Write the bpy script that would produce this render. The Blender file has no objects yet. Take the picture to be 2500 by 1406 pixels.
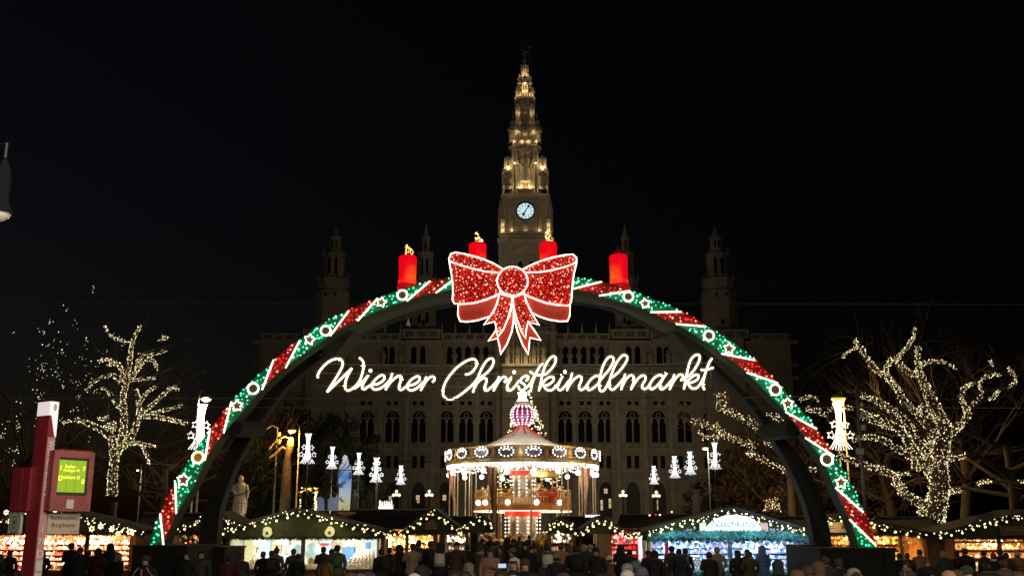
import bpy, bmesh, math, random
from mathutils import Vector, Matrix
R = random.Random(7)
PI = math.pi
rad = math.radians
scene = bpy.context.scene
COL = scene.collection

# ------------------------------------------------------------------ camera, sky, exposure
F_PX, PITCH, CAM_H = 2500.0, rad(13.2), 2.4
cam_data = bpy.data.cameras.new("camera")
cam_data.sensor_width = 36.0
cam_data.lens = 36.0 * F_PX / 2500.0
cam_data.clip_start, cam_data.clip_end = 0.1, 2000.0
camera = bpy.data.objects.new("camera", cam_data)
COL.objects.link(camera)
camera.location = (0, 0, CAM_H)
camera.rotation_euler = (PI / 2 + PITCH, 0, 0)
scene.camera = camera

world = bpy.data.worlds.new("World")
scene.world = world
world.use_nodes = True
wt = world.node_tree
wt.nodes.clear()
w_out = wt.nodes.new("ShaderNodeOutputWorld")
w_bg = wt.nodes.new("ShaderNodeBackground")
w_sky = wt.nodes.new("ShaderNodeTexSky")
w_sky.sky_type = 'NISHITA'
w_sky.sun_disc = False
w_sky.sun_elevation = rad(-4.5)
w_sky.sun_rotation = rad(-75.0)
w_bg.inputs[1].default_value = 0.10
wt.links.new(w_sky.outputs[0], w_bg.inputs[0])
wt.links.new(w_bg.outputs[0], w_out.inputs[0])

vs = scene.view_settings
vs.view_transform, vs.look = 'Standard', 'None'
vs.exposure, vs.gamma, vs.use_curve_mapping = 0.0, 1.0, False
cy = scene.cycles
cy.max_bounces, cy.diffuse_bounces, cy.glossy_bounces = 5, 2, 2
cy.transparent_max_bounces, cy.transmission_bounces = 8, 3
cy.sample_clamp_indirect = 2.0
cy.caustics_reflective = cy.caustics_refractive = False
try:
    cy.use_denoising = True
    cy.use_light_tree = True
except Exception:
    pass

# ------------------------------------------------------------------ picture geometry -> place
_F = Vector((0, math.cos(PITCH), math.sin(PITCH)))
_U = Vector((0, -math.sin(PITCH), math.cos(PITCH)))


def at(px, py, Y):
    """place at distance Y that the photograph shows at pixel (px, py)"""
    d = _F + Vector((1, 0, 0)) * ((px - 1250.0) / F_PX) + _U * ((703.0 - py) / F_PX)
    t = Y / d.y
    return Vector((d.x * t, Y, CAM_H + d.z * t))


def zat(py, Y):
    return at(1250, py, Y).z


def mpp(py, Y):
    """metres per photograph pixel there"""
    return (at(1251, py, Y) - at(1250, py, Y)).x


# ------------------------------------------------------------------ materials
def new_mat(name):
    m = bpy.data.materials.new(name)
    m.use_nodes = True
    nt = m.node_tree
    b = nt.nodes.get("Principled BSDF")
    return m, nt, b


def mat(name, col, rough=0.7, metal=0.0, vary=0.25, scale=4.0, bump=0.0, coat=0.0, bscale=None, spec=None):
    m, nt, b = new_mat(name)
    b.inputs['Roughness'].default_value = rough
    b.inputs['Metallic'].default_value = metal
    if coat:
        b.inputs['Coat Weight'].default_value = coat
    if spec is not None:
        b.inputs['Specular IOR Level'].default_value = spec
    tc = nt.nodes.new("ShaderNodeTexCoord")
    if vary > 0:
        n = nt.nodes.new("ShaderNodeTexNoise")
        n.inputs['Scale'].default_value = scale
        n.inputs['Detail'].default_value = 5.0
        n.inputs['Roughness'].default_value = 0.65
        nt.links.new(tc.outputs['Object'], n.inputs['Vector'])
        r = nt.nodes.new("ShaderNodeValToRGB")
        r.color_ramp.elements[0].position, r.color_ramp.elements[1].position = 0.3, 0.72
        lo = [max(0.0, c * (1 - vary)) for c in col] + [1]
        hi = [min(1.0, c * (1 + vary)) for c in col] + [1]
        r.color_ramp.elements[0].color, r.color_ramp.elements[1].color = lo, hi
        nt.links.new(n.outputs['Fac'], r.inputs['Fac'])
        nt.links.new(r.outputs['Color'], b.inputs['Base Color'])
    else:
        b.inputs['Base Color'].default_value = (*col, 1)
    if bump > 0:
        n2 = nt.nodes.new("ShaderNodeTexNoise")
        n2.inputs['Scale'].default_value = bscale or scale * 4
        n2.inputs['Detail'].default_value = 4.0
        nt.links.new(tc.outputs['Object'], n2.inputs['Vector'])
        bp = nt.nodes.new("ShaderNodeBump")
        bp.inputs['Strength'].default_value = bump
        bp.inputs['Distance'].default_value = 0.05
        nt.links.new(n2.outputs['Fac'], bp.inputs['Height'])
        nt.links.new(bp.outputs['Normal'], b.inputs['Normal'])
    return m


def glow(name, col, strength, sample='NONE', base=None):
    m, nt, b = new_mat(name)
    b.inputs['Base Color'].default_value = (*(base or col), 1)
    b.inputs['Roughness'].default_value = 0.4
    b.inputs['Emission Color'].default_value = (*col, 1)
    b.inputs['Emission Strength'].default_value = strength
    m.cycles.emission_sampling = sample
    return m


M = {}
M['asphalt'] = mat('asphalt', (0.05, 0.05, 0.052), 0.75, vary=0.35, scale=1.5, bump=0.4, bscale=40)
M['stone'] = mat('town_hall_stone', (0.36, 0.31, 0.24), 0.9, vary=0.3, scale=0.35, bump=0.5, bscale=2.5)
M['stone_trim'] = mat('carved_trim_stone', (0.42, 0.37, 0.29), 0.9, vary=0.25, scale=0.8, bump=0.4, bscale=5)
M['slate'] = mat('roof_slate', (0.05, 0.052, 0.055), 0.6, vary=0.3, scale=1.0)
M['window_dark'] = mat('dark_window_glass', (0.012, 0.013, 0.016), 0.12, vary=0.3, scale=0.5)
M['iron'] = mat('black_iron', (0.02, 0.02, 0.021), 0.5, 0.6, vary=0.3)
M['steel'] = mat('galvanised_steel', (0.28, 0.28, 0.29), 0.45, 0.8, vary=0.2)
M['grey_metal'] = mat('grey_painted_metal', (0.2, 0.2, 0.2), 0.5, 0.2, vary=0.2)
M['arch_green'] = mat('dark_green_arch_cloth', (0.036, 0.066, 0.022), 0.85, vary=0.3, scale=1.2, bump=0.3, bscale=6)
M['arch_dark'] = mat('dark_arch_timber', (0.012, 0.014, 0.010), 0.9, vary=0.3, scale=1.5, bump=0.3, bscale=8)
M['ballast'] = mat('black_ballast_cloth', (0.004, 0.006, 0.005), 0.85, vary=0.35, scale=1.2, bump=0.3)
M['tinsel_green'] = mat('green_tinsel', (0.0, 0.20, 0.095), 0.5, vary=0.5, scale=12, bump=0.8, bscale=30)
M['tinsel_red'] = mat('red_tinsel', (0.30, 0.003, 0.003), 0.5, vary=0.5, scale=12, bump=0.8, bscale=30)
M['red_sheet'] = mat('red_translucent_sheet', (0.55, 0.03, 0.015), 0.45, vary=0.15, scale=2)
M['bulb_green'] = glow('green_led', (0.03, 0.80, 0.36), 1.9, 'AUTO')
M['bulb_green_hot'] = glow('bright_green_led', (0.30, 1.0, 0.70), 2.6, 'AUTO')
M['bulb_red'] = glow('red_led', (1.0, 0.02, 0.012), 1.2, 'AUTO')
M['bulb_red_hot'] = glow('bright_red_led', (1.0, 0.30, 0.19), 2.2, 'AUTO')
M['neon'] = glow('warm_white_neon_core', (1.0, 0.92, 0.68), 4.0, 'AUTO')
M['neon_halo'] = glow('warm_neon_halo', (1.0, 0.72, 0.25), 0.9)  # glow meant to imitate a halo round the tubes
M['bar_white'] = glow('white_light_hose', (1.0, 0.9, 0.68), 3.0, 'AUTO')
M['fairy'] = glow('warm_fairy_light', (1.0, 0.86, 0.48), 2.4)
M['fir_board'] = mat('dark_fir_green_boards', (0.035, 0.04, 0.016), .9, vary=.4, scale=4, bump=.4)
M['fairy_dim'] = glow('dim_warm_fairy_light', (1.0, 0.76, 0.34), 1.0)
M['fairy_pink'] = glow('pinkish_fairy_light', (1.0, 0.62, 0.5), 1.4)
M['fairy_green'] = glow('greenish_fairy_light', (0.75, 1.0, 0.6), 1.4)
M['bulb_warm'] = glow('warm_festoon_bulb', (1.0, 0.78, 0.34), 2.2)
M['star_white'] = glow('cool_white_led_tube', (0.96, 0.96, 1.0), 1.7)
M['star_soft'] = glow('soft_white_led_tube', (1.0, 0.95, 0.82), 1.6)
M['lamp_amber'] = glow('amber_street_lamp', (1.0, 0.56, 0.13), 2.0)
M['lamp_warm'] = glow('warm_lamp_globe', (1.0, 0.86, 0.55), 1.6)
M['globe_white'] = glow('white_fairground_globe', (1.0, 0.95, 0.9), 2.6)
M['candle_flame'] = glow('gold_flame_lights', (1.0, 0.70, 0.22), 1.4)
M['wood'] = mat('brown_stall_wood', (0.16, 0.085, 0.04), 0.75, vary=0.35, scale=3, bump=0.3)
M['wood_dark'] = mat('dark_stall_wood', (0.06, 0.035, 0.02), 0.8, vary=0.35, scale=3, bump=0.3)
M['wood_orange'] = mat('orange_stall_wood', (0.45, 0.17, 0.04), 0.7, vary=0.25, scale=3, bump=0.2)
M['wood_pale'] = mat('pale_stall_wood', (0.42, 0.26, 0.13), 0.7, vary=0.25, scale=3)
M['roof_felt'] = mat('dark_roof_felt', (0.03, 0.03, 0.03), 0.9, vary=0.3, scale=2, bump=0.3)
M['fir'] = mat('fir_branches', (0.03, 0.055, 0.016), 0.9, vary=0.5, scale=8)
M['fir_teal'] = mat('frosted_teal_garland', (0.10, 0.33, 0.34), 0.8, vary=0.4, scale=8)
M['bark_shaded'] = mat('shade_toned_bark', (0.035, 0.026, 0.018), 0.95, vary=0.35, scale=3)  # darkness of the unlit trees put into the bark colour
M['bark'] = mat('tree_bark', (0.10, 0.075, 0.048), 0.95, vary=0.35, scale=3, bump=0.6)
M['leaf_dark'] = mat('dark_evergreen_leaves', (0.03, 0.05, 0.016), 0.8, vary=0.5, scale=0.6)
M['leaf_brown'] = mat('withered_brown_leaves', (0.11, 0.07, 0.03), 0.8, vary=0.4, scale=0.6)
M['statue_stone'] = mat('pale_statue_stone', (0.45, 0.42, 0.36), 0.85, vary=0.25, scale=2)
M['wl_red'] = mat('dark_red_stop_paint', (0.19, 0.016, 0.026), 0.35, vary=0.2, scale=3, coat=0.3)
M['wl_white'] = mat('white_stop_plastic', (0.72, 0.70, 0.72), 0.35, vary=0.08)
M['wl_grey'] = mat('pale_grey_plate', (0.50, 0.50, 0.44), 0.5, vary=0.08)
M['ink'] = mat('dark_ink', (0.03, 0.03, 0.03), 0.6, vary=0)


# ------------------------------------------------------------------ mesh builder
ICO = None


def _ico():
    global ICO
    if ICO is None:
        bm = bmesh.new()
        bmesh.ops.create_icosphere(bm, subdivisions=2, radius=1.0)
        ICO = ([v.co.copy() for v in bm.verts], [[v.index for v in f.verts] for f in bm.faces])
        bm.free()
    return ICO


class MB:
    def __init__(s):
        s.v, s.f, s.m = [], [], []

    def add(s, vs_, fs_, m=0):
        o = len(s.v)
        s.v.extend([tuple(p) for p in vs_])
        for f in fs_:
            s.f.append([i + o for i in f])
            s.m.append(m)
        return s

    def box(s, c, d, m=0, rz=0.0, taper=1.0):
        """c = centre of the base, d = full sizes; taper scales the top"""
        x, y, z = d[0] / 2, d[1] / 2, d[2]
        vv = []
        for k, t in ((0, 1.0), (1, taper)):
            for sx, sy in ((-1, -1), (1, -1), (1, 1), (-1, 1)):
                a, b = sx * x * t, sy * y * t
                if rz:
                    a, b = a * math.cos(rz) - b * math.sin(rz), a * math.sin(rz) + b * math.cos(rz)
                vv.append((c[0] + a, c[1] + b, c[2] + k * z))
        return s.add(vv, [(3, 2, 1, 0), (4, 5, 6, 7), (0, 1, 5, 4), (1, 2, 6, 5), (2, 3, 7, 6), (3, 0, 4, 7)], m)

    def bx(s, x0, x1, y0, y1, z0, z1, m=0):
        return s.box(((x0 + x1) / 2, (y0 + y1) / 2, z0), (abs(x1 - x0), abs(y1 - y0), z1 - z0), m)

    def prism(s, pts, y0, y1, m=0):
        """outline pts (x, z) standing up, from y0 (front) to y1 (back)"""
        n = len(pts)
        a = sum(pts[i][0] * pts[(i + 1) % n][1] - pts[(i + 1) % n][0] * pts[i][1] for i in range(n))
        if a < 0:
            pts = list(reversed(pts))
        vv = [(p[0], y0, p[1]) for p in pts] + [(p[0], y1, p[1]) for p in pts]
        ff = [tuple(range(n)), tuple(range(2 * n - 1, n - 1, -1))]
        ff += [(i, i + n, (i + 1) % n + n, (i + 1) % n) for i in range(n)]
        return s.add(vv, ff, m)

    def tube(s, pts, r, n=6, m=0, close=False, cap=True):
        pts = [Vector(p) for p in pts]
        k = len(pts)
        if k < 2:
            return s
        rr = r if isinstance(r, (list, tuple)) else [r] * k
        o = len(s.v)
        ref = None
        for i, p in enumerate(pts):
            if close:
                t = pts[(i + 1) % k] - pts[i - 1]
            else:
                t = pts[min(i + 1, k - 1)] - pts[max(i - 1, 0)]
            if t.length < 1e-9:
                t = Vector((0, 0, 1))
            t.normalize()
            if ref is None:
                ref = Vector((0, 0, 1)) if abs(t.z) < 0.9 else Vector((1, 0, 0))
            u = t.cross(ref)
            if u.length < 1e-6:
                u = t.cross(Vector((0.3, 1, 0.2)))
            u.normalize()
            w = t.cross(u)
            ref = -t.cross(w) if False else ref
            for j in range(n):
                a = 2 * PI * j / n
                q = p + u * (math.cos(a) * rr[i]) + w * (math.sin(a) * rr[i])
                s.v.append((q.x, q.y, q.z))
        seg = k if close else k - 1
        for i in range(seg):
            a, b = o + i * n, o + ((i + 1) % k) * n
            for j in range(n):
                s.f.append([a + j, a + (j + 1) % n, b + (j + 1) % n, b + j])
                s.m.append(m)
        if cap and not close:
            s.f.append([o + j for j in range(n - 1, -1, -1)]); s.m.append(m)
            s.f.append([o + (k - 1) * n + j for j in range(n)]); s.m.append(m)
        return s

    def lathe(s, prof, c=(0, 0, 0), n=12, m=0, a0=0.0, sq=None, flat=False):
        """prof [(radius, z)...] turned round the vertical through c"""
        o = len(s.v)
        k = len(prof)
        st = PI / n if flat else a0
        for (r, z) in prof:
            for j in range(n):
                a = st + 2 * PI * j / n
                x, y = r * math.cos(a), r * math.sin(a)
                if sq:
                    x, y = x * sq[0], y * sq[1]
                s.v.append((c[0] + x, c[1] + y, c[2] + z))
        for i in range(k - 1):
            for j in range(n):
                s.f.append([o + i * n + j, o + i * n + (j + 1) % n, o + (i + 1) * n + (j + 1) % n, o + (i + 1) * n + j])
                s.m.append(m)
        s.f.append([o + j for j in range(n - 1, -1, -1)]); s.m.append(m)
        s.f.append([o + (k - 1) * n + j for j in range(n)]); s.m.append(m)
        return s

    def octa(s, c, r, m=0):
        x, y, z = c
        return s.add([(x + r, y, z), (x - r, y, z), (x, y + r, z), (x, y - r, z), (x, y, z + r), (x, y, z - r)],
                     [(0, 2, 4), (2, 1, 4), (1, 3, 4), (3, 0, 4), (2, 0, 5), (1, 2, 5), (3, 1, 5), (0, 3, 5)], m)

    def ball(s, c, r, m=0, sc=(1, 1, 1)):
        vv, ff = _ico()
        return s.add([(c[0] + v.x * r * sc[0], c[1] + v.y * r * sc[1], c[2] + v.z * r * sc[2]) for v in vv], ff, m)

    def mesh(s, name, mats, smooth=False):
        me = bpy.data.meshes.new(name)
        me.from_pydata(s.v, [], s.f)
        for q in (mats if isinstance(mats, (list, tuple)) else [mats]):
            me.materials.append(M[q] if isinstance(q, str) else q)
        if len(me.materials) > 1:
            me.polygons.foreach_set('material_index', s.m)
        if smooth:
            me.polygons.foreach_set('use_smooth', [True] * len(me.polygons))
        me.update()
        return me

    def build(s, name, mats, parent=None, smooth=False, world=False):
        """one mesh object; world=True: the builder holds world coordinates"""
        if world and parent is not None:
            off = Vector((0, 0, 0))
            p = parent
            while p is not None:
                off += Vector(p.location)
                p = p.parent
            s.v = [(a - off.x, b - off.y, c - off.z) for a, b, c in s.v]
        return obj(name, s.mesh(name, mats, smooth), parent)


CH = {}


def obj(name, me, parent=None, loc=None):
    o = bpy.data.objects.new(name, me)
    COL.objects.link(o)
    if parent is not None:
        o.parent = parent
        CH.setdefault(parent.name, []).append(o)
    if loc is not None:
        o.location = loc
    return o


def tag(o, label=None, cat=None, group=None, kind=None):
    if label:
        o['label'] = label
    if cat:
        o['category'] = cat
    if group:
        o['group'] = group
    if kind:
        o['kind'] = kind
    return o


def thing(name, label, cat, loc=(0, 0, 0), rz=0.0, group=None):
    o = obj(name, None, None, loc)
    o.rotation_euler = (0, 0, rz)
    return tag(o, label, cat, group)


def kids(o):
    return list(CH.get(o.name, ()))


def copy_tree(o, parent=None):
    c = o.copy()
    COL.objects.link(c)
    if parent is not None:
        c.parent = parent
        CH.setdefault(parent.name, []).append(c)
    for ch in kids(o):
        copy_tree(ch, c)
    return c


LAMPS = 0


def lamp(kind, loc, power, col=(1, 0.8, 0.5), size=0.1, to=None, cone=60, blend=0.5, name='lamp_light', sizey=None):
    d = bpy.data.lights.new(name, kind)
    d.energy = power
    d.color = col
    if kind == 'AREA':
        d.size = size
        if sizey:
            d.shape = 'RECTANGLE'
            d.size_y = sizey
    else:
        d.shadow_soft_size = size
    if kind == 'SPOT':
        d.spot_size = rad(cone)
        d.spot_blend = blend
    o = bpy.data.objects.new(name, d)
    COL.objects.link(o)
    o.location = loc
    if to is not None:
        v = Vector(to) - Vector(loc)
        o.rotation_euler = v.to_track_quat('-Z', 'Y').to_euler()
    return o


def smooth_path(pts, n=4, closed=False):
    """Catmull-Rom through the points"""
    P_ = [Vector(p) for p in pts]
    k = len(P_)
    out = []
    rng = range(k) if closed else range(k - 1)
    for i in rng:
        if closed:
            a, b, c, d = P_[i - 1], P_[i], P_[(i + 1) % k], P_[(i + 2) % k]
        else:
            a, b, c, d = P_[max(i - 1, 0)], P_[i], P_[i + 1], P_[min(i + 2, k - 1)]
        for j in range(n):
            t = j / n
            out.append(0.5 * ((2 * b) + (c - a) * t + (2 * a - 5 * b + 4 * c - d) * t * t + (3 * b - a - 3 * c + d) * t ** 3))
    if not closed:
        out.append(P_[-1])
    return out


def in_poly(x, z, poly):
    c = False
    n = len(poly)
    j = n - 1
    for i in range(n):
        xi, zi = poly[i]
        xj, zj = poly[j]
        if (zi > z) != (zj > z) and x < (xj - xi) * (z - zi) / (zj - zi + 1e-12) + xi:
            c = not c
        j = i
    return c


def scatter(poly, gap, rnd, jitter=0.3):
    """roughly even points inside an outline"""
    xs = [p[0] for p in poly]
    zs = [p[1] for p in poly]
    out = []
    z = min(zs)
    row = 0
    while z < max(zs):
        x = min(xs) + (gap / 2 if row % 2 else 0)
        while x < max(xs):
            a, b = x + rnd.uniform(-jitter, jitter) * gap, z + rnd.uniform(-jitter, jitter) * gap
            if in_poly(a, b, poly):
                out.append((a, b))
            x += gap
        z += gap * 0.87
        row += 1
    return out


# ------------------------------------------------------------------ ground
g = MB()
g.add([(-600, -40, 0), (600, -40, 0), (600, 900, 0), (-600, 900, 0)], [(0, 1, 2, 3)])
tag(g.build('ground', 'asphalt'), kind='structure')
# ------------------------------------------------------------------ the town hall, about 200 m away
HY = 206.0
HC = 1283.5
hall = thing('town_hall', 'huge dark gothic town hall with a tall lit clock tower and slim turrets', 'building', (0, HY, 0))
hall.location = (at(HC, 1285, HY).x, HY, 0)
HP = hall.location.copy()


def hx(px, py, Y=HY):
    return at(px, py, Y).x


def slab(mb, px0, px1, y0, y1, Y0, Y1, m=0):
    """stone block seen between these pixels, front at Y0, back at Y1"""
    yc = (y0 + y1) / 2
    mb.bx(hx(px0, yc, Y0), hx(px1, yc, Y0), Y0, Y1, max(0.0, zat(max(y0, y1), Y0)), zat(min(y0, y1), Y0), m)


# walls and string courses
w = MB()
slab(w, 620, 1947, 1420, 832, HY, HY + 22)
w.build('wall', 'stone', hall, world=True)
for px in (1029, 2 * HC - 1029):
    w = MB()
    slab(w, px - 46, px + 46, 1420, 829, HY - 1.3, HY + 4)
    w.build('wall_bay', 'stone', hall, world=True)
for px in (786, 2 * HC - 786):
    w = MB()
    slab(w, px - 50, px + 50, 1420, 824, HY - 2.0, HY + 6)
    w.build('wall_bay', 'stone', hall, world=True)
for y0, y1, out in ((838, 831, .7), (893, 888, .5), (926, 919, .7), (978, 974, .35), (1099, 1095, .6), (1152, 1148, .5)):
    c = MB()
    slab(c, 618, 976, y0, y1, HY - out, HY + .3)
    slab(c, 1081, 1486, y0, y1, HY - out, HY + .3)
    slab(c, 1591, 1949, y0, y1, HY - out, HY + .3)
    slab(c, 978, 1079, y0, y1, HY - 1.3 - out, HY - 1)
    slab(c, 1488, 1589, y0, y1, HY - 1.3 - out, HY - 1)
    c.build('cornice', 'stone_trim', hall, world=True)
# pilasters between the window bays
for px in (926, 990, 1056, 1114, 1163, 1213):
    for p in (px, 2 * HC - px):
        c = MB()
        Y = HY - (1.3 if 984 < px < 1060 else 0)
        slab(c, p - 5, p + 5, 1420, 927, Y - .55, Y + .1)
        slab(c, p - 6.5, p + 6.5, 960, 953, Y - .75, Y + .1)
        c.build('pilaster', 'stone_trim', hall, world=True)


def arch_pts(w_, z0, zs, za, n=7):
    """pointed arch outline: half width, foot, spring and apex heights"""
    L, h = [], za - zs
    for i in range(n + 1):
        t = i / n
        L.append((-w_ * math.cos(t * PI / 2) ** 0.9, zs + h * (1 - (1 - t) ** 1.6) if False else zs + h * math.sin(t * PI / 2) ** 0.95))
    Rr = [(-x, z) for x, z in reversed(L[:-1])]
    return [(-w_, z0)] + L + Rr + [(w_, z0)]


def ring_band(mb, outer, inner, y0, y1, m=0):
    n = len(outer)
    vv = [(p[0], y0, p[1]) for p in outer] + [(p[0], y0, p[1]) for p in inner] + \
         [(p[0], y1, p[1]) for p in outer] + [(p[0], y1, p[1]) for p in inner]
    ff = []
    for i in range(n - 1):
        ff.append((i, n + i, n + i + 1, i + 1))
        ff.append((2 * n + i, i, i + 1, 2 * n + i + 1))
        ff.append((n + i, 3 * n + i, 3 * n + i + 1, n + i + 1))
    mb.add(vv, ff, m)


def lancet_meshes(kind):
    q = mpp(1040, HY)
    if kind == 'main':
        hw, H, zs = 17.5 * q, 78 * q, 52 * q
        f = MB()
        ring_band(f, arch_pts(hw + 3 * q, 0, zs, H + 3 * q, 8), arch_pts(hw, 0, zs, H, 8), -.5, 0.02)
        f.box((0, -.2, -1.2 * q), (hw * 2.5, .9, 1.2 * q))
        mu = MB()
        mu.bx(-.14, .14, -.32, .0, 0, zs + 3 * q)
        for s_ in (-1, 1):
            ring_band(mu, [(s_ * hw * .5 + x, z) for x, z in arch_pts(hw * .5 + .05, zs - 6 * q, zs - 2 * q, zs + 9 * q, 5)],
                      [(s_ * hw * .5 + x, z) for x, z in arch_pts(hw * .5 - .22, zs - 6 * q, zs - 2 * q, zs + 7 * q, 5)], -.3, 0)
        ri = []
        for r_ in (6.2 * q, 4.6 * q):
            ri.append([(r_ * math.cos(2 * PI * i / 14), zs + 14.5 * q + r_ * math.sin(2 * PI * i / 14)) for i in range(15)])
        ring_band(mu, ri[0], ri[1], -.3, 0)
        p = MB()
        p.prism(arch_pts(hw * .98, 0, zs, H * .985, 8), -.06, -.02)
        return f.mesh('lancet_frame', 'stone_trim'), mu.mesh('lancet_tracery', 'stone_trim'), p.mesh('lancet_pane', 'window_dark')
    if kind == 'small':
        hw, H = 5.6 * q, 30 * q
        f = MB()
        ring_band(f, [(-hw - 1.4 * q, 0), (-hw - 1.4 * q, H + 1.6 * q), (hw + 1.4 * q, H + 1.6 * q), (hw + 1.4 * q, 0)],
                  [(-hw, 0), (-hw, H), (hw, H), (hw, 0)], -.35, .02)
        f.box((0, -.12, -q), (hw * 2.8, .6, q))
        p = MB()
        p.bx(-hw, hw, -.06, -.02, 0, H)
        return f.mesh('small_window_frame', 'stone_trim'), None, p.mesh('small_window_pane', 'window_dark')
    if kind == 'upper':
        hw, H, zs = 7.2 * q, 44 * q, 31 * q
        f = MB()
        ring_band(f, arch_pts(hw + 1.8 * q, 0, zs, H + 2 * q, 6), arch_pts(hw, 0, zs, H, 6), -.4, .02)
        p = MB()
        p.prism(arch_pts(hw * .98, 0, zs, H * .98, 6), -.06, -.02)
        return f.mesh('upper_window_frame', 'stone_trim'), None, p.mesh('upper_window_pane', 'window_dark')
    if kind == 'door':
        hw, H, zs = 17 * q, 84 * q, 46 * q
        f = MB()
        ring_band(f, arch_pts(hw + 3.5 * q, 0, zs, H + 4 * q, 8), arch_pts(hw, 0, zs, H, 8), -.7, .02)
        p = MB()
        p.prism(arch_pts(hw * .98, 0, zs, H * .985, 8), -.06, -.02)
        return f.mesh('arcade_arch', 'stone_trim'), None, p.mesh('arcade_shade_sheet', 'ink')  # flat dark sheet stands for the shade inside the arch


WM = {k: lancet_meshes(k) for k in ('main', 'small', 'upper', 'door')}


def window(kind, px, py_bot, Y=HY, name='window', scale=1.0):
    p = at(px, py_bot, Y)
    fr, mu, pa = WM[kind]
    o = obj(name, fr, hall, Vector((p.x, Y, p.z)) - HP)
    obj('pane', pa, o)
    if mu:
        obj('mullion', mu, o)
    return o


def sides(px):
    return (px, 2 * HC - px)


qf = MB()
q_ = mpp(984, HY)
for s_ in (-1, 1):
    for i in range(4):
        a = PI / 4 + i * PI / 2
        cx, cz = s_ * 9 * q_ + 3.3 * q_ * math.cos(a), 3.3 * q_ * math.sin(a)
        qf.prism([(cx + 3 * q_ * math.cos(k * PI / 4), cz + 3 * q_ * math.sin(k * PI / 4)) for k in range(8)], -.05 - .004 * i, 0)
    rr = [[(s_ * 9 * q_ + r_ * math.cos(2 * PI * i / 16), r_ * math.sin(2 * PI * i / 16)) for i in range(17)] for r_ in (8.4 * q_, 7 * q_)]
    ring_band(qf, rr[0], rr[1], -.3, 0, 1)
QFM = qf.mesh('quatrefoil_pair', ['window_dark', 'stone_trim'])
MAIN = (958, 1021.5, 1090, 1138, 1187)
for px in MAIN + (895, 832):
    Y = HY - (1.3 if px == 1021.5 else 0)
    for p in sides(px):
        window('main', p, 1080, Y)
        obj('quatrefoil', QFM, hall, Vector((hx(p, 984, Y), Y, zat(984, Y))) - HP)
        for d in (-9.5, 9.5):
            window('small', p + d, 1143, Y)
for px in (957, 1021, 1087):
    Y = HY - (1.3 if px == 1021 else 0)
    for p in sides(px):
        window('door', p, 1262, Y, 'arcade_arch')
for px in (957, 1010, 1032, 1098, 1120, 1142, 1164, 1186, 940):
    Y = HY - (1.3 if 1000 < px < 1040 else 0)
    for p in sides(px):
        window('upper', p, 888, Y)


def balustrade(px0, px1, y0, y1, Y, step=5.2):
    b = MB()
    yc = (y0 + y1) / 2
    x0, x1 = hx(px0, yc, Y), hx(px1, yc, Y)
    z0, z1 = zat(max(y0, y1), Y), zat(min(y0, y1), Y)
    h = z1 - z0
    b.bx(x0, x1, Y - .3, Y + .1, z0, z0 + .16 * h)
    b.bx(x0, x1, Y - .32, Y + .12, z1 - .2 * h, z1)
    n = max(2, int(abs(px1 - px0) / step))
    for i in range(n):
        x = x0 + (x1 - x0) * (i + .5) / n
        b.box((x, Y - .1, z0 + .16 * h), (.16 if i % 5 else .5, .2, .64 * h))
    b.build('balustrade', 'stone_trim', hall, world=True)


for a, b_ in ((1078, 1216), (870, 980), (640, 735)):
    balustrade(a, b_, 831, 814, HY - .5)
    balustrade(2 * HC - b_, 2 * HC - a, 831, 814, HY - .5)
for a, b_ in ((1078, 1218), (870, 980), (984, 1074)):
    Y = HY - (.5 if b_ != 1074 else 1.8)
    balustrade(a, b_, 918, 896, Y)
    balustrade(2 * HC - b_, 2 * HC - a, 918, 896, Y)
for px in MAIN:
    for p in sides(px):
        balustrade(p - 20, p + 20, 1095, 1083, HY - (2.2 if px == 1021.5 else .7), 5)
for px in (1029, 786):
    for p in sides(px):
        balustrade(p - 46, p + 46, 826, 804, HY - (1.6 if px == 1029 else 2.3), 5.5)

# roof behind the parapet
r = MB()
for a, b_ in ((625, 1215), (1352, 1942)):
    x0, x1 = hx(a, 832), hx(b_, 832)
    z0 = zat(832, HY)
    r.add([(x0, HY + 1, z0), (x1, HY + 1, z0), (x1, HY + 11, z0 + 3.2), (x0, HY + 11, z0 + 3.2), (x0, HY + 21, z0), (x1, HY + 21, z0)],
          [(0, 1, 2, 3), (3, 2, 5, 4), (0, 3, 4), (1, 5, 2)])
r.build('roof', 'slate', hall, world=True)

# stone figures along the upper storey
fg = MB()
fg.lathe([(.42, 0), (.45, .35), (.34, .36), (.40, .5), (.36, 1.1), (.42, 1.65), (.36, 1.95), (.16, 2.1), (.2, 2.28), (.19, 2.5), (.05, 2.62)], n=8)
fg.tube([(-.38, -.05, 1.8), (-.5, -.1, 1.4), (-.25, -.35, 1.25)], [.13, .11, .09], 5)
fg.tube([(.38, -.05, 1.8), (.48, -.1, 1.35), (.3, -.3, 1.05)], [.13, .11, .09], 5)
FIG = fg.mesh('stone_figure', 'stone_trim', True)


def figure(px, py, Y, s=1.0, name='statue'):
    p = at(px, py, Y)
    o = obj(name, FIG, hall, Vector((p.x, Y, p.z)) - HP)
    o.scale = (s, s, s)
    return o


for px in (935, 979, 1079, 1110, 1153, 1175, 1199):
    for p in sides(px):
        figure(p, 889, HY - 1.0, 1.15)
pn = MB()
pn.lathe([(.35, 0), (.35, .8), (.5, .85), (.5, 1.0), (.3, 1.05), (.05, 2.9)], n=4, flat=True)
PIN = pn.mesh('pinnacle', 'stone_trim')


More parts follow.
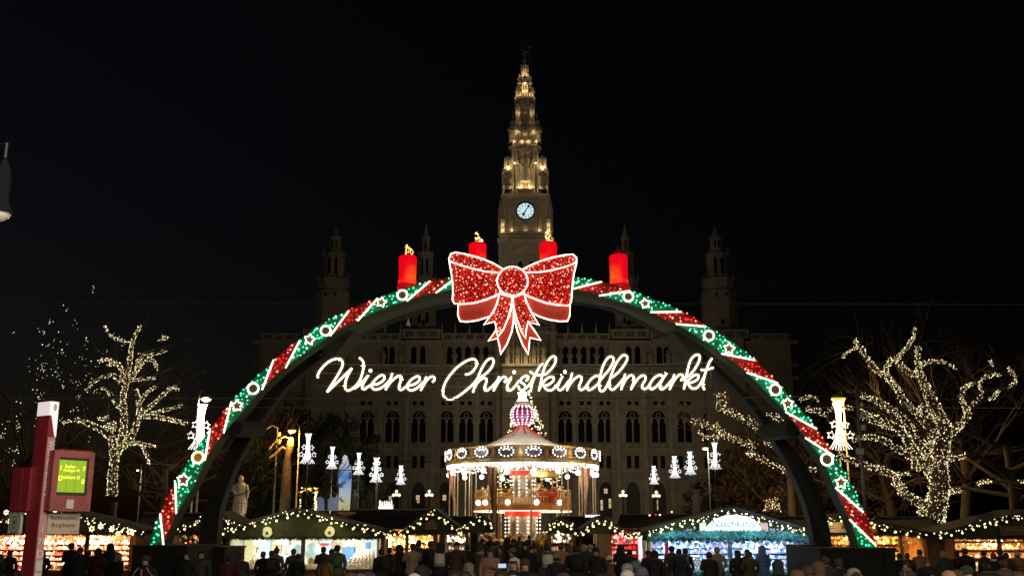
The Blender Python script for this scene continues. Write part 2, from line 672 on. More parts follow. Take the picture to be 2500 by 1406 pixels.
def pinnacle(px, py, Y, s=1.0, tall=1.0, parent=None):
    p = at(px, py, Y)
    o = obj('pinnacle', PIN, hall, Vector((p.x, Y, p.z)) - HP)
    o.scale = (s, s, s * tall)
    return o


for px in (900, 940, 978, 1079, 1112, 1146, 1180, 1212):
    for p in sides(px):
        pinnacle(p, 815, HY - .4, .8)


# turrets
def turret(px, Yc, prof, slits, name='turret'):
    """prof: (half width px, py) from the foot up, eight sided"""
    t = MB()
    pr = []
    for hw, py in prof:
        q = mpp(py, Yc)
        pr.append((hw * q / math.cos(PI / 8), zat(py, Yc)))
    x = hx(px, 760, Yc)
    t.lathe([(r_, z) for r_, z in pr], (x, Yc, 0), 8, flat=True)
    o = t.build(name, 'stone', hall, world=True)
    for (dx, ya, yb, hw, wpx) in slits:
        s_ = MB()
        q = mpp((ya + yb) / 2, Yc)
        zf, zt = zat(ya, Yc), zat(yb, Yc)
        pts = arch_pts(wpx * q, 0, (zt - zf) * .8, zt - zf, 4)
        s_.prism([(x + dx * q + a, zf + b) for a, b in pts], Yc - hw * q - .04, Yc - hw * q + .3)
        s_.build('slit_window', 'window_dark', o, world=True)
    return o, x


OUT = [(42, 1300), (42, 800), (40, 715), (30, 712), (33, 706), (37, 703), (37, 684), (34, 684), (24, 683), (24, 626), (26, 625), (26, 621), (14, 619),
       (13, 584), (15, 583), (15, 579), (8, 577), (5, 565), (1, 551)]
INN = [(31, 1300), (30, 800), (27, 705), (24, 702), (27, 699), (27, 682), (19, 681), (18, 624), (20, 622), (20, 618), (9.5, 616),
       (9, 584), (10.5, 583), (10.5, 579), (6, 577), (4, 565), (1, 549)]
for p in sides(812):
    o, x = turret(p, HY + 5, OUT, [(-12, 795, 722, 40, 4), (12, 795, 722, 40, 4), (0, 800, 786, 41.6, 4), (-8, 674, 634, 24, 3.2), (8, 674, 634, 24, 3.2), (-4.5, 612, 590, 13.2, 2), (4.5, 612, 590, 13.2, 2)])
    for d in (-36, -18, 18, 36):
        pinnacle(p + d, 686, HY + 5 - (7 if abs(d) < 20 else 3), .55, 1.0)
    for d in (-22, 22):
        pinnacle(p + d, 622, HY + 4, .5, 1.3)
for p in sides(1036.5):
    o, x = turret(p, HY + 6, INN, [(-9, 795, 722, 30, 3.4), (9, 795, 722, 30, 3.4), (0, 800, 786, 30.4, 4), (-6, 674, 634, 18.6, 2.4), (6, 674, 634, 18.6, 2.4), (0, 612, 590, 9.4, 2)])
    for d in (-27, -13, 13, 27):
        pinnacle(p + d, 684, HY + 6 - (5 if abs(d) < 20 else 2), .5)

# ------------------------------------------------------------------ clock tower
TC = 209.0
tx = hx(1283.0, 560, 204)


def tz(py, hw=0):
    return zat(py, TC - hw)


def tstage(prof, n, name='tower_stage', m='stone', dx=0.0, dy=0.0):
    """prof: (half width px, py) upwards"""
    t = MB()
    pr = []
    for hw, py in prof:
        h = hw * mpp(py, 205)
        pr.append((h / math.cos(PI / n), tz(py, h)))
    t.lathe(pr, (tx + dx, TC + dy, 0), n, flat=True)
    return t.build(name, m, hall, world=True)


def tq(py):
    return mpp(py, 205)


tstage([(66, 1420), (66, 592)], 4, 'tower_shaft')
tstage([(67, 592), (69, 588), (69, 583), (66, 580)], 4, 'cornice', 'stone_trim')
tstage([(58, 580), (58, 486)], 4, 'tower_shaft')
tstage([(56, 486), (60, 483), (60, 477), (57, 474)], 4, 'cornice', 'stone_trim')
tstage([(50, 474), (50, 462), (46, 462)], 8)
tstage([(33, 462), (33, 358)], 8, 'tower_shaft')
tstage([(36, 358), (41, 353), (41, 350), (36, 349)], 8, 'cornice', 'stone_trim')
tstage([(27, 349), (26, 300), (24, 243)], 8, 'tower_shaft')
tstage([(25, 243), (27, 241), (27, 238), (22, 237)], 8, 'cornice', 'stone_trim')
tstage([(9, 237), (9, 186)], 8, 'lantern_core')
tstage([(12, 188), (14, 186), (14, 184), (10, 183)], 8, 'cornice', 'stone_trim')
tstage([(7, 183), (8.5, 166), (6.5, 164), (5, 156), (1.6, 150), (1.0, 128)], 8, 'spire_crown', 'stone_trim')
# iron standard bearer on the very top
im = MB()
zb = tz(152)
ht = tz(113) - zb
im.lathe([(.5, 0), (.55, .1 * ht), (.4, .3 * ht), (.55, .55 * ht), (.5, .7 * ht), (.25, .76 * ht), (.3, .8 * ht), (.28, .87 * ht), (.05, .9 * ht)], (tx, TC, zb), 8)
im.tube([(tx + .9, TC, zb), (tx + .95, TC, zb + ht * 1.12)], .09, 5)
im.bx(tx + .5, tx + 1.6, TC - .05, TC + .05, zb + ht * .80, zb + ht * .98)
im.tube([(tx + .4, TC, zb + .66 * ht), (tx + .95, TC, zb + .58 * ht)], .16, 5)
im.tube([(tx - .4, TC, zb + .66 * ht), (tx - .95, TC, zb + .8 * ht)], .15, 5)
im.build('iron_standard_bearer', 'grey_metal', hall, world=True)


def tpillar(dx, y0, y1, rpx, front=None, n=6, name='pillar', tip=0.0):
    """slim stone pillar dx px from the tower axis; front = px distance in front of the axis"""
    q = tq((y0 + y1) / 2)
    yy = TC - (front if front is not None else 0) * q
    t = MB()
    z0, z1 = zat(y0, yy), zat(y1, yy)
    r_ = rpx * q
    prof = [(r_ * 1.25, 0), (r_ * 1.25, .06 * (z1 - z0)), (r_, .08 * (z1 - z0)), (r_, z1 - z0)]
    if tip:
        zt = zat(tip, yy) - z0
        prof += [(r_ * 1.35, z1 - z0 + .05), (r_ * .12, zt)]
    t.lathe(prof, (tx + dx * q, yy, z0), n)
    return t.build(name, 'stone_trim', hall, world=True)


def tfig(dx, py, front, s, name='statue'):
    q = tq(py)
    yy = TC - front * q
    o = obj(name, FIG, hall, Vector((tx + dx * q, yy, zat(py, yy))) - HP)
    o.scale = (s, s, s)
    return o


# crown with little pinnacles and open lantern with columns
for a in range(8):
    an = a * PI / 4 + PI / 8
    tpillar(9 * math.cos(an), 183, 163, 1.5, 9 * math.sin(an), 5, 'pillar', 155)
    tpillar(17 * math.cos(an), 236, 196, 1.7, 17 * math.sin(an), 5, 'pillar', 184)
    if math.sin(an) > -.4:
        tfig(22 * math.cos(an), 238, 22 * math.sin(an), .9)
        tpillar(26 * math.cos(an), 300, 243, 1.6, 26 * math.sin(an), 5, 'buttress', 232)
        tpillar(38 * math.cos(an), 349, 318, 2.0, 38 * math.sin(an), 5, 'buttress', 288)
for a in range(8):
    an = a * PI / 4
    if math.sin(an) > -.5:
        tpillar(40 * math.cos(an), 352, 326, 1.5, 40 * math.sin(an), 5, 'pinnacle', 306)
        tpillar(30 * math.cos(an), 349, 290, 1.4, 30 * math.sin(an), 5, 'pinnacle', 268)
        tpillar(17 * math.cos(an), 240, 214, 1.1, 17 * math.sin(an), 5, 'pinnacle', 200)
for s_ in (-1, 1):
    for dx, fr, y0, y1, y2 in ((56, 40, 478, 440, 412), (53, 54, 478, 446, 424), (30, 52, 478, 452, 430), (60, 60, 582, 545, 515), (66, 40, 582, 540, 508), (46, 62, 582, 555, 536)):
        tpillar(s_ * dx, y0, y1, 1.7, fr, 5, 'pinnacle', y2)
for dx, fr in ((-7, 33), (7, 33), (-24, 27), (-31, 21), (24, 27), (31, 21)):
    tfig(dx, 348, fr, 1.9)


def niche(dx, y0, y1, wpx, front, m='stone_trim', name='niche'):
    """shallow arched niche: raised frame round a recessed back"""
    q = tq((y0 + y1) / 2)
    yy = TC - front * q
    z0, z1 = zat(y0, yy), zat(y1, yy)
    h = z1 - z0
    x = tx + dx * q
    t = MB()
    ring_band(t, [(x + a, z0 + b) for a, b in arch_pts(wpx * q + .28, 0, h * .75, h + .4, 5)],
              [(x + a, z0 + b) for a, b in arch_pts(wpx * q, 0, h * .75, h, 5)], yy - .45, yy + .1)
    t.box((x, yy - .35, z0 - .25), (wpx * q * 2.8, .9, .25))
    return t.build(name, m, hall, world=True)


def tpier(dx, y0, y1, wpx, front, top=None, name='pier'):
    q = tq((y0 + y1) / 2)
    yy = TC - front * q
    z0, z1 = zat(y0, yy), zat(y1, yy)
    t = MB()
    w_ = wpx * q
    x = tx + dx * q
    t.box((x, yy + 1.0, z0), (w_, 2.0, z1 - z0))
    t.box((x, yy + .9, z0), (w_ * 1.3, 2.2, .5))
    t.box((x, yy + 1.0, z1), (w_ * 1.25, 2.05, .3))
    if top:
        zt = zat(top, yy)
        t.lathe([(w_ * .62, 0), (w_ * .5, (zt - z1) * .3), (.05, zt - z1)], (x, yy + .5, z1 + .3), 4, flat=True)
    return t.build(name, 'stone_trim', hall, world=True)


def tgable(dx, y0, y1, wpx, front):
    q = tq(y0)
    yy = TC - front * q
    z0, z1 = zat(y0, yy), zat(y1, yy)
    x = tx + dx * q
    t = MB()
    t.prism([(x - wpx * q, z0), (x, z1), (x + wpx * q, z0)], yy - .2, yy + .35)
    t.prism([(x - wpx * q * .5, z0 + .1), (x, z0 + (z1 - z0) * .55), (x + wpx * q * .5, z0 + .1)], yy - .3, yy - .18)
    t.lathe([(.12, 0), (.2, .4), (.03, .9)], (x, yy, z1 - .1), 5)
    return t.build('gable', 'stone_trim', hall, world=True)


for s_ in (-1, 1):
    tpier(s_ * 21, 462, 366, 4, 36.5, 346)
    tpier(s_ * 31, 462, 372, 4, 30, 352)
    tpier(s_ * 10, 349, 262, 3, 29, 246)
    tpier(s_ * 22, 349, 258, 3.4, 22, 240)
    tpier(s_ * 52, 486, 476, 5, 54)
    tpier(s_ * 54, 582, 492, 7, 61, 470)
    tpier(s_ * 38, 582, 500, 4, 60, 488)
    tpier(s_ * 62, 700, 592, 6, 69, None)
    tgable(s_ * 22, 366, 351, 9, 31)
    tgable(s_ * 14, 205, 190, 5, 17)
tgable(0, 205, 188, 6, 19)
tgable(0, 258, 242, 8, 28)
tgable(0, 366, 348, 15, 36)
niche(0, 279, 252, 4, 25.5)
tfig(0, 279, 27, 1.6)
niche(-17, 305, 258, 3.0, 20)
niche(17, 305, 258, 3.0, 20)
niche(0, 314, 303, 3.2, 27)
niche(0, 400, 362, 4.5, 33.3)
tfig(0, 400, 35, 2.3)
tfig(0, 446, 37, 2.9)
niche(0, 461, 446, 8, 34)
for s_ in (-1, 1):
    niche(s_ * 24, 400, 366, 5, 24)
    niche(s_ * 13.5, 461, 408, 1.4, 33.4)
    # corner turrets with open columns and a ring of figures
    for a in range(6):
        an = a * PI / 3
        dx, fr = s_ * 42 + 9.5 * math.cos(an), 42 + 9.5 * math.sin(an)
        tpillar(dx, 461, 422, 1.7, fr, 5, 'pillar', 412)
        tpillar(s_ * 42 + 8 * math.cos(an), 412, 392, 1.6, 42 + 8 * math.sin(an), 5, 'pillar', 382)
    tc_ = MB()
    q = tq(412)
    yy = TC - 42 * q
    tc_.lathe([(8.5 * q, zat(462, yy)), (5 * q, zat(461, yy)), (5 * q, zat(418, yy)), (11.5 * q, zat(416, yy)), (11.5 * q, zat(412, yy)), (5 * q, zat(411, yy)), (5 * q, zat(392, yy)), (1 * q, zat(380, yy))],
              (tx + s_ * 42 * q, yy, 0), 8, flat=True)
    tc_.build('corner_turret', 'stone', hall, world=True)
    tfig(s_ * 42, 461, 53, 2.0)
    # pinnacled buttresses beside the clock, pale niches under it
    tpillar(s_ * 62, 567, 520, 4.2, 58, 4, 'buttress', 486)
    tpillar(s_ * 52, 567, 520, 3.6, 62, 4, 'buttress', 498)
    tpillar(s_ * 33, 567, 537, 3.2, 60, 6, 'pillar', 530)
    tpillar(s_ * 58, 567, 537, 3.2, 64, 6, 'pillar', 530)
    tpillar(s_ * 52, 567, 537, 3.0, 66, 6, 'pillar', 530)
niche(0, 567, 551, 6, 58.4)
for y0, y1, hw, fr in ((579, 567, 64, 66), (474, 461, 20, 50.5)):
    q = tq(y0)
    yy = TC - fr * q
    b = MB()
    z0, z1 = zat(y0, yy), zat(y1, yy)
    b.bx(tx - hw * q, tx + hw * q, yy - .2, yy + .2, z0, z0 + .25)
    b.bx(tx - hw * q, tx + hw * q, yy - .22, yy + .22, z1 - .25, z1)
    n = int(hw / 3.2)
    for i in range(n):
        x = tx + (-hw + (i + .5) * 2 * hw / n) * q
        rr = (z1 - z0) * .32
        rg = [[(x + k_ * rr * math.cos(2 * PI * j / 8), (z0 + z1) / 2 + k_ * rr * math.sin(2 * PI * j / 8)) for j in range(9)] for k_ in (1.05, .55)]
        ring_band(b, rg[0], rg[1], yy - .12, yy + .12)
    b.build('balustrade', 'stone_trim', hall, world=True)
# little arch frieze below both cornices
for py, hw, fr in ((490, 26, 58.2), (595, 40, 66.2)):
    q = tq(py)
    yy = TC - fr * q
    b = MB()
    n = int(hw / 2.2)
    for i in range(n):
        x = tx + (-hw + (i + .5) * 2 * hw / n) * q
        b.bx(x - .12, x + .12, yy - .25, yy + .02, zat(py + 5, yy), zat(py, yy))
    b.bx(tx - hw * q, tx + hw * q, yy - .3, yy + .02, zat(py, yy), zat(py - 2, yy))
    b.build('frieze', 'stone_trim', hall, world=True)
# great twin window above the bow
q = tq(640)
yy = TC - 66 * q
z0, z1 = zat(720, yy), zat(600, yy)
t = MB()
ring_band(t, [(tx + a, z0 + b) for a, b in arch_pts(33 * q, 0, (z1 - z0) * .68, z1 - z0, 9)],
          [(tx + a, z0 + b) for a, b in arch_pts(27 * q, 0, (z1 - z0) * .66, (z1 - z0) * .95, 9)], yy - .55, yy + .02)
for s_ in (-1, 1):
    for k_, o_ in ((12.5, -.42), (9.5, -.3)):
        ring_band(t, [(tx + s_ * 13 * q + a, z0 + b) for a, b in arch_pts(k_ * q, 0, (z1 - z0) * .55, (z1 - z0) * (.80 if k_ > 10 else .74), 7)],
                  [(tx + s_ * 13 * q + a, z0 + b) for a, b in arch_pts((k_ - 2.2) * q, 0, (z1 - z0) * .53, (z1 - z0) * (.76 if k_ > 10 else .7), 7)], yy + o_, yy + .02)
tw_ = t.build('tower_window', 'stone_trim', hall, world=True)
p = MB()
for s_ in (-1, 1):
    p.prism([(tx + s_ * 13 * q + a, z0 + b) for a, b in arch_pts(7 * q, 0, (z1 - z0) * .52, (z1 - z0) * .68, 7)], yy - .05, yy + .1)
p.build('pane', 'window_dark', tw_, world=True)

# clock
q = tq(516)
cyy = TC - 58 * q
cz, cr = zat(516, cyy), 20.5 * q
dl = MB()
dl.prism([(cr * math.cos(2 * PI * i / 40), cr * math.sin(2 * PI * i / 40)) for i in range(40)], -.1, .05)
clock = dl.build('clock', glow('lit_clock_dial', (0.62, 0.86, 0.92), 0.95, 'AUTO'), hall)
clock.location = Vector((tx, cyy, cz)) - HP
rim = MB()
rg = [[(k_ * cr * math.cos(2 * PI * i / 40), k_ * cr * math.sin(2 * PI * i / 40)) for i in range(41)] for k_ in (1.13, .985)]
ring_band(rim, rg[0], rg[1], -.4, .05)
rim.build('clock_rim', 'iron', clock)
mk = MB()
for i in range(12):
    a = i * PI / 6
    ca, sa = math.cos(a), math.sin(a)
    wd = .075
    mk.prism([(.62 * cr * ca - wd * sa, .62 * cr * sa + wd * ca), (.62 * cr * ca + wd * sa, .62 * cr * sa - wd * ca),
              (.95 * cr * ca + wd * sa, .95 * cr * sa - wd * ca), (.95 * cr * ca - wd * sa, .95 * cr * sa + wd * ca)], -.16, -.105)
for k_ in (.6, .36):
    rg = [[(kk * cr * math.cos(2 * PI * i / 32), kk * cr * math.sin(2 * PI * i / 32)) for i in range(33)] for kk in (k_ + .022, k_)]
    ring_band(mk, rg[0], rg[1], -.13, -.105)
mk.build('hour_marks', 'grey_metal', clock)
for nm, ang, ln, wd in (('minute_hand', rad(58), .97, .10), ('hour_hand', rad(-120), .68, .14)):
    h = MB()
    ca, sa = math.cos(ang), math.sin(ang)
    L = ln * cr
    pts = [(-.25 * L, wd), (.55 * L, wd), (.62 * L, wd * 2.6), (.74 * L, wd * 2.6), (L, .02), (.74 * L, -wd * 2.6), (.62 * L, -wd * 2.6), (.55 * L, -wd), (-.25 * L, -wd)]
    h.prism([(a * ca - b * sa, a * sa + b * ca) for a, b in pts], -.26 if nm[0] == 'm' else -.22, -.23 if nm[0] == 'm' else -.18)
    h.build(nm, 'ink', clock)

# projecting bay at the tower's foot: statues between pillars
BY = 199.5
b = MB()
slab(b, 1226, 1341, 1420, 893, BY + 1.4, BY + 8)
slab(b, 1224, 1343, 893, 887, BY + .4, BY + 8)
slab(b, 1233, 1334, 887, 812, BY + 2.6, BY + 8)
slab(b, 1224, 1343, 812, 806, BY + .5, BY + 8)
slab(b, 1228, 1339, 806, 797, BY + 1.0, BY + 8)
b.build('tower_bay', 'stone', hall, world=True)
for px in (1253.5, 1273.5, 1293.5, 1313.5):
    p = MB()
    slab(p, px - 1.6, px + 1.6, 887, 812, BY + .9, BY + 1.5)
    p.build('pillar', 'stone_trim', hall, world=True)
for px in (1239, 1263.5, 1283.5, 1303.5, 1328):
    p = MB()
    slab(p, px - 5, px + 5, 887, 872, BY + .8, BY + 2.0)
    p.build('pedestal', 'stone_trim', hall, world=True)
    figure(px, 872, BY + 1.4, 1.25)
for s_ in (-1, 1):
    t = MB()
    q = mpp(850, BY)
    x = hx(HC + s_ * 68, 900, BY)
    t.lathe([(13 * q, 0), (13 * q, zat(905, BY)), (15 * q, zat(900, BY)), (11 * q, zat(895, BY)), (11 * q, zat(812, BY)), (14 * q, zat(806, BY)), (14 * q, zat(798, BY)), (10 * q, zat(796, BY)), (10 * q, zat(775, BY)), (1 * q, zat(740, BY))], (x, BY + 4, 0), 8, flat=True)
    t.build('corner_pier', 'stone', hall, world=True)

# lamps that light the tower's niches, and added spots for the general glow on the front
WARM = (1.0, 0.70, 0.34)
for dx, py, fr, pw in ((0, 180, 15, 60), (-8, 182, 12, 30), (8, 182, 12, 30), (0, 222, 22, 110), (0, 205, 19, 60), (-15, 232, 18, 50), (15, 232, 18, 50), (0, 276, 30, 45), (0, 262, 28, 25), (-18, 303, 24, 40), (18, 303, 24, 40), (-18, 275, 23, 30), (18, 275, 23, 30),
                       (-8, 346, 38, 36), (8, 346, 38, 36), (-20, 322, 36, 24), (20, 322, 36, 24), (0, 328, 38, 20), (-36, 330, 38, 18), (36, 330, 38, 18), (-28, 346, 31, 36), (28, 346, 31, 36), (0, 398, 38, 60), (0, 378, 37, 35), (-25, 398, 31, 90), (25, 398, 31, 90),
                       (-11, 457, 41, 150), (11, 457, 41, 150), (-9, 430, 38, 70), (9, 430, 38, 70), (-42, 409, 55, 120), (42, 409, 55, 120), (-51, 405, 50, 60), (51, 405, 50, 60), (-33, 405, 52, 60), (33, 405, 52, 60),
                       (-36, 458, 56, 60), (36, 458, 56, 60), (-49, 456, 54, 60), (49, 456, 54, 60), (-42, 435, 56, 35), (42, 435, 56, 35),
                       (-33, 562, 62, 26), (33, 562, 62, 26), (-56, 562, 68, 42), (56, 562, 68, 42), (-56, 548, 68, 22), (56, 548, 68, 22), (0, 564, 60, 16), (0, 311, 29, 12)):
    q = tq(py)
    yy = TC - (fr + 3) * q
    lamp('POINT', (tx + dx * q, yy, zat(py, yy)), pw * 1.15, WARM, .3)
for px, py, pw in ((1245, 884, 70), (1273, 884, 60), (1295, 884, 60), (1322, 884, 70)):
    p = at(px, py, BY - .8)
    lamp('POINT', p, pw, WARM, .3)

# unseen spots added to stand in for ambient light on the whole front
for x, z, pw, tgt in ((-24, 5, 13000, (-15, HY, 16)), (26, 5, 13000, (18, HY, 16))):
    lamp('SPOT', (x, 128, z), pw, (1, .80, .50), 1.0, tgt, 52, 1.0, name='facade_fill_spot')
# lit panes inside some of the arcade arches
M['lit_pane'] = glow('warm_lit_arcade_pane', (1, .72, .36), .55, 'NONE', (.4, .3, .2))
for px, pts in ((1480, ((-11, 1232, 6, 26), (9, 1228, 6, 24), (-1, 1198, 9, 12))), (1612, ((-8, 1232, 5, 26), (-7, 1206, 4, 14))), (1087, ((-2, 1214, 9, 14),)), (1021, ((-1, 1214, 9, 12), (0, 1224, 6, 6))), (957, ((-4, 1216, 8, 12), (0, 1238, 8, 16)))):
    for dx, py, w_, h_ in pts:
        Y = HY - (1.45 if px == 1021 else .12)
        c = at(px + dx, py, Y)
        q = mpp(py, Y)
        p = MB()
        for i in (0, 1):
            for j in (0, 1):
                p.bx(c.x + (i - .5) * w_ * q / 2 - w_ * q * .22, c.x + (i - .5) * w_ * q / 2 + w_ * q * .22, Y - .04, Y, c.z + (j - .5) * h_ * q / 2 - h_ * q * .22, c.z + (j - .5) * h_ * q / 2 + h_ * q * .22)
        p.build('lit_arcade_window', 'lit_pane', hall, world=True)
lamp('SPOT', (-4, 96, 7), 15000, (1, .88, .72), 1.0, (2.7, HY, 52), 66, 1.0, name='turret_fill_spot')  # unseen spot added to brighten the turrets
lamp('SPOT', (3, 110, 6), 42000, (1, .78, .48), 1.0, (2.7, HY, 70), 27, 1.0, name='tower_fill_spot')  # unseen spot added to wash the tower
# ------------------------------------------------------------------ the light arch
AY, AB = 33.0, 36.4          # front rib, back rib
OUTER = [(364, 1330), (372, 1300), (385, 1265), (398, 1238), (414, 1204), (428, 1178), (446, 1146), (468, 1114), (487, 1086), (507, 1057), (523, 1037), (542, 1011),
         (561, 987), (587, 959), (620, 926), (644, 904), (671, 877), (695, 856), (729, 831), (752, 814), (780, 794), (808, 779), (853, 757), (885, 742), (927, 726),
         (966, 712), (1013, 698), (1055, 686), (1102, 676), (1160, 668), (1250, 662), (1340, 668), (1404, 677), (1435, 682), (1468, 688), (1503, 697), (1539, 709), (1578, 725), (1612, 738),
         (1664, 760), (1700, 780), (1724, 796), (1755, 814), (1788, 836), (1810, 852), (1843, 878), (1867, 902), (1899, 935), (1925, 966), (1958, 1003), (1990, 1043),
         (2010, 1073), (2037, 1113), (2061, 1152), (2085, 1197), (2101, 1232), (2116, 1263), (2131, 1308), (2139, 1338)]
INNER = [(398, 1330), (406, 1311), (418, 1284), (431, 1254), (446, 1230), (461, 1206), (478, 1176), (497, 1134), (517, 1097), (545, 1059), (571, 1030), (606, 990), (638, 953),
         (671, 919), (697, 898), (720, 880), (746, 861), (778, 839), (806, 820), (836, 803), (872, 783), (906, 767), (949, 749), (991, 735), (1025, 725), (1062, 716),
         (1100, 709), (1160, 702), (1250, 698), (1340, 700), (1400, 706), (1433, 713), (1463, 722), (1499, 733), (1534, 743), (1567, 753), (1590, 762), (1618, 777), (1651, 792),
         (1678, 808), (1711, 828), (1737, 845), (1761, 863), (1788, 881), (1821, 908), (1851, 938), (1879, 966), (1916, 1004), (1940, 1035), (1966, 1069), (2001, 1112),
         (2021, 1150), (2038, 1190), (2053, 1226), (2073, 1266), (2085, 1299), (2096, 1336)]


def xz(p, Y=AY):
    v = at(p[0], p[1], Y)
    return (v.x, v.z)


OW = [xz(p) for p in OUTER]
IW = [xz(p) for p in INNER]


def nearest(line, p):
    """position along a polyline (index + fraction) nearest to p"""
    best = (1e9, 0)
    for i in range(len(line) - 1):
        a, b = Vector(line[i]), Vector(line[i + 1])
        d = b - a
        t = max(0, min(1, (Vector(p) - a).dot(d) / d.length_squared))
        e = (a + d * t - Vector(p)).length
        if e < best[0]:
            best = (e, i + t)
    return best[1]


def pos(line, u):
    i = min(int(u), len(line) - 2)
    t = u - i
    return (line[i][0] + (line[i + 1][0] - line[i][0]) * t, line[i][1] + (line[i + 1][1] - line[i][1]) * t)


def cut(line, u0, u1):
    out = [pos(line, u0)]
    out += [line[i] for i in range(int(u0) + 1, int(math.ceil(u1 - 1e-9)))]
    out.append(pos(line, u1))
    return out


arch = thing('light_arch', 'giant green and red striped light arch spanning the market entrance', 'arch', (at(1250, 1330, AY).x, AY, 0))
# carcass: front rib under the lights, back rib, and the soffit cloth between them
N_ = 64
cen = at(1250, 1000, AY)


def strip(line, n=N_, u0=0.0, u1=None):
    u1 = len(line) - 1 if u1 is None else u1
    # equal steps along the length
    pts = cut(line, u0, u1)
    L = [0]
    for i in range(len(pts) - 1):
        L.append(L[-1] + (Vector(pts[i + 1]) - Vector(pts[i])).length)
    out = []
    for k in range(n + 1):
        s = L[-1] * k / n
        i = 0
        while i < len(L) - 2 and L[i + 1] < s:
            i += 1
        t = (s - L[i]) / max(1e-9, L[i + 1] - L[i])
        out.append((pts[i][0] + (pts[i + 1][0] - pts[i][0]) * t, pts[i][1] + (pts[i + 1][1] - pts[i][1]) * t))
    return out


So, Si = strip(OW), strip(IW)


def rib(name, y0, y1, material, shrink=0.0, o=None, i_=None):
    o, i_ = o or So, i_ or Si
    mb = MB()
    n = len(o)
    vv = []
    for k in range(n):
        for (p, y) in ((o[k], y0), (i_[k], y0), (i_[k], y1), (o[k], y1)):
            vv.append((p[0], y, p[1]))
    ff = []
    for k in range(n - 1):
        a, b = 4 * k, 4 * (k + 1)
        for j in range(4):
            ff.append((a + j, a + (j + 1) % 4, b + (j + 1) % 4, b + j))
    ff += [(3, 2, 1, 0), (4 * n - 4, 4 * n - 3, 4 * n - 2, 4 * n - 1)]
    mb.add(vv, ff)
    return mb.build(name, material, arch, world=True)


rib('front_rib', AY + .02, AY + .75, 'arch_green')
# back rib: broader timber, narrower stance like in the picture
BOUT = [(495, 1330), (507, 1268), (519, 1213), (532, 1181), (551, 1133), (575, 1090), (610, 1035), (650, 975), (700, 915), (750, 872), (800, 840), (850, 812), (900, 787), (960, 762), (1020, 745), (1100, 733), (1250, 724), (1400, 733),
        (1480, 748), (1540, 768), (1600, 798), (1660, 833), (1720, 878), (1780, 930), (1830, 985), (1870, 1030), (1905, 1075), (1946, 1119), (1970, 1162), (1990, 1206), (2002, 1245), (2013, 1289), (2019, 1334)]
BINN = [(540, 1330), (542, 1300), (548, 1245), (567, 1188), (587, 1137), (615, 1085), (654, 1022), (700, 957), (745, 917), (790, 882), (830, 853), (880, 827), (914, 810), (959, 789), (1000, 775), (1055, 759), (1100, 751), (1180, 743), (1250, 741), (1330, 742),
        (1400, 745), (1453, 751), (1501, 764), (1547, 785), (1600, 815), (1656, 848), (1700, 881), (1750, 920), (1800, 968), (1840, 1018), (1871, 1068), (1895, 1103), (1915, 1139), (1934, 1178), (1954, 1225), (1966, 1269), (1974, 1309), (1978, 1334)]
bo = strip([xz(p, AB) for p in BOUT])
bi = strip([xz(p, AB) for p in BINN])
rib('back_rib', AB - .6, AB, 'arch_dark', o=bo, i_=bi)
k0, k1 = 19, N_ - 19
sof = MB()
for k in range(k0, k1):
    a, b = Si[k], Si[k + 1]
    c, d = bi[k], bi[k + 1]
    sof.add([(a[0], AY + .75, a[1] + .02), (b[0], AY + .75, b[1] + .02), (d[0], AB - .6, d[1] + .02), (c[0], AB - .6, c[1] + .02),
             (a[0], AY + .75, a[1] + .08), (b[0], AY + .75, b[1] + .08), (d[0], AB - .6, d[1] + .08), (c[0], AB - .6, c[1] + .08)],
            [(0, 1, 2, 3), (7, 6, 5, 4), (0, 4, 5, 1), (2, 6, 7, 3)])
sof.build('soffit', 'arch_green', arch, world=True)
# cross braces and knuckle joints inside the legs
for k in (k0, k1):
    a, c = Si[k], bi[k]
    for dz in (0,):
        m_ = MB()
        s_ = 1 if k == k0 else -1
        m_.add([(a[0] - s_ * .25, AY + .75, a[1] - .75), (a[0] + s_ * .35, AY + .75, a[1] + .1), (c[0] + s_ * .35, AB - .6, c[1] + .1), (c[0] - s_ * .25, AB - .6, c[1] - .75),
                (a[0] - s_ * .75, AY + .75, a[1] - .45), (a[0] - s_ * .1, AY + .75, a[1] + .35), (c[0] - s_ * .1, AB - .6, c[1] + .35), (c[0] - s_ * .75, AB - .6, c[1] - .45)],
               [(0, 1, 2, 3), (7, 6, 5, 4), (0, 4, 5, 1), (1, 5, 6, 2), (2, 6, 7, 3), (3, 7, 4, 0)])
        m_.build('cross_beam', 'arch_dark', arch, world=True)
for k in (9, N_ - 9):
    a, c = Si[k], bi[k]
    m_ = MB()
    m_.tube([(a[0], AY + .4, a[1]), (c[0], AB - .3, c[1])], .30, 8)
    m_.build('cross_beam', 'arch_dark', arch, world=True)
for (pa, ya, pb, yb) in (((780, 868), 34, (985, 760), 35.8), ((838, 828), 33.9, (966, 756), 35.6), ((1404, 735), 33.9, (1500, 750), 35.6), ((1592, 778), 33.9, (1806, 905), 35.8), ((1640, 800), 33.9, (1740, 880), 35.7)):
    wr = MB()
    wr.tube([at(*pa, ya), at(*pb, yb)], .012, 4)
    wr.build('bracing_wire', 'steel', arch, world=True)

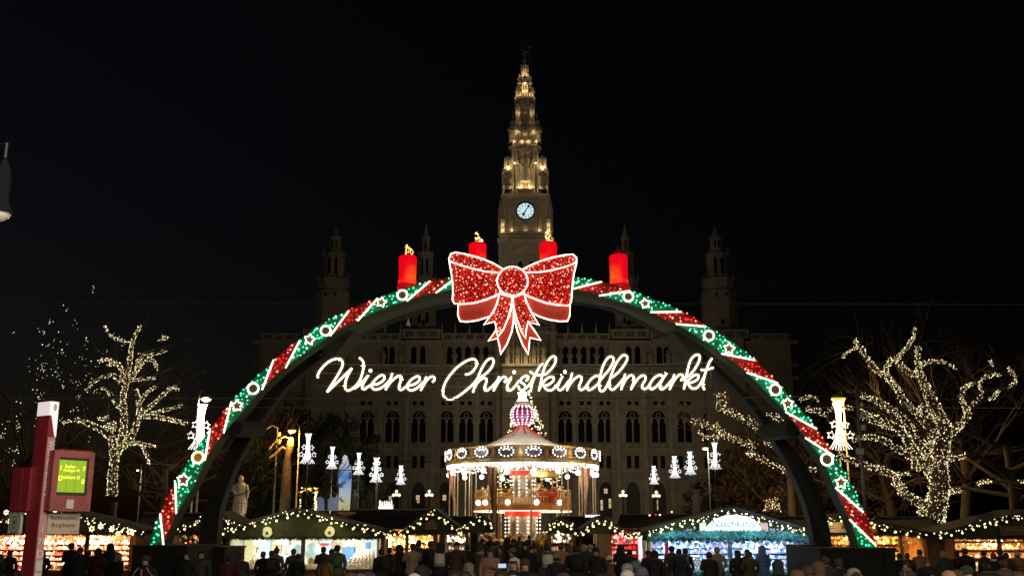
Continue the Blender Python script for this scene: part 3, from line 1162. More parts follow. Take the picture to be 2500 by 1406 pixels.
# diagonal light bars: (outer end, inner end)
BARS = [((391, 1253), (399, 1330)), ((428, 1178), (430, 1253)), ((513, 1045), (500, 1123)), ((565, 980), (546, 1057)), ((668, 878), (640, 951)), ((732, 831), (697, 898)),
        ((852, 758), (806, 820)), ((922, 728), (873, 783)), ((1050, 686), (993, 735)), ((1102, 687), (1064, 715)),
        ((1467, 688), (1400, 705)), ((1538, 710), (1463, 722)), ((1664, 761), (1588, 762)), ((1724, 797), (1651, 791)), ((1843, 879), (1761, 863)), ((1899, 935), (1823, 909)),
        ((1994, 1047), (1918, 1005)), ((2037, 1113), (1966, 1068)), ((2108, 1250), (2040, 1190)), ((2138, 1330), (2074, 1267))]
us = [(nearest(OW, xz(a)), nearest(IW, xz(b))) for a, b in BARS]
us = [(0.0, 0.0)] + us + [(len(OW) - 1.0, len(IW) - 1.0)]
rb = random.Random(3)
for k in range(len(us) - 1):
    (a0, b0), (a1, b1) = us[k], us[k + 1]
    poly = cut(OW, a0, max(a1, a0 + .01)) + list(reversed(cut(IW, b0, max(b1, b0 + .01))))
    if k == 0:
        poly = cut(OW, 0, a1) + list(reversed(cut(IW, 0, max(b1, .02))))
    red = k % 2 == 1 if k < 11 else k % 2 == 1
    colr = 'red' if red else 'green'
    p = MB()
    p.prism(poly, AY - .05, AY + .015)
    pan = p.build('tinsel_panel', 'tinsel_' + colr, arch, world=True)
    bl = MB()
    for (x, z) in scatter(poly, .15, rb, .42):
        r_ = rb.uniform(.024, .047)
        bl.octa((x, AY - .10 - rb.uniform(0, .07), z), r_, 1 if rb.random() < .34 else 0)
    o = bl.build('led_bulbs', ['bulb_' + colr, 'bulb_' + colr + '_hot'], pan, world=True)
    o['kind'] = 'stuff'
for a, b in BARS:
    p = MB()
    A, B = at(*a, AY - .16), at(*b, AY - .16)
    p.tube([A, B], .026, 6)
    p.build('light_bar', 'bar_white', arch, world=True)


def ring_pts(c, r, n=20, Y=0):
    return [(c[0] + r * math.cos(2 * PI * i / n), Y, c[1] + r * math.sin(2 * PI * i / n)) for i in range(n)]


def star_pts(c, r, rot=0.0, k=5, inner=.48):
    out = []
    for i in range(2 * k):
        a = PI / 2 + rot + i * PI / k
        q = r if i % 2 == 0 else r * inner
        out.append((c[0] + q * math.cos(a), c[1] + q * math.sin(a)))
    return out


M['ring_disc'] = mat('olive_ring_panel', (0.13, 0.10, 0.045), 0.7, vary=0.2)
M['ring_gold'] = mat('gold_ring_panel', (0.62, 0.38, 0.05), 0.5, vary=0.2)
q = mpp(1000, AY)
for px, py, r in ((483, 1116, 14.5), (618, 948, 14), (795, 807, 13), (982, 720, 13), (1534, 724, 13), (1731, 819, 13), (1893, 951, 14), (2019, 1121, 15)):
    c = xz((px, py), AY - .2)
    p = MB()
    p.tube(ring_pts(c, r * q * .93, 22, AY - .2), .031, 6, close=True)
    o = p.build('light_ring', 'bar_white', arch, world=True)
    p = MB()
    p.prism([(a, b) for a, _, b in ring_pts(c, r * q * .85, 20)], AY - .19, AY - .15)
    p.build('ring_panel', 'ring_gold' if px == 483 else 'ring_disc', o, world=True)
for px, py, r in ((448, 1171, 18), (579, 990, 16.5), (756, 829, 16), (931, 738, 15), (1575, 741, 15), (1780, 851, 16.5), (1923, 985, 16.5), (2053, 1177, 17)):
    c = xz((px, py), AY - .2)
    p = MB()
    sp = star_pts(c, r * q * .9, rb.uniform(-.2, .2), 5, .56)
    p.tube([(a, AY - .22, b) for a, b in sp], .023, 6, close=True)
    o = p.build('light_star', 'bar_white', arch, world=True)
    p = MB()
    p.prism(star_pts(c, r * q * .76, 0, 5, .56), AY - .19, AY - .15)
    p.build('star_panel', 'ring_disc', o, world=True)

# weights under both feet
for (x0, x1, y1, Y0, Y1, lab) in ((322, 455, 1330, AY - 1.0, AY + 2.6, 'black covered ballast block under the left arch foot with green lights above'),
                                   (458, 548, 1334, AB - 1.4, AB + 1.2, 'black ballast block under the dark rear leg beside the cream stall'),
                                   (1958, 2030, 1330, AB - 1.4, AB + .6, 'black ballast block under the dark rear leg beside the blue stall'),
                                   (2003, 2186, 1337, AY - 1.0, AY + 2.0, 'black covered ballast block under the right arch foot beside the yellow stall')):
    b = MB()
    z = zat(y1, Y0)
    xa, xb = at(x0, 1360, Y0).x, at(x1, 1360, Y0).x
    b.bx(xa, xb, Y0, Y1, 0, z - .06)
    b.bx(xa - .04, xb + .04, Y0 - .04, Y1 + .04, z - .06, z)
    t = thing('ballast_block', lab, 'ballast', ((xa + xb) / 2, (Y0 + Y1) / 2, 0))
    b.build('cover', 'ballast', t, world=True)
    b = MB()
    for i in range(4):
        x = xa + (xb - xa) * (i + .5) / 4
        b.bx(x - .03, x + .03, Y0 - .05, Y0 - .003, 0, z - .06)
    b.build('strap', 'arch_dark', t, world=True)

# ------------------------------------------------------------------ the bow
BO = AY - .55
bow = thing('light_bow', 'big red bow of lights outlined in white on top of the arch', 'bow', (at(1250, 700, BO).x, BO, at(1250, 690, BO).z))


def bp(pts, Y=BO):
    return [xz((1060 + x / 4.134, 560 + y / 4.134), Y) for x, y in pts]


LT = [(690, 400), (600, 348), (500, 305), (400, 275), (300, 250), (215, 236), (170, 250), (150, 300)]
LB = [(150, 300), (158, 360), (175, 450), (186, 540), (190, 640), (185, 715), (205, 752), (300, 756), (400, 746), (500, 720), (600, 680), (665, 650)]
RT = [(895, 405), (980, 362), (1080, 322), (1200, 286), (1320, 262), (1400, 256), (1436, 290), (1436, 345)]
RB = [(1436, 345), (1412, 440), (1396, 550), (1390, 650), (1382, 735), (1360, 770), (1250, 765), (1130, 745), (1030, 710), (950, 678), (905, 650)]
KN = [(790 + 155 * math.cos(2 * PI * i / 28), 525 + 145 * math.sin(2 * PI * i / 28)) for i in range(28)]
TL = [(660, 650), (640, 740), (595, 840), (500, 966), (612, 932), (628, 1010), (640, 1092), (700, 1010), (745, 900), (775, 790), (785, 690)]
TR = [(795, 690), (805, 800), (835, 910), (880, 1030), (922, 1105), (930, 1010), (945, 932), (1062, 970), (985, 850), (930, 730), (905, 650)]
LF = [(240, 762), (240, 870), (262, 928), (330, 936), (430, 922), (565, 882), (620, 790), (655, 665), (520, 714), (400, 744)]
RF = [(1372, 772), (1366, 880), (1345, 928), (1270, 932), (1150, 912), (1060, 882), (985, 845), (930, 735), (912, 662), (1030, 712), (1130, 747), (1250, 767)]
UL = [(630, 1010), (545, 1130), (640, 1100), (660, 1180), (668, 1265), (735, 1160), (785, 1030), (803, 900), (797, 740), (760, 880)]
UR = [(800, 760), (805, 890), (840, 1030), (890, 1160), (950, 1266), (957, 1180), (966, 1095), (1078, 1122), (1010, 1020), (945, 930), (880, 960)]


def bow_panel(name, poly, Y, lit, outline=True, close=True):
    p = MB()
    pw = bp(poly, Y)
    p.prism(pw, Y, Y + .06)
    o = p.build(name, 'tinsel_red' if lit else 'red_sheet', bow, world=True)
    if outline:
        t = MB()
        t.tube([(a, Y - .05, b) for a, b in pw], .023, 6, close=close)
        t.build('light_hose', 'bar_white', o, world=True)
    if lit:
        bl = MB()
        for (x, z) in scatter(pw, .098, rb, .36):
            bl.octa((x, Y - rb.uniform(.03, .08), z), rb.uniform(.019, .037), 1 if rb.random() < .34 else 0)
        q_ = bl.build('led_bulbs', ['bulb_red', 'bulb_red_hot'], o, world=True)
        q_['kind'] = 'stuff'
    return o


bow_panel('back_tail', UL, BO + .22, False)
bow_panel('back_tail', UR, BO + .24, False)
bow_panel('back_flap', LF, BO + .26, False)
bow_panel('back_flap', RF, BO + .28, False)
bow_panel('tail', TL, BO + .08, True)
bow_panel('tail', TR, BO + .10, True)
o = bow_panel('loop', LT + LB[1:], BO, True)
t = MB()
t.tube([(a, BO - .06, b) for a, b in bp([(160, 328), (280, 370), (400, 405), (520, 430), (640, 440)])], .02, 6)
t.build('light_hose', 'bar_white', o, world=True)
o = bow_panel('loop', RT + RB[1:], BO + .02, True)
t = MB()
t.tube([(a, BO - .06, b) for a, b in bp([(1430, 342), (1330, 380), (1200, 415), (1080, 435), (940, 440)])], .02, 6)
t.build('light_hose', 'bar_white', o, world=True)
bow_panel('knot', KN, BO - .14, True)

# ------------------------------------------------------------------ four candles
M['candle_red'], nt, b_ = new_mat('red_inflated_candle')
b_.inputs['Base Color'].default_value = (0.6, 0.01, 0.015, 1)
b_.inputs['Roughness'].default_value = 0.35
tcn = nt.nodes.new("ShaderNodeTexCoord")
gr = nt.nodes.new("ShaderNodeTexGradient")
gr.gradient_type = 'SPHERICAL'
mp_ = nt.nodes.new("ShaderNodeMapping")
mp_.inputs['Location'].default_value = (-.55, .35, -.62)
mp_.inputs['Scale'].default_value = (2.2, 1.2, 1.7)
cr_ = nt.nodes.new("ShaderNodeValToRGB")
cr_.color_ramp.elements[0].color, cr_.color_ramp.elements[1].color = (0.78, 0.0, 0.008, 1), (1.0, 0.10, 0.01, 1)
cr_.color_ramp.elements[0].position, cr_.color_ramp.elements[1].position = 0.15, 0.85
nt.links.new(tcn.outputs['Object'], mp_.inputs['Vector'])
nt.links.new(mp_.outputs['Vector'], gr.inputs['Vector'])
nt.links.new(gr.outputs['Fac'], cr_.inputs['Fac'])
nt.links.new(cr_.outputs['Color'], b_.inputs['Emission Color'])
b_.inputs['Emission Strength'].default_value = 0.95
M['candle_red'].cycles.emission_sampling = 'NONE'
M['candle_foot'] = glow('red_candle_foot', (0.6, 0.004, 0.008), 0.5, 'NONE', (0.5, 0.01, 0.01))
for (px, yb, yt, w_, fl, lab, flip) in ((994, 706, 625, 44, True, 'glowing red candle with gold flame, furthest left on the arch', 1),
                                        (1165.5, 680, 594, 43, True, 'red candle with gold flame rising behind the bow left of the clock tower', 1),
                                        (1339, 680, 592, 43, True, 'red candle with gold flame rising behind the bow in front of the clock tower', -1),
                                        (1511.5, 706, 623, 45, False, 'red candle with an unlit dark flame on the right side of the arch', -1)):
    Y = AY + .55
    q = mpp(660, Y)
    P0 = at(px, yb, Y)
    H = zat(yt, Y) - P0.z
    r_ = w_ / 2 * q
    t = thing('candle', lab, 'candle', P0, group='candles on the light arch')
    t.rotation_euler = (0, 0, 0)
    c = MB()
    c.lathe([(r_ * .9, .02), (r_ * .93, .12 * H), (r_ * .97, .3 * H), (r_ * .985, .34 * H), (r_ * .96, .36 * H), (r_, .7 * H), (r_, .93 * H), (r_ * .9, .985 * H), (r_ * .55, H), (.04, H * .995)], n=28)
    o = c.build('body', 'candle_red', t, True)
    if flip < 0:
        o.scale.x = -1
    rg = MB()
    for z in (.19, .235):
        rg.tube([(r_ * .975 * math.cos(2 * PI * i / 28), r_ * .975 * math.sin(2 * PI * i / 28), z * H) for i in range(28)], .012, 4, close=True)
    rg.build('seam', 'bulb_red', o)
    c = MB()
    c.lathe([(r_ * 1.08, 0), (r_ * 1.16, .05), (r_ * 1.12, .13), (r_ * .92, .16)], n=28)
    c.build('foot', 'candle_foot', t, True)
    f = MB()
    fh = (28 if fl else 26) * q
    prof = [(.3, 0), (.42, .16), (.44, .34), (.34, .55), (.2, .78), (.06, 1.0)]
    if fl:
        rr = random.Random(int(px))
        for i in range(46):
            tt = rr.random() ** 1.3
            z = tt * fh
            k_ = min(int(tt * 5), 4)
            wd = (prof[k_][0] + (prof[k_ + 1][0] - prof[k_][0]) * (tt * 5 - k_)) * r_ * .95
            a = rr.uniform(0, 2 * PI)
            f.octa((wd * math.cos(a) + .05 * math.sin(tt * 5), wd * math.sin(a), H + z), rr.uniform(.016, .034), 0 if rr.random() < .8 else 1)
        f.build('flame', ['candle_flame', 'fairy'], t)
    else:
        f.lathe([(a * r_ * 1.0, H + z * fh) for a, z in prof], n=10)
        f.build('flame', 'wl_red', t, True)

# ------------------------------------------------------------------ the writing "Wiener Christkindlmarkt"
SY = AY + .15
M['halo'] = bpy.data.materials.new('sign_halo_glow')  # added glow volume that imitates a halo round the letters
M['halo'].use_nodes = True
nt = M['halo'].node_tree
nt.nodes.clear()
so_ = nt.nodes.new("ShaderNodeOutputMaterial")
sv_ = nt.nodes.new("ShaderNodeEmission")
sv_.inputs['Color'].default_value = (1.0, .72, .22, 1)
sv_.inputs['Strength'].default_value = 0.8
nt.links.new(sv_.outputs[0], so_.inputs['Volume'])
M['halo'].cycles.emission_sampling = 'NONE'
sign = thing('neon_sign', 'white neon script sign reading Wiener Christkindlmarkt hanging inside the arch', 'sign', at(1255, 930, SY))
Z1, Z2, Z3, Z4 = (760, 850, 7.8125), (1060, 850, 7.8125), (1300, 850, 10.042), (1480, 850, 8.929)
LET = [
    (Z1, [(125, 565), (128, 500), (170, 420), (250, 325), (350, 245), (450, 205), (530, 198), (580, 230), (600, 290), (580, 370), (500, 520), (400, 675), (300, 835)],
     [(300, 835), (400, 740), (520, 625), (640, 510), (720, 430), (775, 378)], [(775, 378), (720, 470), (665, 590), (643, 700), (652, 770), (700, 805), (780, 770), (860, 700), (930, 600), (975, 470), (998, 340), (990, 260), (960, 215), (915, 180)]),
    (Z1, [(810, 770), (890, 720), (960, 650), (1030, 580), (1088, 512), (1030, 605), (978, 700), (970, 755), (1010, 780), (1070, 740), (1150, 690)], 'dot', (1128, 425)),
    (Z1, [(1150, 690), (1250, 682), (1340, 640), (1395, 580), (1390, 530), (1340, 515), (1260, 560), (1185, 640), (1150, 710), (1170, 762), (1220, 786), (1300, 770), (1380, 722), (1450, 660), (1500, 600)]),
    (Z1, [(1545, 472), (1510, 580), (1460, 690), (1415, 795)], [(1420, 780), (1500, 660), (1580, 580), (1650, 532), (1700, 528), (1720, 565), (1700, 640), (1670, 730), (1680, 780), (1720, 790), (1780, 750), (1840, 705)]),
    (Z1, [(1840, 705), (1940, 692), (2020, 650), (2070, 590), (2060, 545), (2010, 537), (1930, 580), (1862, 650), (1832, 720), (1852, 778), (1900, 800), (1980, 780), (2060, 720), (2140, 640)]),
    (Z1, [(2195, 540), (2160, 630), (2120, 720), (2085, 805)], [(2092, 790), (2180, 640), (2250, 562), (2310, 538), (2350, 560), (2350, 600), (2308, 645)]),
    (Z2, [(590, 500), (660, 490), (730, 442), (790, 362), (815, 290), (800, 235), (750, 207), (660, 222), (550, 280), (430, 370), (320, 490), (230, 620), (180, 740), (165, 850), (190, 920), (250, 965), (330, 970), (430, 932), (560, 840), (680, 740), (760, 660), (830, 572)]),
    (Z2, [(738, 840), (780, 710), (830, 570), (890, 420), (960, 292), (1030, 212), (1090, 192), (1130, 222), (1130, 280), (1090, 370), (1010, 462), (920, 530), (840, 582)],
     [(760, 770), (830, 650), (900, 590), (960, 567), (1000, 592), (990, 660), (960, 740), (965, 790), (1000, 805), (1070, 760), (1150, 680), (1200, 620)]),
    (Z2, [(1240, 537), (1210, 610), (1165, 720), (1132, 815)], [(1140, 790), (1220, 650), (1290, 562), (1340, 542), (1370, 562), (1370, 600), (1338, 645)]),
    (Z2, [(1340, 645), (1400, 620), (1480, 547), (1430, 640), (1390, 720), (1390, 780), (1430, 805), (1490, 780), (1560, 700), (1620, 610)], 'dot', (1525, 455)),
    (Z2, [(1745, 620), (1790, 590), (1795, 547), (1760, 522), (1700, 547), (1650, 600), (1650, 640), (1700, 672), (1740, 720), (1720, 780), (1670, 800), (1620, 770), (1608, 715)], [(1720, 780), (1790, 720), (1850, 640), (1900, 540)]),
    (Z2, [(2075, 292), (2020, 340), (1960, 440), (1910, 550), (1860, 700), (1840, 828)], [(1825, 440), (1880, 480), (1950, 506), (2040, 512)]),
    (Z2, [(2040, 512), (2130, 490), (2210, 420), (2280, 330), (2320, 240), (2320, 182), (2275, 152), (2210, 192), (2140, 290), (2090, 410), (2060, 520), (2030, 670), (1995, 815)],
     [(2005, 780), (2090, 640), (2160, 570), (2230, 542), (2280, 557), (2280, 600), (2230, 660), (2160, 700), (2100, 715), (2120, 762), (2180, 800), (2250, 790), (2330, 720), (2390, 650)]),
    (Z3, [(560, 940), (640, 850), (740, 682), (690, 770), (640, 880), (615, 960), (640, 1010), (690, 1020), (750, 980), (830, 880), (900, 780)], 'dot', (797, 578)),
    (Z3, [(975, 602), (940, 730), (890, 890), (845, 1035)], [(852, 1000), (940, 850), (1030, 750), (1110, 692), (1170, 687), (1205, 722), (1195, 800), (1150, 900), (1140, 970), (1170, 1010), (1220, 1015), (1290, 960), (1345, 880)]),
    (Z3, [(1650, 692), (1580, 672), (1490, 710), (1400, 800), (1347, 890), (1337, 970), (1370, 1015), (1430, 1010), (1520, 950), (1600, 870), (1680, 760), (1770, 650), (1870, 530), (1950, 400), (1990, 300), (1980, 232), (1920, 202), (1850, 232), (1780, 330), (1720, 460), (1680, 600), (1642, 790), (1632, 930), (1650, 1020), (1700, 1050), (1760, 1020), (1820, 930), (1880, 810)]),
    (Z3, [(1940, 720), (2020, 660), (2120, 570), (2220, 450), (2290, 340), (2325, 250), (2310, 192), (2250, 167), (2180, 200), (2090, 310), (2010, 450), (1950, 600), (1900, 760), (1880, 880), (1890, 960), (1940, 1010), (1990, 1005), (2060, 940), (2150, 840), (2230, 740)]),
    (Z4, [(415, 557), (390, 650), (350, 790), (325, 903)], [(332, 870), (410, 710), (480, 622), (540, 587), (590, 612), (610, 680), (590, 760), (560, 840), (540, 898)], [(545, 880), (640, 730), (710, 642), (780, 597), (830, 597), (860, 642), (840, 710), (790, 790), (780, 840), (810, 880), (860, 880), (920, 830), (970, 750)]),
    (Z4, [(1240, 622), (1190, 582), (1130, 592), (1050, 642), (980, 730), (945, 810), (950, 868), (1000, 888), (1070, 850), (1150, 770), (1240, 650), (1320, 542), (1240, 655), (1190, 750), (1167, 820), (1180, 878), (1230, 888), (1300, 840), (1380, 750), (1440, 680)]),
    (Z4, [(1485, 572), (1450, 680), (1410, 800), (1385, 898)], [(1392, 870), (1480, 700), (1550, 612), (1610, 572), (1660, 582), (1680, 620), (1660, 660), (1622, 690), (1680, 680), (1735, 625)]),
    (Z4, [(1692, 893), (1720, 750), (1750, 600), (1780, 450), (1830, 282), (1900, 180), (1980, 137), (2030, 160), (2040, 220), (2010, 310), (1950, 420), (1870, 530), (1780, 612)],
     [(1705, 830), (1780, 712), (1870, 622), (1950, 577), (2010, 592), (2010, 640), (1960, 700), (1870, 740), (1800, 762), (1810, 810), (1850, 860), (1920, 878), (1990, 850), (2060, 760), (2130, 630)]),
    (Z4, [(2308, 217), (2250, 300), (2200, 430), (2150, 580), (2110, 740), (2110, 830), (2143, 903)], [(2062, 468), (2150, 470), (2240, 450), (2338, 420)]),
]
for L in LET:
    (ox, oy, sc) = L[0]
    mb, halo_mb = MB(), MB()
    i = 1
    while i < len(L):
        if L[i] == 'dot':
            d = L[i + 1]
            mb.ball(at(ox + d[0] / sc, oy + d[1] / sc, SY), .058)
            i += 2
            continue
        pts = [at(ox + a / sc, oy + b / sc, SY + .004 * i) for a, b in L[i]]
        sp = smooth_path(pts, 3)
        mb.tube(sp, .030, 6)
        halo_mb.tube(sp, .085, 8)
        i += 1
    o = mb.build('letter', 'neon', sign, True, world=True)
    halo_mb.build('halo_shell', 'halo', o, True, world=True)  # halo shell added round the letter, no real part of it
hz = MB()
for pts in (([(770, 886), (900, 891), (1080, 894), (1250, 894), (1480, 891), (1728, 885)]), ([(785, 911), (1250, 913), (1722, 911)]), ([(765, 942), (1250, 944), (1765, 941)])):
    hz.tube([at(a, b, SY + .08) for a, b in pts], .005, 4)
for px in (772, 905, 1150, 1400, 1560, 1735):
    hz.tube([at(px, 886, SY + .09), at(px, 944, SY + .09)], .003, 4)
hz.build('support_wire', 'grey_metal', sign, world=True)

# bell lamp under the arch
p0 = at(997, 777, 36.5)
t = thing('pendant_lamp', 'small white cone lamp hanging under the left half of the arch', 'lamp', p0)
b = MB()
q = mpp(785, 36.5)
b.lathe([(1.5 * q, 0), (2.2 * q, -6 * q), (6 * q, -17 * q), (6.2 * q, -18 * q)], n=14)
b.build('shade', 'wl_white', t, True)
b = MB()
b.ball((0, 0, -20 * q), 4.4 * q)
b.build('lens', 'iron', t, True)
b = MB()
b.tube([(0, 0, 0), (0, 0, .9)], .012, 5)
b.build('rod', 'iron', t)
# ------------------------------------------------------------------ the two-storey carousel
CY, CPX = 75.0, 1276.0
cq = mpp(1150, CY)
cx = at(CPX, 1150, CY).x
car = thing('carousel', 'tall two-storey carousel with a pale tent roof, purple onion top and rows of white bulbs', 'carousel', (cx, CY, 0))
CR = 184 * cq


def cz_(py):
    return zat(py, CY)


M['tent'] = mat('pale_tent_canvas', (0.50, 0.46, 0.40), 0.85, vary=0.15, scale=1.5)
M['cream'] = mat('cream_carousel_paint', (0.70, 0.62, 0.42), 0.5, vary=0.2, scale=2)
M['cream_board'] = mat('grey_gold_rounding_board', (0.30, 0.27, 0.21), 0.5, vary=0.35, scale=3)
M['gold'] = mat('gold_carousel_paint', (0.62, 0.38, 0.09), 0.35, 0.3, vary=0.25, scale=4)
M['orange_paint'] = mat('orange_deck_paint', (0.65, 0.23, 0.06), 0.45, vary=0.2, scale=3)
M['purple'] = glow('purple_onion_glow', (0.25, 0.02, 0.12), 0.35, 'NONE', (0.16, 0.012, 0.08))  # glow put into the dome's colour, though it is no lamp
M['red_valance'] = glow('lit_red_valance', (1.0, 0.05, 0.02), 0.55, 'NONE', (0.7, 0.04, 0.02))
M['star_dim'] = glow('dim_white_strip', (1.0, .93, .8), .8)
M['curtain'], nt, b_ = new_mat('striped_carousel_drape')
tc_ = nt.nodes.new("ShaderNodeTexCoord")
wv = nt.nodes.new("ShaderNodeTexWave")
wv.inputs['Scale'].default_value = 0.9
wv.inputs['Distortion'].default_value = 1.5
rp = nt.nodes.new("ShaderNodeValToRGB")
rp.color_ramp.interpolation = 'CONSTANT'
rp.color_ramp.elements[0].color, rp.color_ramp.elements[1].color = (0.55, 0.05, 0.03, 1), (0.75, 0.62, 0.40, 1)
rp.color_ramp.elements[1].position = 0.36
nt.links.new(tc_.outputs['Object'], wv.inputs['Vector'])
nt.links.new(wv.outputs['Fac'], rp.inputs['Fac'])
nt.links.new(rp.outputs['Color'], b_.inputs['Base Color'])
M['curtain_red'] = mat('red_drape', (0.6, 0.05, 0.03), .7, vary=.25)
M['panel_grey'] = mat('dark_medallion_panel', (0.10, 0.10, 0.13), .4, vary=.3)
M['mirror'] = mat('old_mirror_panel', (0.45, 0.46, 0.42), .15, .7, vary=.2)

b = MB()
b.lathe([(13 * cq, cz_(958)), (11 * cq, cz_(962)), (10 * cq, cz_(970)), (15 * cq, cz_(980))], n=12)
b.build('crown_light', 'globe_white', car, True)
b = MB()
b.lathe([(20 * cq, cz_(981)), (21 * cq, cz_(984)), (20 * cq, cz_(989)), (12 * cq, cz_(990))], n=16)
b.build('collar', 'cream_board', car, True)
on = [(12, 990), (20, 993), (26, 1000), (28.5, 1010), (28, 1020), (24, 1030), (16, 1037), (8, 1041)]
b = MB()
b.lathe([(r_ * cq, cz_(y)) for r_, y in on], n=24)
onion = b.build('onion_dome', 'purple', car, True)
b = MB()
for k in range(14):
    a = 2 * PI * k / 14 + .2
    for i in range(9):
        t = .6 + i * (len(on) - 2) / 9.0
        j = int(t)
        r_ = on[j][0] + (on[j + 1][0] - on[j][0]) * (t - j)
        y = on[j][1] + (on[j + 1][1] - on[j][1]) * (t - j)
        b.octa(((r_ + 1.4) * cq * math.cos(a), (r_ + 1.4) * cq * math.sin(a), cz_(y)), 2.1 * cq)
o = b.build('onion_bulbs', 'globe_white', onion)
o['kind'] = 'stuff'
# tent roof, hung in a curve
b = MB()
prof = [(8, 1039), (14, 1046), (28, 1056), (50, 1068), (80, 1083), (118, 1096), (150, 1104), (178, 1110)]
b.lathe([(r_ * cq, cz_(y)) for r_, y in prof], n=38)
b.build('tent_roof', 'tent', car)
b = MB()
for k in range(9):
    a = 2 * PI * k / 9
    pts = [((r_ + .5) * cq * math.cos(a), (r_ + .5) * cq * math.sin(a), cz_(y) + .03) for r_, y in prof[:4]]
    b.tube(pts, [.10, .09, .06, .02], 4)
b.build('roof_stripes', 'curtain_red', car)
# rounding board ring, medallions with bulbs
zt, zb = cz_(1102), cz_(1135)
ring = MB()
n = 38
for k in range(n):
    a0, a1 = 2 * PI * k / n, 2 * PI * (k + 1) / n
    vv = []
    for a in (a0, a1):
        for r_ in (CR, CR - .12):
            for z in (zb, zt):
                vv.append((r_ * math.cos(a), r_ * math.sin(a), z))
    ring.add(vv, [(0, 4, 5, 1), (2, 3, 7, 6), (1, 5, 7, 3), (0, 2, 6, 4)])
ring.build('rounding_board', 'cream_board', car)
for z, rr in ((zt, .07), (zb, .1), (zb + .28, .04)):
    t = MB()
    t.tube([(CR * 1.008 * math.cos(2 * PI * i / 57), CR * 1.008 * math.sin(2 * PI * i / 57), z) for i in range(57)], rr, 5, close=True)
    t.build('gilt_moulding', 'gold', car)
mp = MB()
ell = lambda k_: [(k_ * .54 * math.cos(2 * PI * i / 20), k_ * .35 * math.sin(2 * PI * i / 20)) for i in range(20)]
mp.prism(ell(1.12), -.09, .0)
MEDM = mp.mesh('medallion', 'panel_grey')
bb = MB()
bb.ball((0, 0, 0), .052)
BALLM = bb.mesh('round_bulb', 'globe_white', True)
zm = (zt + zb) / 2 + .12
spots = [(.50 * math.cos(2 * PI * i / 12 + .26), .33 * math.sin(2 * PI * i / 12 + .26)) for i in range(12)] + [(-.2, .12), (.2, .12), (-.07, .17), (.07, .17)]
dm = MB()
dm.prism([(0, .42), (.17, 0), (0, -.42), (-.17, 0)], -.05, 0)
dm.prism([(0, .2), (.08, 0), (0, -.2), (-.08, 0)], -.08, -.04)
DIA = dm.mesh('gilt_diamond', 'gold')
for k in range(19):
    th = rad(7 + 18.95 * k)
    a = th - PI / 2
    o = obj('medallion', MEDM, car, (CR * 1.0 * math.cos(a), CR * math.sin(a), zm))
    o.rotation_euler = (0, 0, th)
    if math.sin(a) < .12:
        for (x, z) in spots:
            obj('bulb', BALLM, o, (x, -.13, z))
        th2 = th + rad(9.5)
        a2 = th2 - PI / 2
        o = obj('gilt_diamond', DIA, car, (CR * math.cos(a2), CR * math.sin(a2), zm - .08))
        o.rotation_euler = (0, 0, th2)
# ceiling with bulb rows
b = MB()
zc = cz_(1141)
b.lathe([(.9, zc + .55), (CR - .15, zc + .12), (CR - .15, zc + .16), (.9, zc + .6)], n=38)
b.build('ceiling', 'cream', car)
b = MB()
for k in range(38):
    a = 2 * PI * k / 38
    for i in range(9):
        r_ = CR * (.22 + .76 * i / 8.0)
        b.octa((r_ * math.cos(a), r_ * math.sin(a), zc + .43 - .36 * r_ / CR), .06)
for k in range(19):
    for i in range(7):
        a = rad(7 + 18.95 * (k + i / 7.0)) - PI / 2
        sag = .36 * math.sin(PI * i / 7.0)
        b.octa((CR * .995 * math.cos(a), CR * .995 * math.sin(a), zb - .08 - sag * .75), .085)
        b.octa((CR * .985 * math.cos(a), CR * .985 * math.sin(a), zb - .04), .075)
o = b.build('ceiling_bulbs', 'globe_white', car)
o['kind'] = 'stuff'
gb = MB()
gb.ball((0, 0, 0), .19)
GLB = gb.mesh('globe', 'globe_white', True)
for k in range(19):
    a = rad(7 + 18.95 * k) - PI / 2
    obj('globe_lamp', GLB, car, (CR * .975 * math.cos(a), CR * .975 * math.sin(a), cz_(1160) + .1 * (k % 2)))
# posts
pm = MB()
pm.lathe([(.036, 0), (.036, cz_(1141))], n=6)
POLE = pm.mesh('pole', 'cream')
for rr, nn, ph in ((.965, 15, 0.1), (.78, 9, .12)):
    for k in range(nn):
        a = 2 * PI * k / nn + ph - PI / 2
        obj('pole', POLE, car, (CR * rr * math.cos(a), CR * rr * math.sin(a), 0))
# upper deck
UR_ = 118 * cq
zd0, zd1 = cz_(1246), cz_(1233)
b = MB()
b.lathe([(.8, zd0), (UR_, zd0), (UR_, zd1), (.8, zd1)], n=32)
b.build('upper_deck', 'orange_paint', car)
b = MB()
for z in (zd1 + .05, zd1 + .55, zd1 + 1.0):
    b.tube([(UR_ * .985 * math.cos(2 * PI * i / 40), UR_ * .985 * math.sin(2 * PI * i / 40), z) for i in range(40)], .028, 4, close=True)
for k in range(120):
    a = 2 * PI * k / 120
    b.box((UR_ * .985 * math.cos(a), UR_ * .985 * math.sin(a), zd1), (.025, .025, 1.0))
for k in range(40):
    a = 2 * PI * k / 40
    b.tube([(UR_ * .985 * math.cos(a + .05 * math.cos(t)), UR_ * .985 * math.sin(a + .05 * math.cos(t)), zd1 + .32 + .2 * math.sin(t)) for t in [i * PI / 4 for i in range(8)]], .015, 4, close=True)
b.build('railing', 'gold', car)
t = MB()
t.tube([(UR_ * 1.0 * math.cos(2 * PI * i / 48), UR_ * 1.0 * math.sin(2 * PI * i / 48), zd0 - .06) for i in range(48)], .05, 5, close=True)
t.build('deck_light_strip', 'star_dim', car)
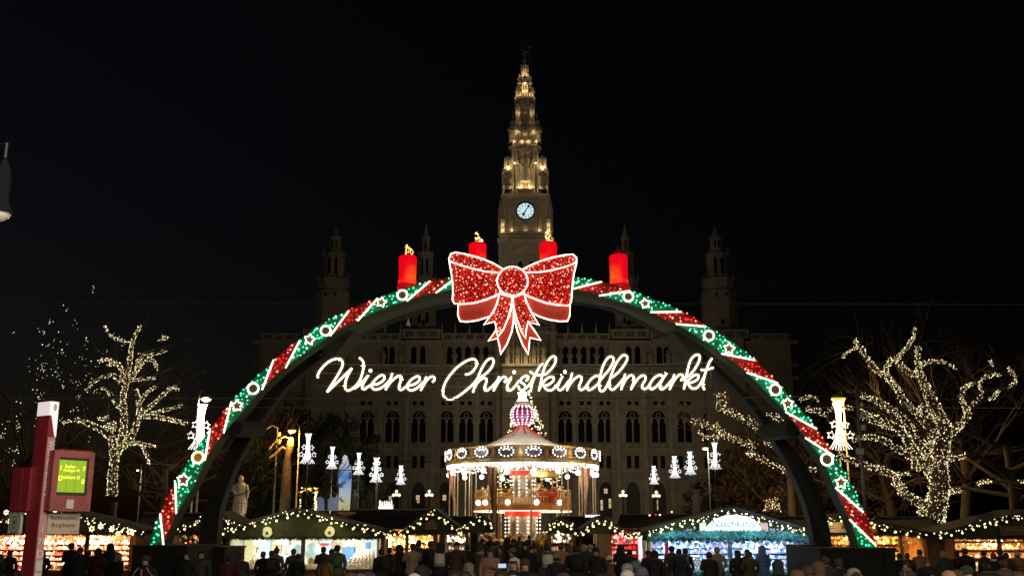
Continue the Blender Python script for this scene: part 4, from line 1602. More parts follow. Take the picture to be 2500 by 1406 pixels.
for px in (1170, 1187, 1240, 1307, 1362):
    dx = (px - CPX) * cq
    dy = -math.sqrt(max(.01, (UR_ * 1.03) ** 2 - dx * dx))
    obj('globe_lamp', GLB, car, (dx, dy, zd1 + .14))
# middle column, two storeys with scalloped valances, bulb columns, mirrors
for (hw, y0, y1, vy) in ((27, 1233, 1150, 1160), (39, 1330, 1247, 1259)):
    b = MB()
    b.lathe([(hw * cq, cz_(y0)), (hw * cq, cz_(y1))], n=10, flat=True)
    b.build('centre_column', 'cream', car)
    v = MB()
    nv = 30
    z1 = cz_(y1 - 1)
    for k in range(nv):
        a0, a1 = 2 * PI * k / nv, 2 * PI * (k + 1) / nv
        am = (a0 + a1) / 2
        r_ = (hw + 5) * cq
        zl, zm2 = cz_(vy - 2), cz_(vy + 2)
        v.add([(r_ * math.cos(a0), r_ * math.sin(a0), z1), (r_ * math.cos(a1), r_ * math.sin(a1), z1), (r_ * math.cos(a1), r_ * math.sin(a1), zl),
               (r_ * 1.01 * math.cos(am), r_ * 1.01 * math.sin(am), zm2), (r_ * math.cos(a0), r_ * math.sin(a0), zl)], [(0, 1, 2, 3, 4)])
    v.build('valance', 'red_valance', car)
    for k in range(10):
        a = 2 * PI * (k + .5) / 10 + PI / 10
        if math.sin(a) > .35:
            continue
        r_ = hw * cq / math.cos(PI / 10) + .02
        lb = MB()
        nb = 6
        for i in range(nb):
            lb.octa((r_ * math.cos(a), r_ * math.sin(a), cz_(y0 - 22) + (cz_(vy + 4) - cz_(y0 - 22)) * i / (nb - 1)), .065)
        lb.build('bulb_column', 'globe_white', car)
        a2 = a + PI / 10
        r2 = hw * cq + .03
        m_ = MB()
        zA, zB = cz_(y0 - 18), cz_(vy + 8)
        wd = hw * cq * .2
        cx2, cy2 = r2 * math.cos(a2), r2 * math.sin(a2)
        tx_, ty_ = -math.sin(a2), math.cos(a2)
        pts = [(wd * math.cos(u), (zA + zB) / 2 + (zB - zA) / 2 * math.sin(u)) for u in [i * PI / 6 for i in range(12)]]
        m_.add([(cx2 + tx_ * p, cy2 + ty_ * p, z) for p, z in pts], [tuple(range(12))])
        m_.build('mirror', 'mirror', car)
# floor and step
b = MB()
b.lathe([(CR * 1.02, 0), (CR * 1.02, .25), (CR * .98, .3), (.5, .3)], n=38)
b.build('platform', 'wood', car)
# drapes: twisted cloth hanging from the rim
for px, y0, y1, w0, front in ((1104, 1148, 1258, 9, .96), (1203, 1146, 1312, 12, .97), (1420, 1146, 1262, 14, .96), (1196, 1150, 1185, 8, .5), (1245, 1150, 1180, 10, .45)):
    dx = (px - CPX) * cq
    yy = -math.sqrt(max(.02, (CR * front) ** 2 - dx * dx)) if front > .9 else CR * .25
    d = MB()
    nn, mm = 14, 13
    for i in range(nn + 1):
        t = i / nn
        z = cz_(y0) + (cz_(y1) - cz_(y0)) * t
        wd = w0 * cq * (1 - .78 * t) * (1 + .12 * math.sin(9 * t))
        sh = (.35 if px != 1420 else -.1) * t
        for j in range(mm):
            u = j / (mm - 1) * 2 - 1
            d.v.append((dx + sh + u * wd, yy + .10 * math.sin(u * 9 + t * 4) * (1 - .4 * t), z))
    for i in range(nn):
        for j in range(mm - 1):
            d.f.append([i * mm + j, i * mm + j + 1, (i + 1) * mm + j + 1, (i + 1) * mm + j])
            d.m.append(0)
    d.build('drape', 'curtain', car, True)
# horses
hs = MB()
hs.ball((0, 0, 0), .3, 0, (1.9, .85, .95))
hs.tube([(.38, 0, .08), (.62, 0, .42), (.74, 0, .68)], [.24, .17, .12], 8)
hs.tube([(.68, 0, .72), (.86, 0, .62), (1.06, 0, .46)], [.13, .12, .07], 8)
for x, k in ((.74, .05), (.74, -.05)):
    hs.tube([(x - .04, k, .78), (x - .03, k * 1.3, .92)], [.035, .01], 4)
for sx, sy, bend in ((.42, .14, .3), (.36, -.14, .12), (-.42, .14, -.22), (-.46, -.14, -.34)):
    hs.tube([(sx, sy, -.1), (sx + bend * .5, sy, -.42), (sx + bend * .15, sy, -.68), (sx + bend * .2 + .06, sy, -.74)], [.12, .07, .045, .05], 6)
HORSE = hs.mesh('horse_body', 'cream', True)
ta = MB()
ta.tube([(-.52, 0, .12), (-.75, 0, .1), (-.85, 0, -.2), (-.82, 0, -.45)], [.06, .08, .07, .01], 6)
ta.tube([(.35, 0, .34), (.5, 0, .56), (.62, 0, .78)], [.05, .07, .05], 5)
TAIL = ta.mesh('horse_mane', 'gold', True)
sd = MB()
sd.ball((-.02, 0, .24), .22, 0, (1.2, 1.25, .4))
SAD = sd.mesh('horse_saddle', 'curtain_red', True)
hg = MB()
hg.ball((0, 0, 0), .3, 0, (1.9, .85, .95))
HORSE2 = HORSE.copy()
HORSE2.materials[0] = M['gold']
rh = random.Random(11)
for rr, nn, zz, off in ((.80, 13, 1.35, .1), (.62, 11, 1.4, .3), (.52, 9, zd1 + .75, 0.25)):
    for k in range(nn):
        a = 2 * PI * k / nn + off - PI / 2
        h = obj('horse', HORSE2 if rh.random() < .45 else HORSE, car, (CR * rr * math.cos(a), CR * rr * math.sin(a), zz + rh.uniform(-.2, .2)))
        h.rotation_euler = (0, 0, a + PI / 2)
        if zz > 2:
            h.scale = (.72, .72, .72)
        obj('mane', TAIL, h)
        obj('saddle', SAD, h)
# carriage with canopies on the upper deck
cg = MB()
cg.lathe([(.2, 0), (.45, .1), (.6, .45), (.66, .8), (.6, .8), (.4, .2)], n=10, sq=(1.2, .8))
c_ = cg.build('carriage', 'curtain_red', car, True)
c_.location = ((1333 - CPX) * cq, -UR_ * .72, zd1 + .1)
cg = MB()
cg.lathe([(.95, 1.75), (.9, 1.85), (.55, 2.1), (.08, 2.3)], n=12)
for k in range(6):
    a = 2 * PI * k / 6
    cg.tube([(.6 * math.cos(a), .6 * math.sin(a), .7), (.8 * math.cos(a), .8 * math.sin(a), 1.78)], .025, 4)
cg.build('canopy', 'gold', c_)
c2 = MB()
c2.lathe([(.7, 1.8), (.72, 1.9), (.5, 2.15), (.1, 2.4)], n=10)
c2.tube([(0, 0, 0), (0, 0, 1.9)], .05, 5)
o = c2.build('canopy', 'cream', car, True)
o.location = ((1308 - CPX) * cq, -UR_ * .6, zd1 + .05)
# steps
st = MB()
for i in range(10):
    st.box((2.6 + .22 * i, -3.2, .3 + (zd0 - .3) * (9 - i) / 10), (.24, .9, .07))
st.tube([(2.5, -3.7, zd0), (4.8, -3.7, .4)], .05, 5)
st.build('staircase', 'grey_metal', car)

for k in range(6):
    a = 2 * PI * k / 6 - PI / 2 + .3
    lamp('POINT', (cx + CR * .66 * math.cos(a), CY + CR * .66 * math.sin(a), zc - .45), 95, (1, .88, .68), .25)
for k in range(4):
    a = 2 * PI * k / 4 - PI / 2 + .5
    lamp('POINT', (cx + UR_ * .85 * math.cos(a), CY + UR_ * .85 * math.sin(a), zd0 - .3), 70, (1, .78, .45), .2)
for dx in (-2.2, 2.4):
    lamp('POINT', (cx + dx, CY - 4.4, cz_(1070)), 620, (1, .9, .78), .3)
for dx, dy, pw in ((-5.2, -3.6, 40), (4.6, -4.4, 40)):
    lamp('POINT', (cx + dx, CY + dy, cz_(1172)), pw, (1, .9, .75), .2)
lamp('POINT', (cx, CY - CR - .9, cz_(1112)), 26, (1, .93, .82), .3)
lamp('POINT', (cx - 3.2, CY - CR * .85 - .6, cz_(1112)), 18, (1, .93, .82), .3)
lamp('POINT', (cx + 3.4, CY - CR * .85 - .6, cz_(1112)), 18, (1, .93, .82), .3)


# ------------------------------------------------------------------ foliage helper and the christmas tree behind
def leaves(mb, pts, size, rnd, m=0, asp=.42):
    """one small bent leaf clump at every point"""
    for (x, y, z) in pts:
        a, b_, s = rnd.uniform(0, 2 * PI), rnd.uniform(-1.1, 1.1), size * rnd.uniform(.6, 1.4)
        u = Vector((math.cos(a) * math.cos(b_), math.sin(a) * math.cos(b_), math.sin(b_)))
        w_ = u.cross(Vector((rnd.uniform(-1, 1), rnd.uniform(-1, 1), rnd.uniform(-1, 1))))
        if w_.length < .01:
            continue
        w_.normalize()
        p = Vector((x, y, z))
        mb.add([p - u * s, p + w_ * s * asp, p + u * s, p - w_ * s * asp], [(0, 1, 2, 3)], m)


def conifer(px, y_top, y_base, Y, hw_px, label, cat='christmas tree', lights=0, name='christmas_tree', seed=1, foliage='leaf_dark'):
    r_ = random.Random(seed)
    top = zat(y_top, Y)
    x = at(px, (y_top + y_base) / 2, Y).x
    q = mpp((y_top + y_base) / 2, Y)
    zb_ = zat(y_base, Y)
    R0 = hw_px * q
    slope = R0 / max(.1, top - zb_)
    t = thing(name, label, cat, (x, Y, 0))
    b = MB()
    b.lathe([(.05 * top ** .9, 0), (.03 * top ** .9, top * .5), (.02, top * .98)], n=7)
    b.build('trunk', 'bark', t)
    c = MB()
    base = max(.8, zb_ - (top - zb_) * .6)
    pts = []
    nt_ = 16
    for i in range(nt_):
        f = (i + .3) / nt_
        z = top - (top - base) * f
        rr = (top - z) * slope
        nb = int(6 + 9 * f)
        for k in range(nb):
            a = 2 * PI * k / nb + r_.uniform(-.3, .3) + i
            L = rr * r_.uniform(.75, 1.15)
            c.tube([(0, 0, z), (L * .6 * math.cos(a), L * .6 * math.sin(a), z - L * .12), (L * math.cos(a), L * math.sin(a), z - L * .35)], [.06, .04, .01], 3)
            m_ = int(4 + L * 5)
            for j in range(m_):
                s = r_.uniform(.15, 1.05)
                pts.append((L * s * math.cos(a) + r_.gauss(0, .12), L * s * math.sin(a) + r_.gauss(0, .12), z - L * .3 * s + r_.gauss(0, .14)))
    leaves(c, pts, max(.22, R0 * .09), r_)
    c.build('crown', foliage, t)
    if lights:
        l = MB()
        for _ in range(lights):
            f = r_.random() ** .6
            z = top - (top - base) * f
            a = r_.uniform(PI, 2 * PI) + r_.uniform(-.2, .2)
            rr = (top - z) * slope * r_.uniform(.8, 1.12)
            l.octa((rr * math.cos(a), rr * math.sin(a), z), 1.9 * mpp(1000, Y) * r_.uniform(.7, 1.1), 0 if r_.random() < .8 else 1)
        l.v = [(a + x, b_ + Y, c_) for a, b_, c_ in l.v]
        o = l.build('fairy_lights', ['fairy', 'fairy_pink'])
        tag(o, 'warm dots of light strung over the fir behind the carousel', 'fairy lights', kind='stuff')
    return t


conifer(1284, 925, 1090, 150, 54, 'dark fir with warm lights standing behind the carousel top', lights=520)
# ------------------------------------------------------------------ comet lights along the avenue
CQ = 3.0 / 118.0      # metres per drawing pixel of the nearest comet
tb = MB()


def comet_tube(k, n=9):
    u = k / (n - 1) * 2 - 1
    pts = [(u * 12.5, 118), (u * 7.5, 104), (u * 5.5, 86), (u * 6, 62), (u * 9, 42), (u * 17, 20), (u * 28, 2 + 3 * abs(u))]
    b = MB()
    b.tube([(x * CQ, -.02 - .05 * (1 - u * u), z * CQ) for x, z in pts], .026, 5)
    return b.mesh('comet_tube', 'star_white')


TUBES = [comet_tube(k) for k in range(9)]
sb = MB()
sb.tube([(a, 0, b) for a, b in star_pts((0, 0), 10.5 * CQ, 0, 5, .5)], .03, 5, close=True)
STAR = sb.mesh('comet_star', 'star_white')
fb = MB()
fb.tube([(-.3, 0, .05), (.3, 0, .05)], .012, 4)
fb.tube([(0, .05, 0), (0, .05, 3.0)], .03, 5)
FRAME = fb.mesh('comet_frame', 'grey_metal')


def comet(px, y0, y1, label, stars=4, pole=True, seed=0, tubes=9, pole_px=None):
    r_ = random.Random(seed)
    Y = 3.0 * F_PX / (y1 - y0) * 1.0
    Y = min(Y, 160)
    p = at(px, y1, Y)
    s = (zat(y0, Y) - p.z) / 3.0
    t = thing('comet_light', label, 'light decoration', p, 0, 'comet lights along the avenue')
    t.scale = (s, s, s)
    for m_ in TUBES:
        obj('light_tube', m_, t)
    for (x, z) in ((-13, 66), (14, 64), (-23, 39), (25, 38), (-6, 90), (9, 92))[:stars]:
        o = obj('star', STAR, t, (x * CQ, -.12, z * CQ))
        o.rotation_euler = (0, r_.uniform(-.3, .3), 0)
    obj('frame', FRAME, t)
    if pole:
        b = MB()
        b.lathe([(.09, 0), (.07, 3.0), (.055, p.z + 1.5)], n=8)
        q = thing('light_pole', 'slim pole under the ' + label, 'pole', (p.x, Y + .22, 0), 0, 'poles of the comet lights')
        b.build('shaft', 'grey_metal', q, True)
        b = MB()
        b.lathe([(.16, 0), (.16, .25), (.1, .3)], n=8)
        b.build('foot', 'grey_metal', q, True)
    return t, Y


COMETS = [(487, 986, 1101, 'tall comet light under the bright lamp left of the arch', 4, True), (750, 1058, 1134, 'comet light above the amber lit gate', 4, True),
          (810, 1090, 1146, 'comet light just left of the blue winter cut-out', 4, True), (875, 1105, 1160, 'comet light just right of the blue winter cut-out', 4, True),
          (918, 1116, 1179, 'comet light topped by a small lamp left of the carousel', 6, True), (978, 1136, 1184, 'smallest comet light, in front of the town hall left of the carousel', 6, False),
          (1597, 1137, 1183, 'small comet light in front of the town hall right of the carousel', 6, False), (1648, 1113, 1168, 'comet light second to the right of the carousel', 6, False),
          (1686, 1102, 1160, 'comet light on a pole beside the stone figure on the right', 6, True), (1747, 1080, 1147, 'comet light half hidden by the dark fir', 4, True),
          (1791, 1160, 1186, 'tiny comet light low among the trees right of the fir', 4, False), (2053, 984, 1101, 'tall comet light under the amber lamp right of the arch', 4, True)]
for i, (px, y0, y1, lab, st_, po) in enumerate(COMETS):
    comet(px, y0, y1, lab, st_, po, i)


# ------------------------------------------------------------------ street lamps
def street_lamp(px, py, Y, label, power, pole_dx=0.0, head='lamp_amber', size=9, arm=True, col=(1, .68, .3)):
    p = at(px, py, Y)
    q = mpp(py, Y)
    t = thing('street_lamp', label, 'street lamp', (p.x + pole_dx * q, Y + .4, 0), 0, 'street lamps in the park')
    b = MB()
    b.lathe([(.11, 0), (.11, 1.0), (.07, 1.05), (.05, p.z + .35)], n=8)
    b.build('pole', 'grey_metal', t, True)
    hx_ = -pole_dx * q
    b = MB()
    b.tube([(0, 0, p.z + .3), (hx_ * .4, -.2, p.z + .55), (hx_, -.4, p.z + size * q * .8)], .035, 5)
    b.lathe([(size * q * .25, size * q * .85), (size * q * 1.02, size * q * .35), (size * q * 1.08, size * q * .12)], (hx_, -.4, p.z), 12)
    b.build('hood', 'grey_metal', t, True)
    b = MB()
    b.lathe([(size * q * 1.02, size * q * .14), (size * q * .98, -.1 * size * q), (size * q * .7, -.42 * size * q), (.02, -.6 * size * q)], (hx_, -.4, p.z), 14)
    b.build('bulb', head, t, True)
    if power:
        lamp('POINT', (p.x, Y - .1, p.z - size * q * .7 - .1), power, col, .12)
    return t


M['lamp_yellow'] = glow('pale_yellow_street_lamp', (1.0, 0.86, 0.45), 8.0)
street_lamp(503, 973, 64, 'bright pale street lamp above the tall comet light on the left', 900, -22, 'lamp_yellow', 12.5, col=(1, .85, .5))
street_lamp(713, 1051, 80, 'amber street lamp beside an orange lit tree trunk', 2200, 16, 'lamp_amber', 10, col=(1, .45, .08))
street_lamp(2047, 974, 63.4, 'amber street lamp above the tall comet light on the right', 2600, 16, 'lamp_amber', 17, col=(1, .55, .14))
street_lamp(1722, 1094, 100, 'small pale street lamp above the dark fir', 300, 8, 'lamp_yellow', 6.5, col=(1, .85, .5))
street_lamp(918, 1119, 118, 'small white lamp on top of a comet light left of the carousel', 150, 4, 'lamp_yellow', 5, col=(1, .9, .7))
street_lamp(336, 1147, 90, 'tiny yellow lamp low behind the lit tree on the left', 120, 6, 'lamp_yellow', 4, col=(1, .85, .5))


def mast(px, y_top, Y, boxes, label, arm, foot_y=None):
    p = at(px, y_top, Y)
    q = mpp(y_top, Y)
    t = thing('camera_mast', label, 'mast', (p.x, Y, 0))
    b = MB()
    b.lathe([(.10, 0), (.085, p.z * .5), (.06, p.z)], n=10)
    b.build('pole', 'grey_metal', t, True)
    b = MB()
    b.tube(smooth_path([(0, 0, p.z - .1)] + [(dx * q, 0, p.z - dz * q) for dx, dz in arm], 4), .035, 6)
    b.build('arm', 'grey_metal', t, True)
    for (dx, py, w_, h_, tilt) in boxes:
        z = zat(py, Y)
        bx_ = MB()
        bx_.box((0, 0, -h_ * q / 2), (w_ * q, .28, h_ * q))
        bx_.box((0, -.16, -h_ * q / 2 + .02), (w_ * q * .8, .05, h_ * q * .8))
        o = bx_.build('floodlight', 'wl_grey', t)
        o.location = (dx * q, -.12, z)
        o.rotation_euler = (.2, tilt, -.35)
        br = MB()
        br.tube([(0, 0, z), (dx * q, -.1, z)], .025, 5)
        br.build('bracket', 'grey_metal', t)
    return t


mast(2090, 942, 46, [(7, 989, 5, 12, 0), (7, 1012, 7, 14, .25), (8, 1043, 10, 12, .05), (-5, 1068, 8, 13, -.4), (-5, 1101, 18, 14, .1)],
     'grey mast with five pale floodlights and a bent arm in front of the lit tree', [(-3, 12), (-10, 17), (-20, 15), (-24, 11)])
mast(678, 1042, 82, [(6, 1060, 4, 9, 0), (7, 1078, 5, 10, .3), (9, 1096, 8, 7, .1)], 'dark mast with three small cameras beside the amber lamp', [(-14, -3), (-30, 8)])


# ------------------------------------------------------------------ globe candelabras before the town hall
def candelabra(px, py, label):
    Y = 165.0
    p = at(px, py, Y)
    q = mpp(py, Y)
    t = thing('candelabra_lamp', label, 'lamp', (p.x, Y, 0), 0, 'globe candelabras before the town hall')
    b = MB()
    b.lathe([(.35, 0), (.3, .6), (.12, .8), (.09, p.z - .6), (.16, p.z - .5), (.06, p.z + 3 * q)], n=8)
    b.tube([(-7 * q, 0, p.z - 3 * q), (-3 * q, 0, p.z - 5 * q), (3 * q, 0, p.z - 5 * q), (7 * q, 0, p.z - 3 * q)], .05, 5)
    b.build('post', 'iron', t, True)
    for dx, dz in ((-7, 0), (0, 1), (7, 0), (0, 9)):
        g_ = MB()
        g_.ball((dx * q, -.1, p.z + dz * q), 3.6 * q)
        g_.build('globe', 'lamp_warm', t, True)
    lamp('POINT', (p.x, Y + 1.2, p.z + 1.5), 340, (1, .82, .5), .4)


for px, py, lab in ((968, 1208, 'globe candelabra above the white light crown left of the carousel'), (1048, 1208, 'globe candelabra nearest the carousel on its left'),
                    (1521, 1209, 'globe candelabra nearest the carousel on its right'), (1602, 1210, 'globe candelabra under the small comet light right of the carousel')):
    candelabra(px, py, lab)


# ------------------------------------------------------------------ park statues
def park_statue(px, y_top, y_foot, Y, label, turn=0.0, plinth_hw=24, arm=1):
    p = at(px, y_foot, Y)
    H = zat(y_top, Y) - p.z
    t = thing('park_statue', label, 'statue', (p.x, Y, 0), turn)
    s = H / 2.62
    b = MB()
    b.lathe([(.50, 0), (.50, .2), (.42, .5), (.40, 1.0), (.36, 1.3), (.43, 1.75), (.40, 2.0), (.17, 2.16)], n=12, sq=(1, .72))
    b.lathe([(.13, 2.14), (.19, 2.28), (.19, 2.42), (.16, 2.56), (.04, 2.62)], n=10)
    b.tube([(-.40, -.05, 1.95), (-.52, -.1, 1.55), (-.3, -.36, 1.35)], [.13, .11, .08], 6)
    b.tube([(.40, -.05, 1.95), (.55, -.06, 1.5), (.5 if arm else .2, -.2, 1.1)], [.13, .11, .08], 6)
    b.tube([(.46, -.2, 0), (.5, -.2, 1.1), (.52, -.2, 1.25)], [.03, .03, .05], 5)
    for k in range(7):
        a = PI + k * PI / 6
        b.tube([(.43 * math.cos(a), .31 * math.sin(a), .05), (.38 * math.cos(a), .28 * math.sin(a), .9), (.3 * math.cos(a), .25 * math.sin(a), 1.4)], [.07, .05, .02], 4)
    b.v = [(x * s, y * s, z * s + p.z) for x, y, z in b.v]
    b.build('figure', 'statue_stone', t, True)
    q = mpp(y_foot, Y)
    w_ = plinth_hw * q
    b = MB()
    b.lathe([(w_ * .95, 0), (w_ * .95, .3), (w_ * .75, .4), (w_ * .72, p.z - .35), (w_ * .9, p.z - .25), (w_ * .9, p.z - .1), (w_ * .7, p.z)], n=4, flat=True)
    b.build('plinth', 'statue_stone', t)
    return t


park_statue(583, 1160, 1253, 78, 'pale robed stone figure on a plinth behind the cream stall', .25)
park_statue(864, 1194, 1246, 118, 'pale stone figure right of the blue winter cut-out', -.2, 12)
park_statue(1700, 1194, 1253, 115, 'tan stone figure beside the pole right of the carousel', .3, 12)
park_statue(1851, 1212, 1256, 125, 'dim stone figure left of the two lit trunks', 0, 10)
park_statue(1962, 1258, 1275, 60, 'small grey stone figure beside the dark rear arch leg', .5, 14)

# ------------------------------------------------------------------ lit winter cut-out, gate and crown
Y = 112.0
t = thing('winter_cutout', 'tall glowing blue and yellow winter figure board', 'cut-out', (at(845, 1245, Y).x, Y, 0))
M['cutout'], nt, b_ = new_mat('lit_blue_winter_print')
tcn = nt.nodes.new("ShaderNodeTexCoord")
sx_ = nt.nodes.new("ShaderNodeSeparateXYZ")
nt.links.new(tcn.outputs['Generated'], sx_.inputs[0])
rp = nt.nodes.new("ShaderNodeValToRGB")
for e, (p_, c_) in zip([rp.color_ramp.elements[0], rp.color_ramp.elements[1]] + [rp.color_ramp.elements.new(.5) for _ in range(3)],
                       ((0.0, (.65, .62, .15, 1)), (1.0, (.12, .16, .28, 1)), (.16, (.62, .66, .45, 1)), (.32, (.5, .68, .85, 1)), (.62, (.10, .30, .80, 1)))):
    e.position, e.color = p_, c_
nz = nt.nodes.new("ShaderNodeTexNoise")
nz.inputs['Scale'].default_value = 1.1
nz.inputs['Detail'].default_value = 3
nt.links.new(tcn.outputs['Object'], nz.inputs['Vector'])
mx = nt.nodes.new("ShaderNodeMix")
mx.data_type = 'RGBA'
r2 = nt.nodes.new("ShaderNodeValToRGB")
r2.color_ramp.elements[0].position, r2.color_ramp.elements[1].position = .56, .62
nt.links.new(nz.outputs['Fac'], r2.inputs['Fac'])
nt.links.new(r2.outputs['Color'], mx.inputs[0])
nt.links.new(sx_.outputs['Z'], rp.inputs['Fac'])
nt.links.new(rp.outputs['Color'], mx.inputs[6])
mx.inputs[7].default_value = (.04, .08, .28, 1)
nt.links.new(mx.outputs[2], b_.inputs['Emission Color'])
nt.links.new(mx.outputs[2], b_.inputs['Base Color'])
b_.inputs['Emission Strength'].default_value = .55
M['cutout_pale'] = glow('dim_winter_board_print', (.18, .24, .42), .35, 'NONE', (.3, .35, .5))
pts = [(826, 1245), (828, 1200), (826, 1160), (829, 1140), (834, 1130), (836, 1118), (841, 1110), (847, 1112), (850, 1122), (850, 1130), (856, 1136), (858, 1160), (856, 1200), (853, 1245)]
b = MB()
b.prism([xz(p, Y) for p in pts], Y - .1, Y + .25)
b.build('board', 'cutout', t, world=True)
b = MB()
for px in (833, 848):
    v = at(px, 1244, Y)
    b.tube([(v.x, Y + .5, 0), (v.x, Y + .3, v.z + 1.5)], .06, 5)
b.build('support', 'grey_metal', t, world=True)
for pts, yy in (([(800, 1246), (801, 1222), (808, 1210), (818, 1216), (824, 1205), (826, 1222), (825, 1246)], Y + 1), ([(768, 1246), (772, 1222), (780, 1212), (790, 1216), (792, 1246)], Y + 2)):
    b = MB()
    b.prism([xz(p, yy) for p in pts], yy - .1, yy + .15)
    v = xz(pts[0], yy)
    o = b.build('winter_cutout', 'cutout_pale')
    tag(o, 'low pale blue winter board left of the tall blue figure' if yy == Y + 1 else 'low pale blue winter board right of the amber gate', 'cut-out')

t = thing('light_gate', 'small gate outlined in amber bulbs above the cream stall roof', 'gate', (at(754, 1246, 108).x, 108, 0))
for a, b2 in ((731, 736), (769, 773)):
    b = MB()
    b.bx(at(a, 1220, 108).x, at(b2, 1220, 108).x, 107.9, 108.2, 0, zat(1200, 108))
    b.build('post', 'wood_orange', t, world=True)
    l = MB()
    for i in range(26):
        l.octa(at((a + b2) / 2 + R.uniform(-2, 2), 1245 - i * 1.9, 107.8), .09, 0 if R.random() < .6 else 1)
    o = l.build('gate_bulbs', ['bulb_warm', 'fairy'], t, world=True)
    o['kind'] = 'stuff'
b = MB()
b.bx(at(729, 1195, 108).x, at(776, 1195, 108).x, 107.85, 108.25, zat(1203, 108), zat(1190, 108))
b.build('lintel', glow('amber_gate_panel', (1, .5, .06), .8, 'NONE', (.6, .3, .05)), t, world=True)
for k in range(3):
    l = MB()
    c = at(737 + k * 15, 1195, 107.8)
    l.tube([(a, c.y, z) for a, z in star_pts((c.x, c.z), .25)], .04, 4, close=True)
    l.build('star', 'fairy', t, world=True)

t = thing('candle_row_light', 'white glowing row of candle shapes on a dark roof left of the carousel', 'light decoration', at(941, 1245, 70))
q = mpp(1230, 70)
for k in range(6):
    x = (-14 + 5.6 * k) * q
    b = MB()
    h = (25 - 3 * abs(math.sin(k * 1.9))) * q
    b.lathe([(1.7 * q, 0), (1.7 * q, h * .8), (1.0 * q, h * .92), (.2 * q, h)], (x, 0, 0), 8)
    b.build('candle_light', 'star_soft', t, True)
b = MB()
b.bx(-17 * q, 17 * q, -.05, .1, -.1, 9 * q)
b.build('base', 'star_soft', t)

# ------------------------------------------------------------------ overhead cables
def cable(name, pts, Y, label, r_=.008, sag=0, group=None, m_='steel'):
    b = MB()
    P_ = [at(px, py, Y) for px, py in pts]
    c = P_[0]
    b.tube([p - c for p in P_], r_, 4)
    o = b.build(name, m_)
    o.location = c
    tag(o, label, 'cable', group)


CG = 'overhead wires across the street'
cable('overhead_wire', [(-300, 972), (500, 972), (1250, 973), (1750, 971), (2000, 968)], 24, 'bright horizontal wire just under the white script', .012, group=CG)
cable('overhead_wire', [(300, 992), (900, 996), (1500, 997), (2060, 994), (2800, 997)], 24, 'horizontal wire level with the purple onion top', .009, group=CG)
cable('overhead_wire', [(-300, 739), (560, 741), (1100, 742)], 27, 'faint wire crossing the left turret behind the arch', .006, group=CG)
cable('overhead_wire', [(1400, 741), (2060, 742), (2800, 744)], 27, 'faint wire crossing the right turret behind the arch', .006, group=CG)
cable('overhead_wire', [(505, 1138), (600, 1146), (870, 1147), (1000, 1125), (1060, 1128)], 60, 'dark sagging wire behind the comet lights on the left', .02, group=CG, m_='iron')

# lamp hanging at the picture's left edge
M['lamp_housing'] = mat('dark_lamp_housing', (.010, .011, .015), .9, vary=.2, spec=.1)
Y = 12.0
q = mpp(470, Y)
p = at(-6, 541, Y)
t = thing('hanging_lamp', 'unlit bell-shaped street lamp with a pale glass bowl at the upper left edge', 'street lamp', p)
prof = [(36, 522), (30, 513), (23, 498), (19, 484), (20, 455), (19, 430), (14, 408), (5, 390), (4, 384)]
b = MB()
b.lathe([(a * q, zat(y, Y) - p.z) for a, y in prof], n=24)
b.build('bell_housing', 'lamp_housing', t, True)
b = MB()
b.lathe([(3 * q, 0), (14 * q, zat(537, Y) - p.z), (24 * q, zat(529, Y) - p.z), (29 * q, zat(521, Y) - p.z)], n=24)
b.build('glass_bowl', glow('glowing_glass_bowl', (.5, .47, .38), .22, 'NONE', (.6, .58, .5)), t, True)  # faint glow put into the unlit lamp's glass
b = MB()
b.tube([(0, 0, zat(386, Y) - p.z), (0, 0, zat(350, Y) - p.z)], .025, 6)
b.tube([(-3, 0, zat(345, Y) - p.z + .1), (0, 0, zat(352, Y) - p.z), (0.0, 0, zat(352, Y) - p.z)], .012, 4)
b.build('hanger', 'iron', t)
# ------------------------------------------------------------------ trees wound with fairy lights
def twigs(mb, start, direction, length, rad_, depth, r_, spread=.6, droop=0.0, sides=3):
    """branching bare wood"""
    p = Vector(start)
    d = Vector(direction).normalized()
    pts, rr = [p.copy()], [rad_]
    n = 4
    for i in range(n):
        d = (d + Vector((r_.uniform(-.25, .25), r_.uniform(-.25, .25), r_.uniform(-.18, .22) - droop))).normalized()
        p = p + d * (length / n)
        pts.append(p.copy())
        rr.append(rad_ * (1 - .55 * (i + 1) / n))
    mb.tube(pts, rr, 6 if depth > 2 else sides, cap=False)
    if depth <= 0:
        return
    k = r_.choice((2, 3, 3)) if depth > 1 else r_.choice((2, 3, 4))
    for j in range(k):
        i = r_.randint(1, n) if j else n
        ax = Vector((r_.uniform(-1, 1), r_.uniform(-1, 1), r_.uniform(-.35, .8)))
        nd = (d + ax * spread).normalized()
        twigs(mb, pts[i], nd, length * r_.uniform(.55, .8), rr[i] * .75, depth - 1, r_, spread, droop, sides)


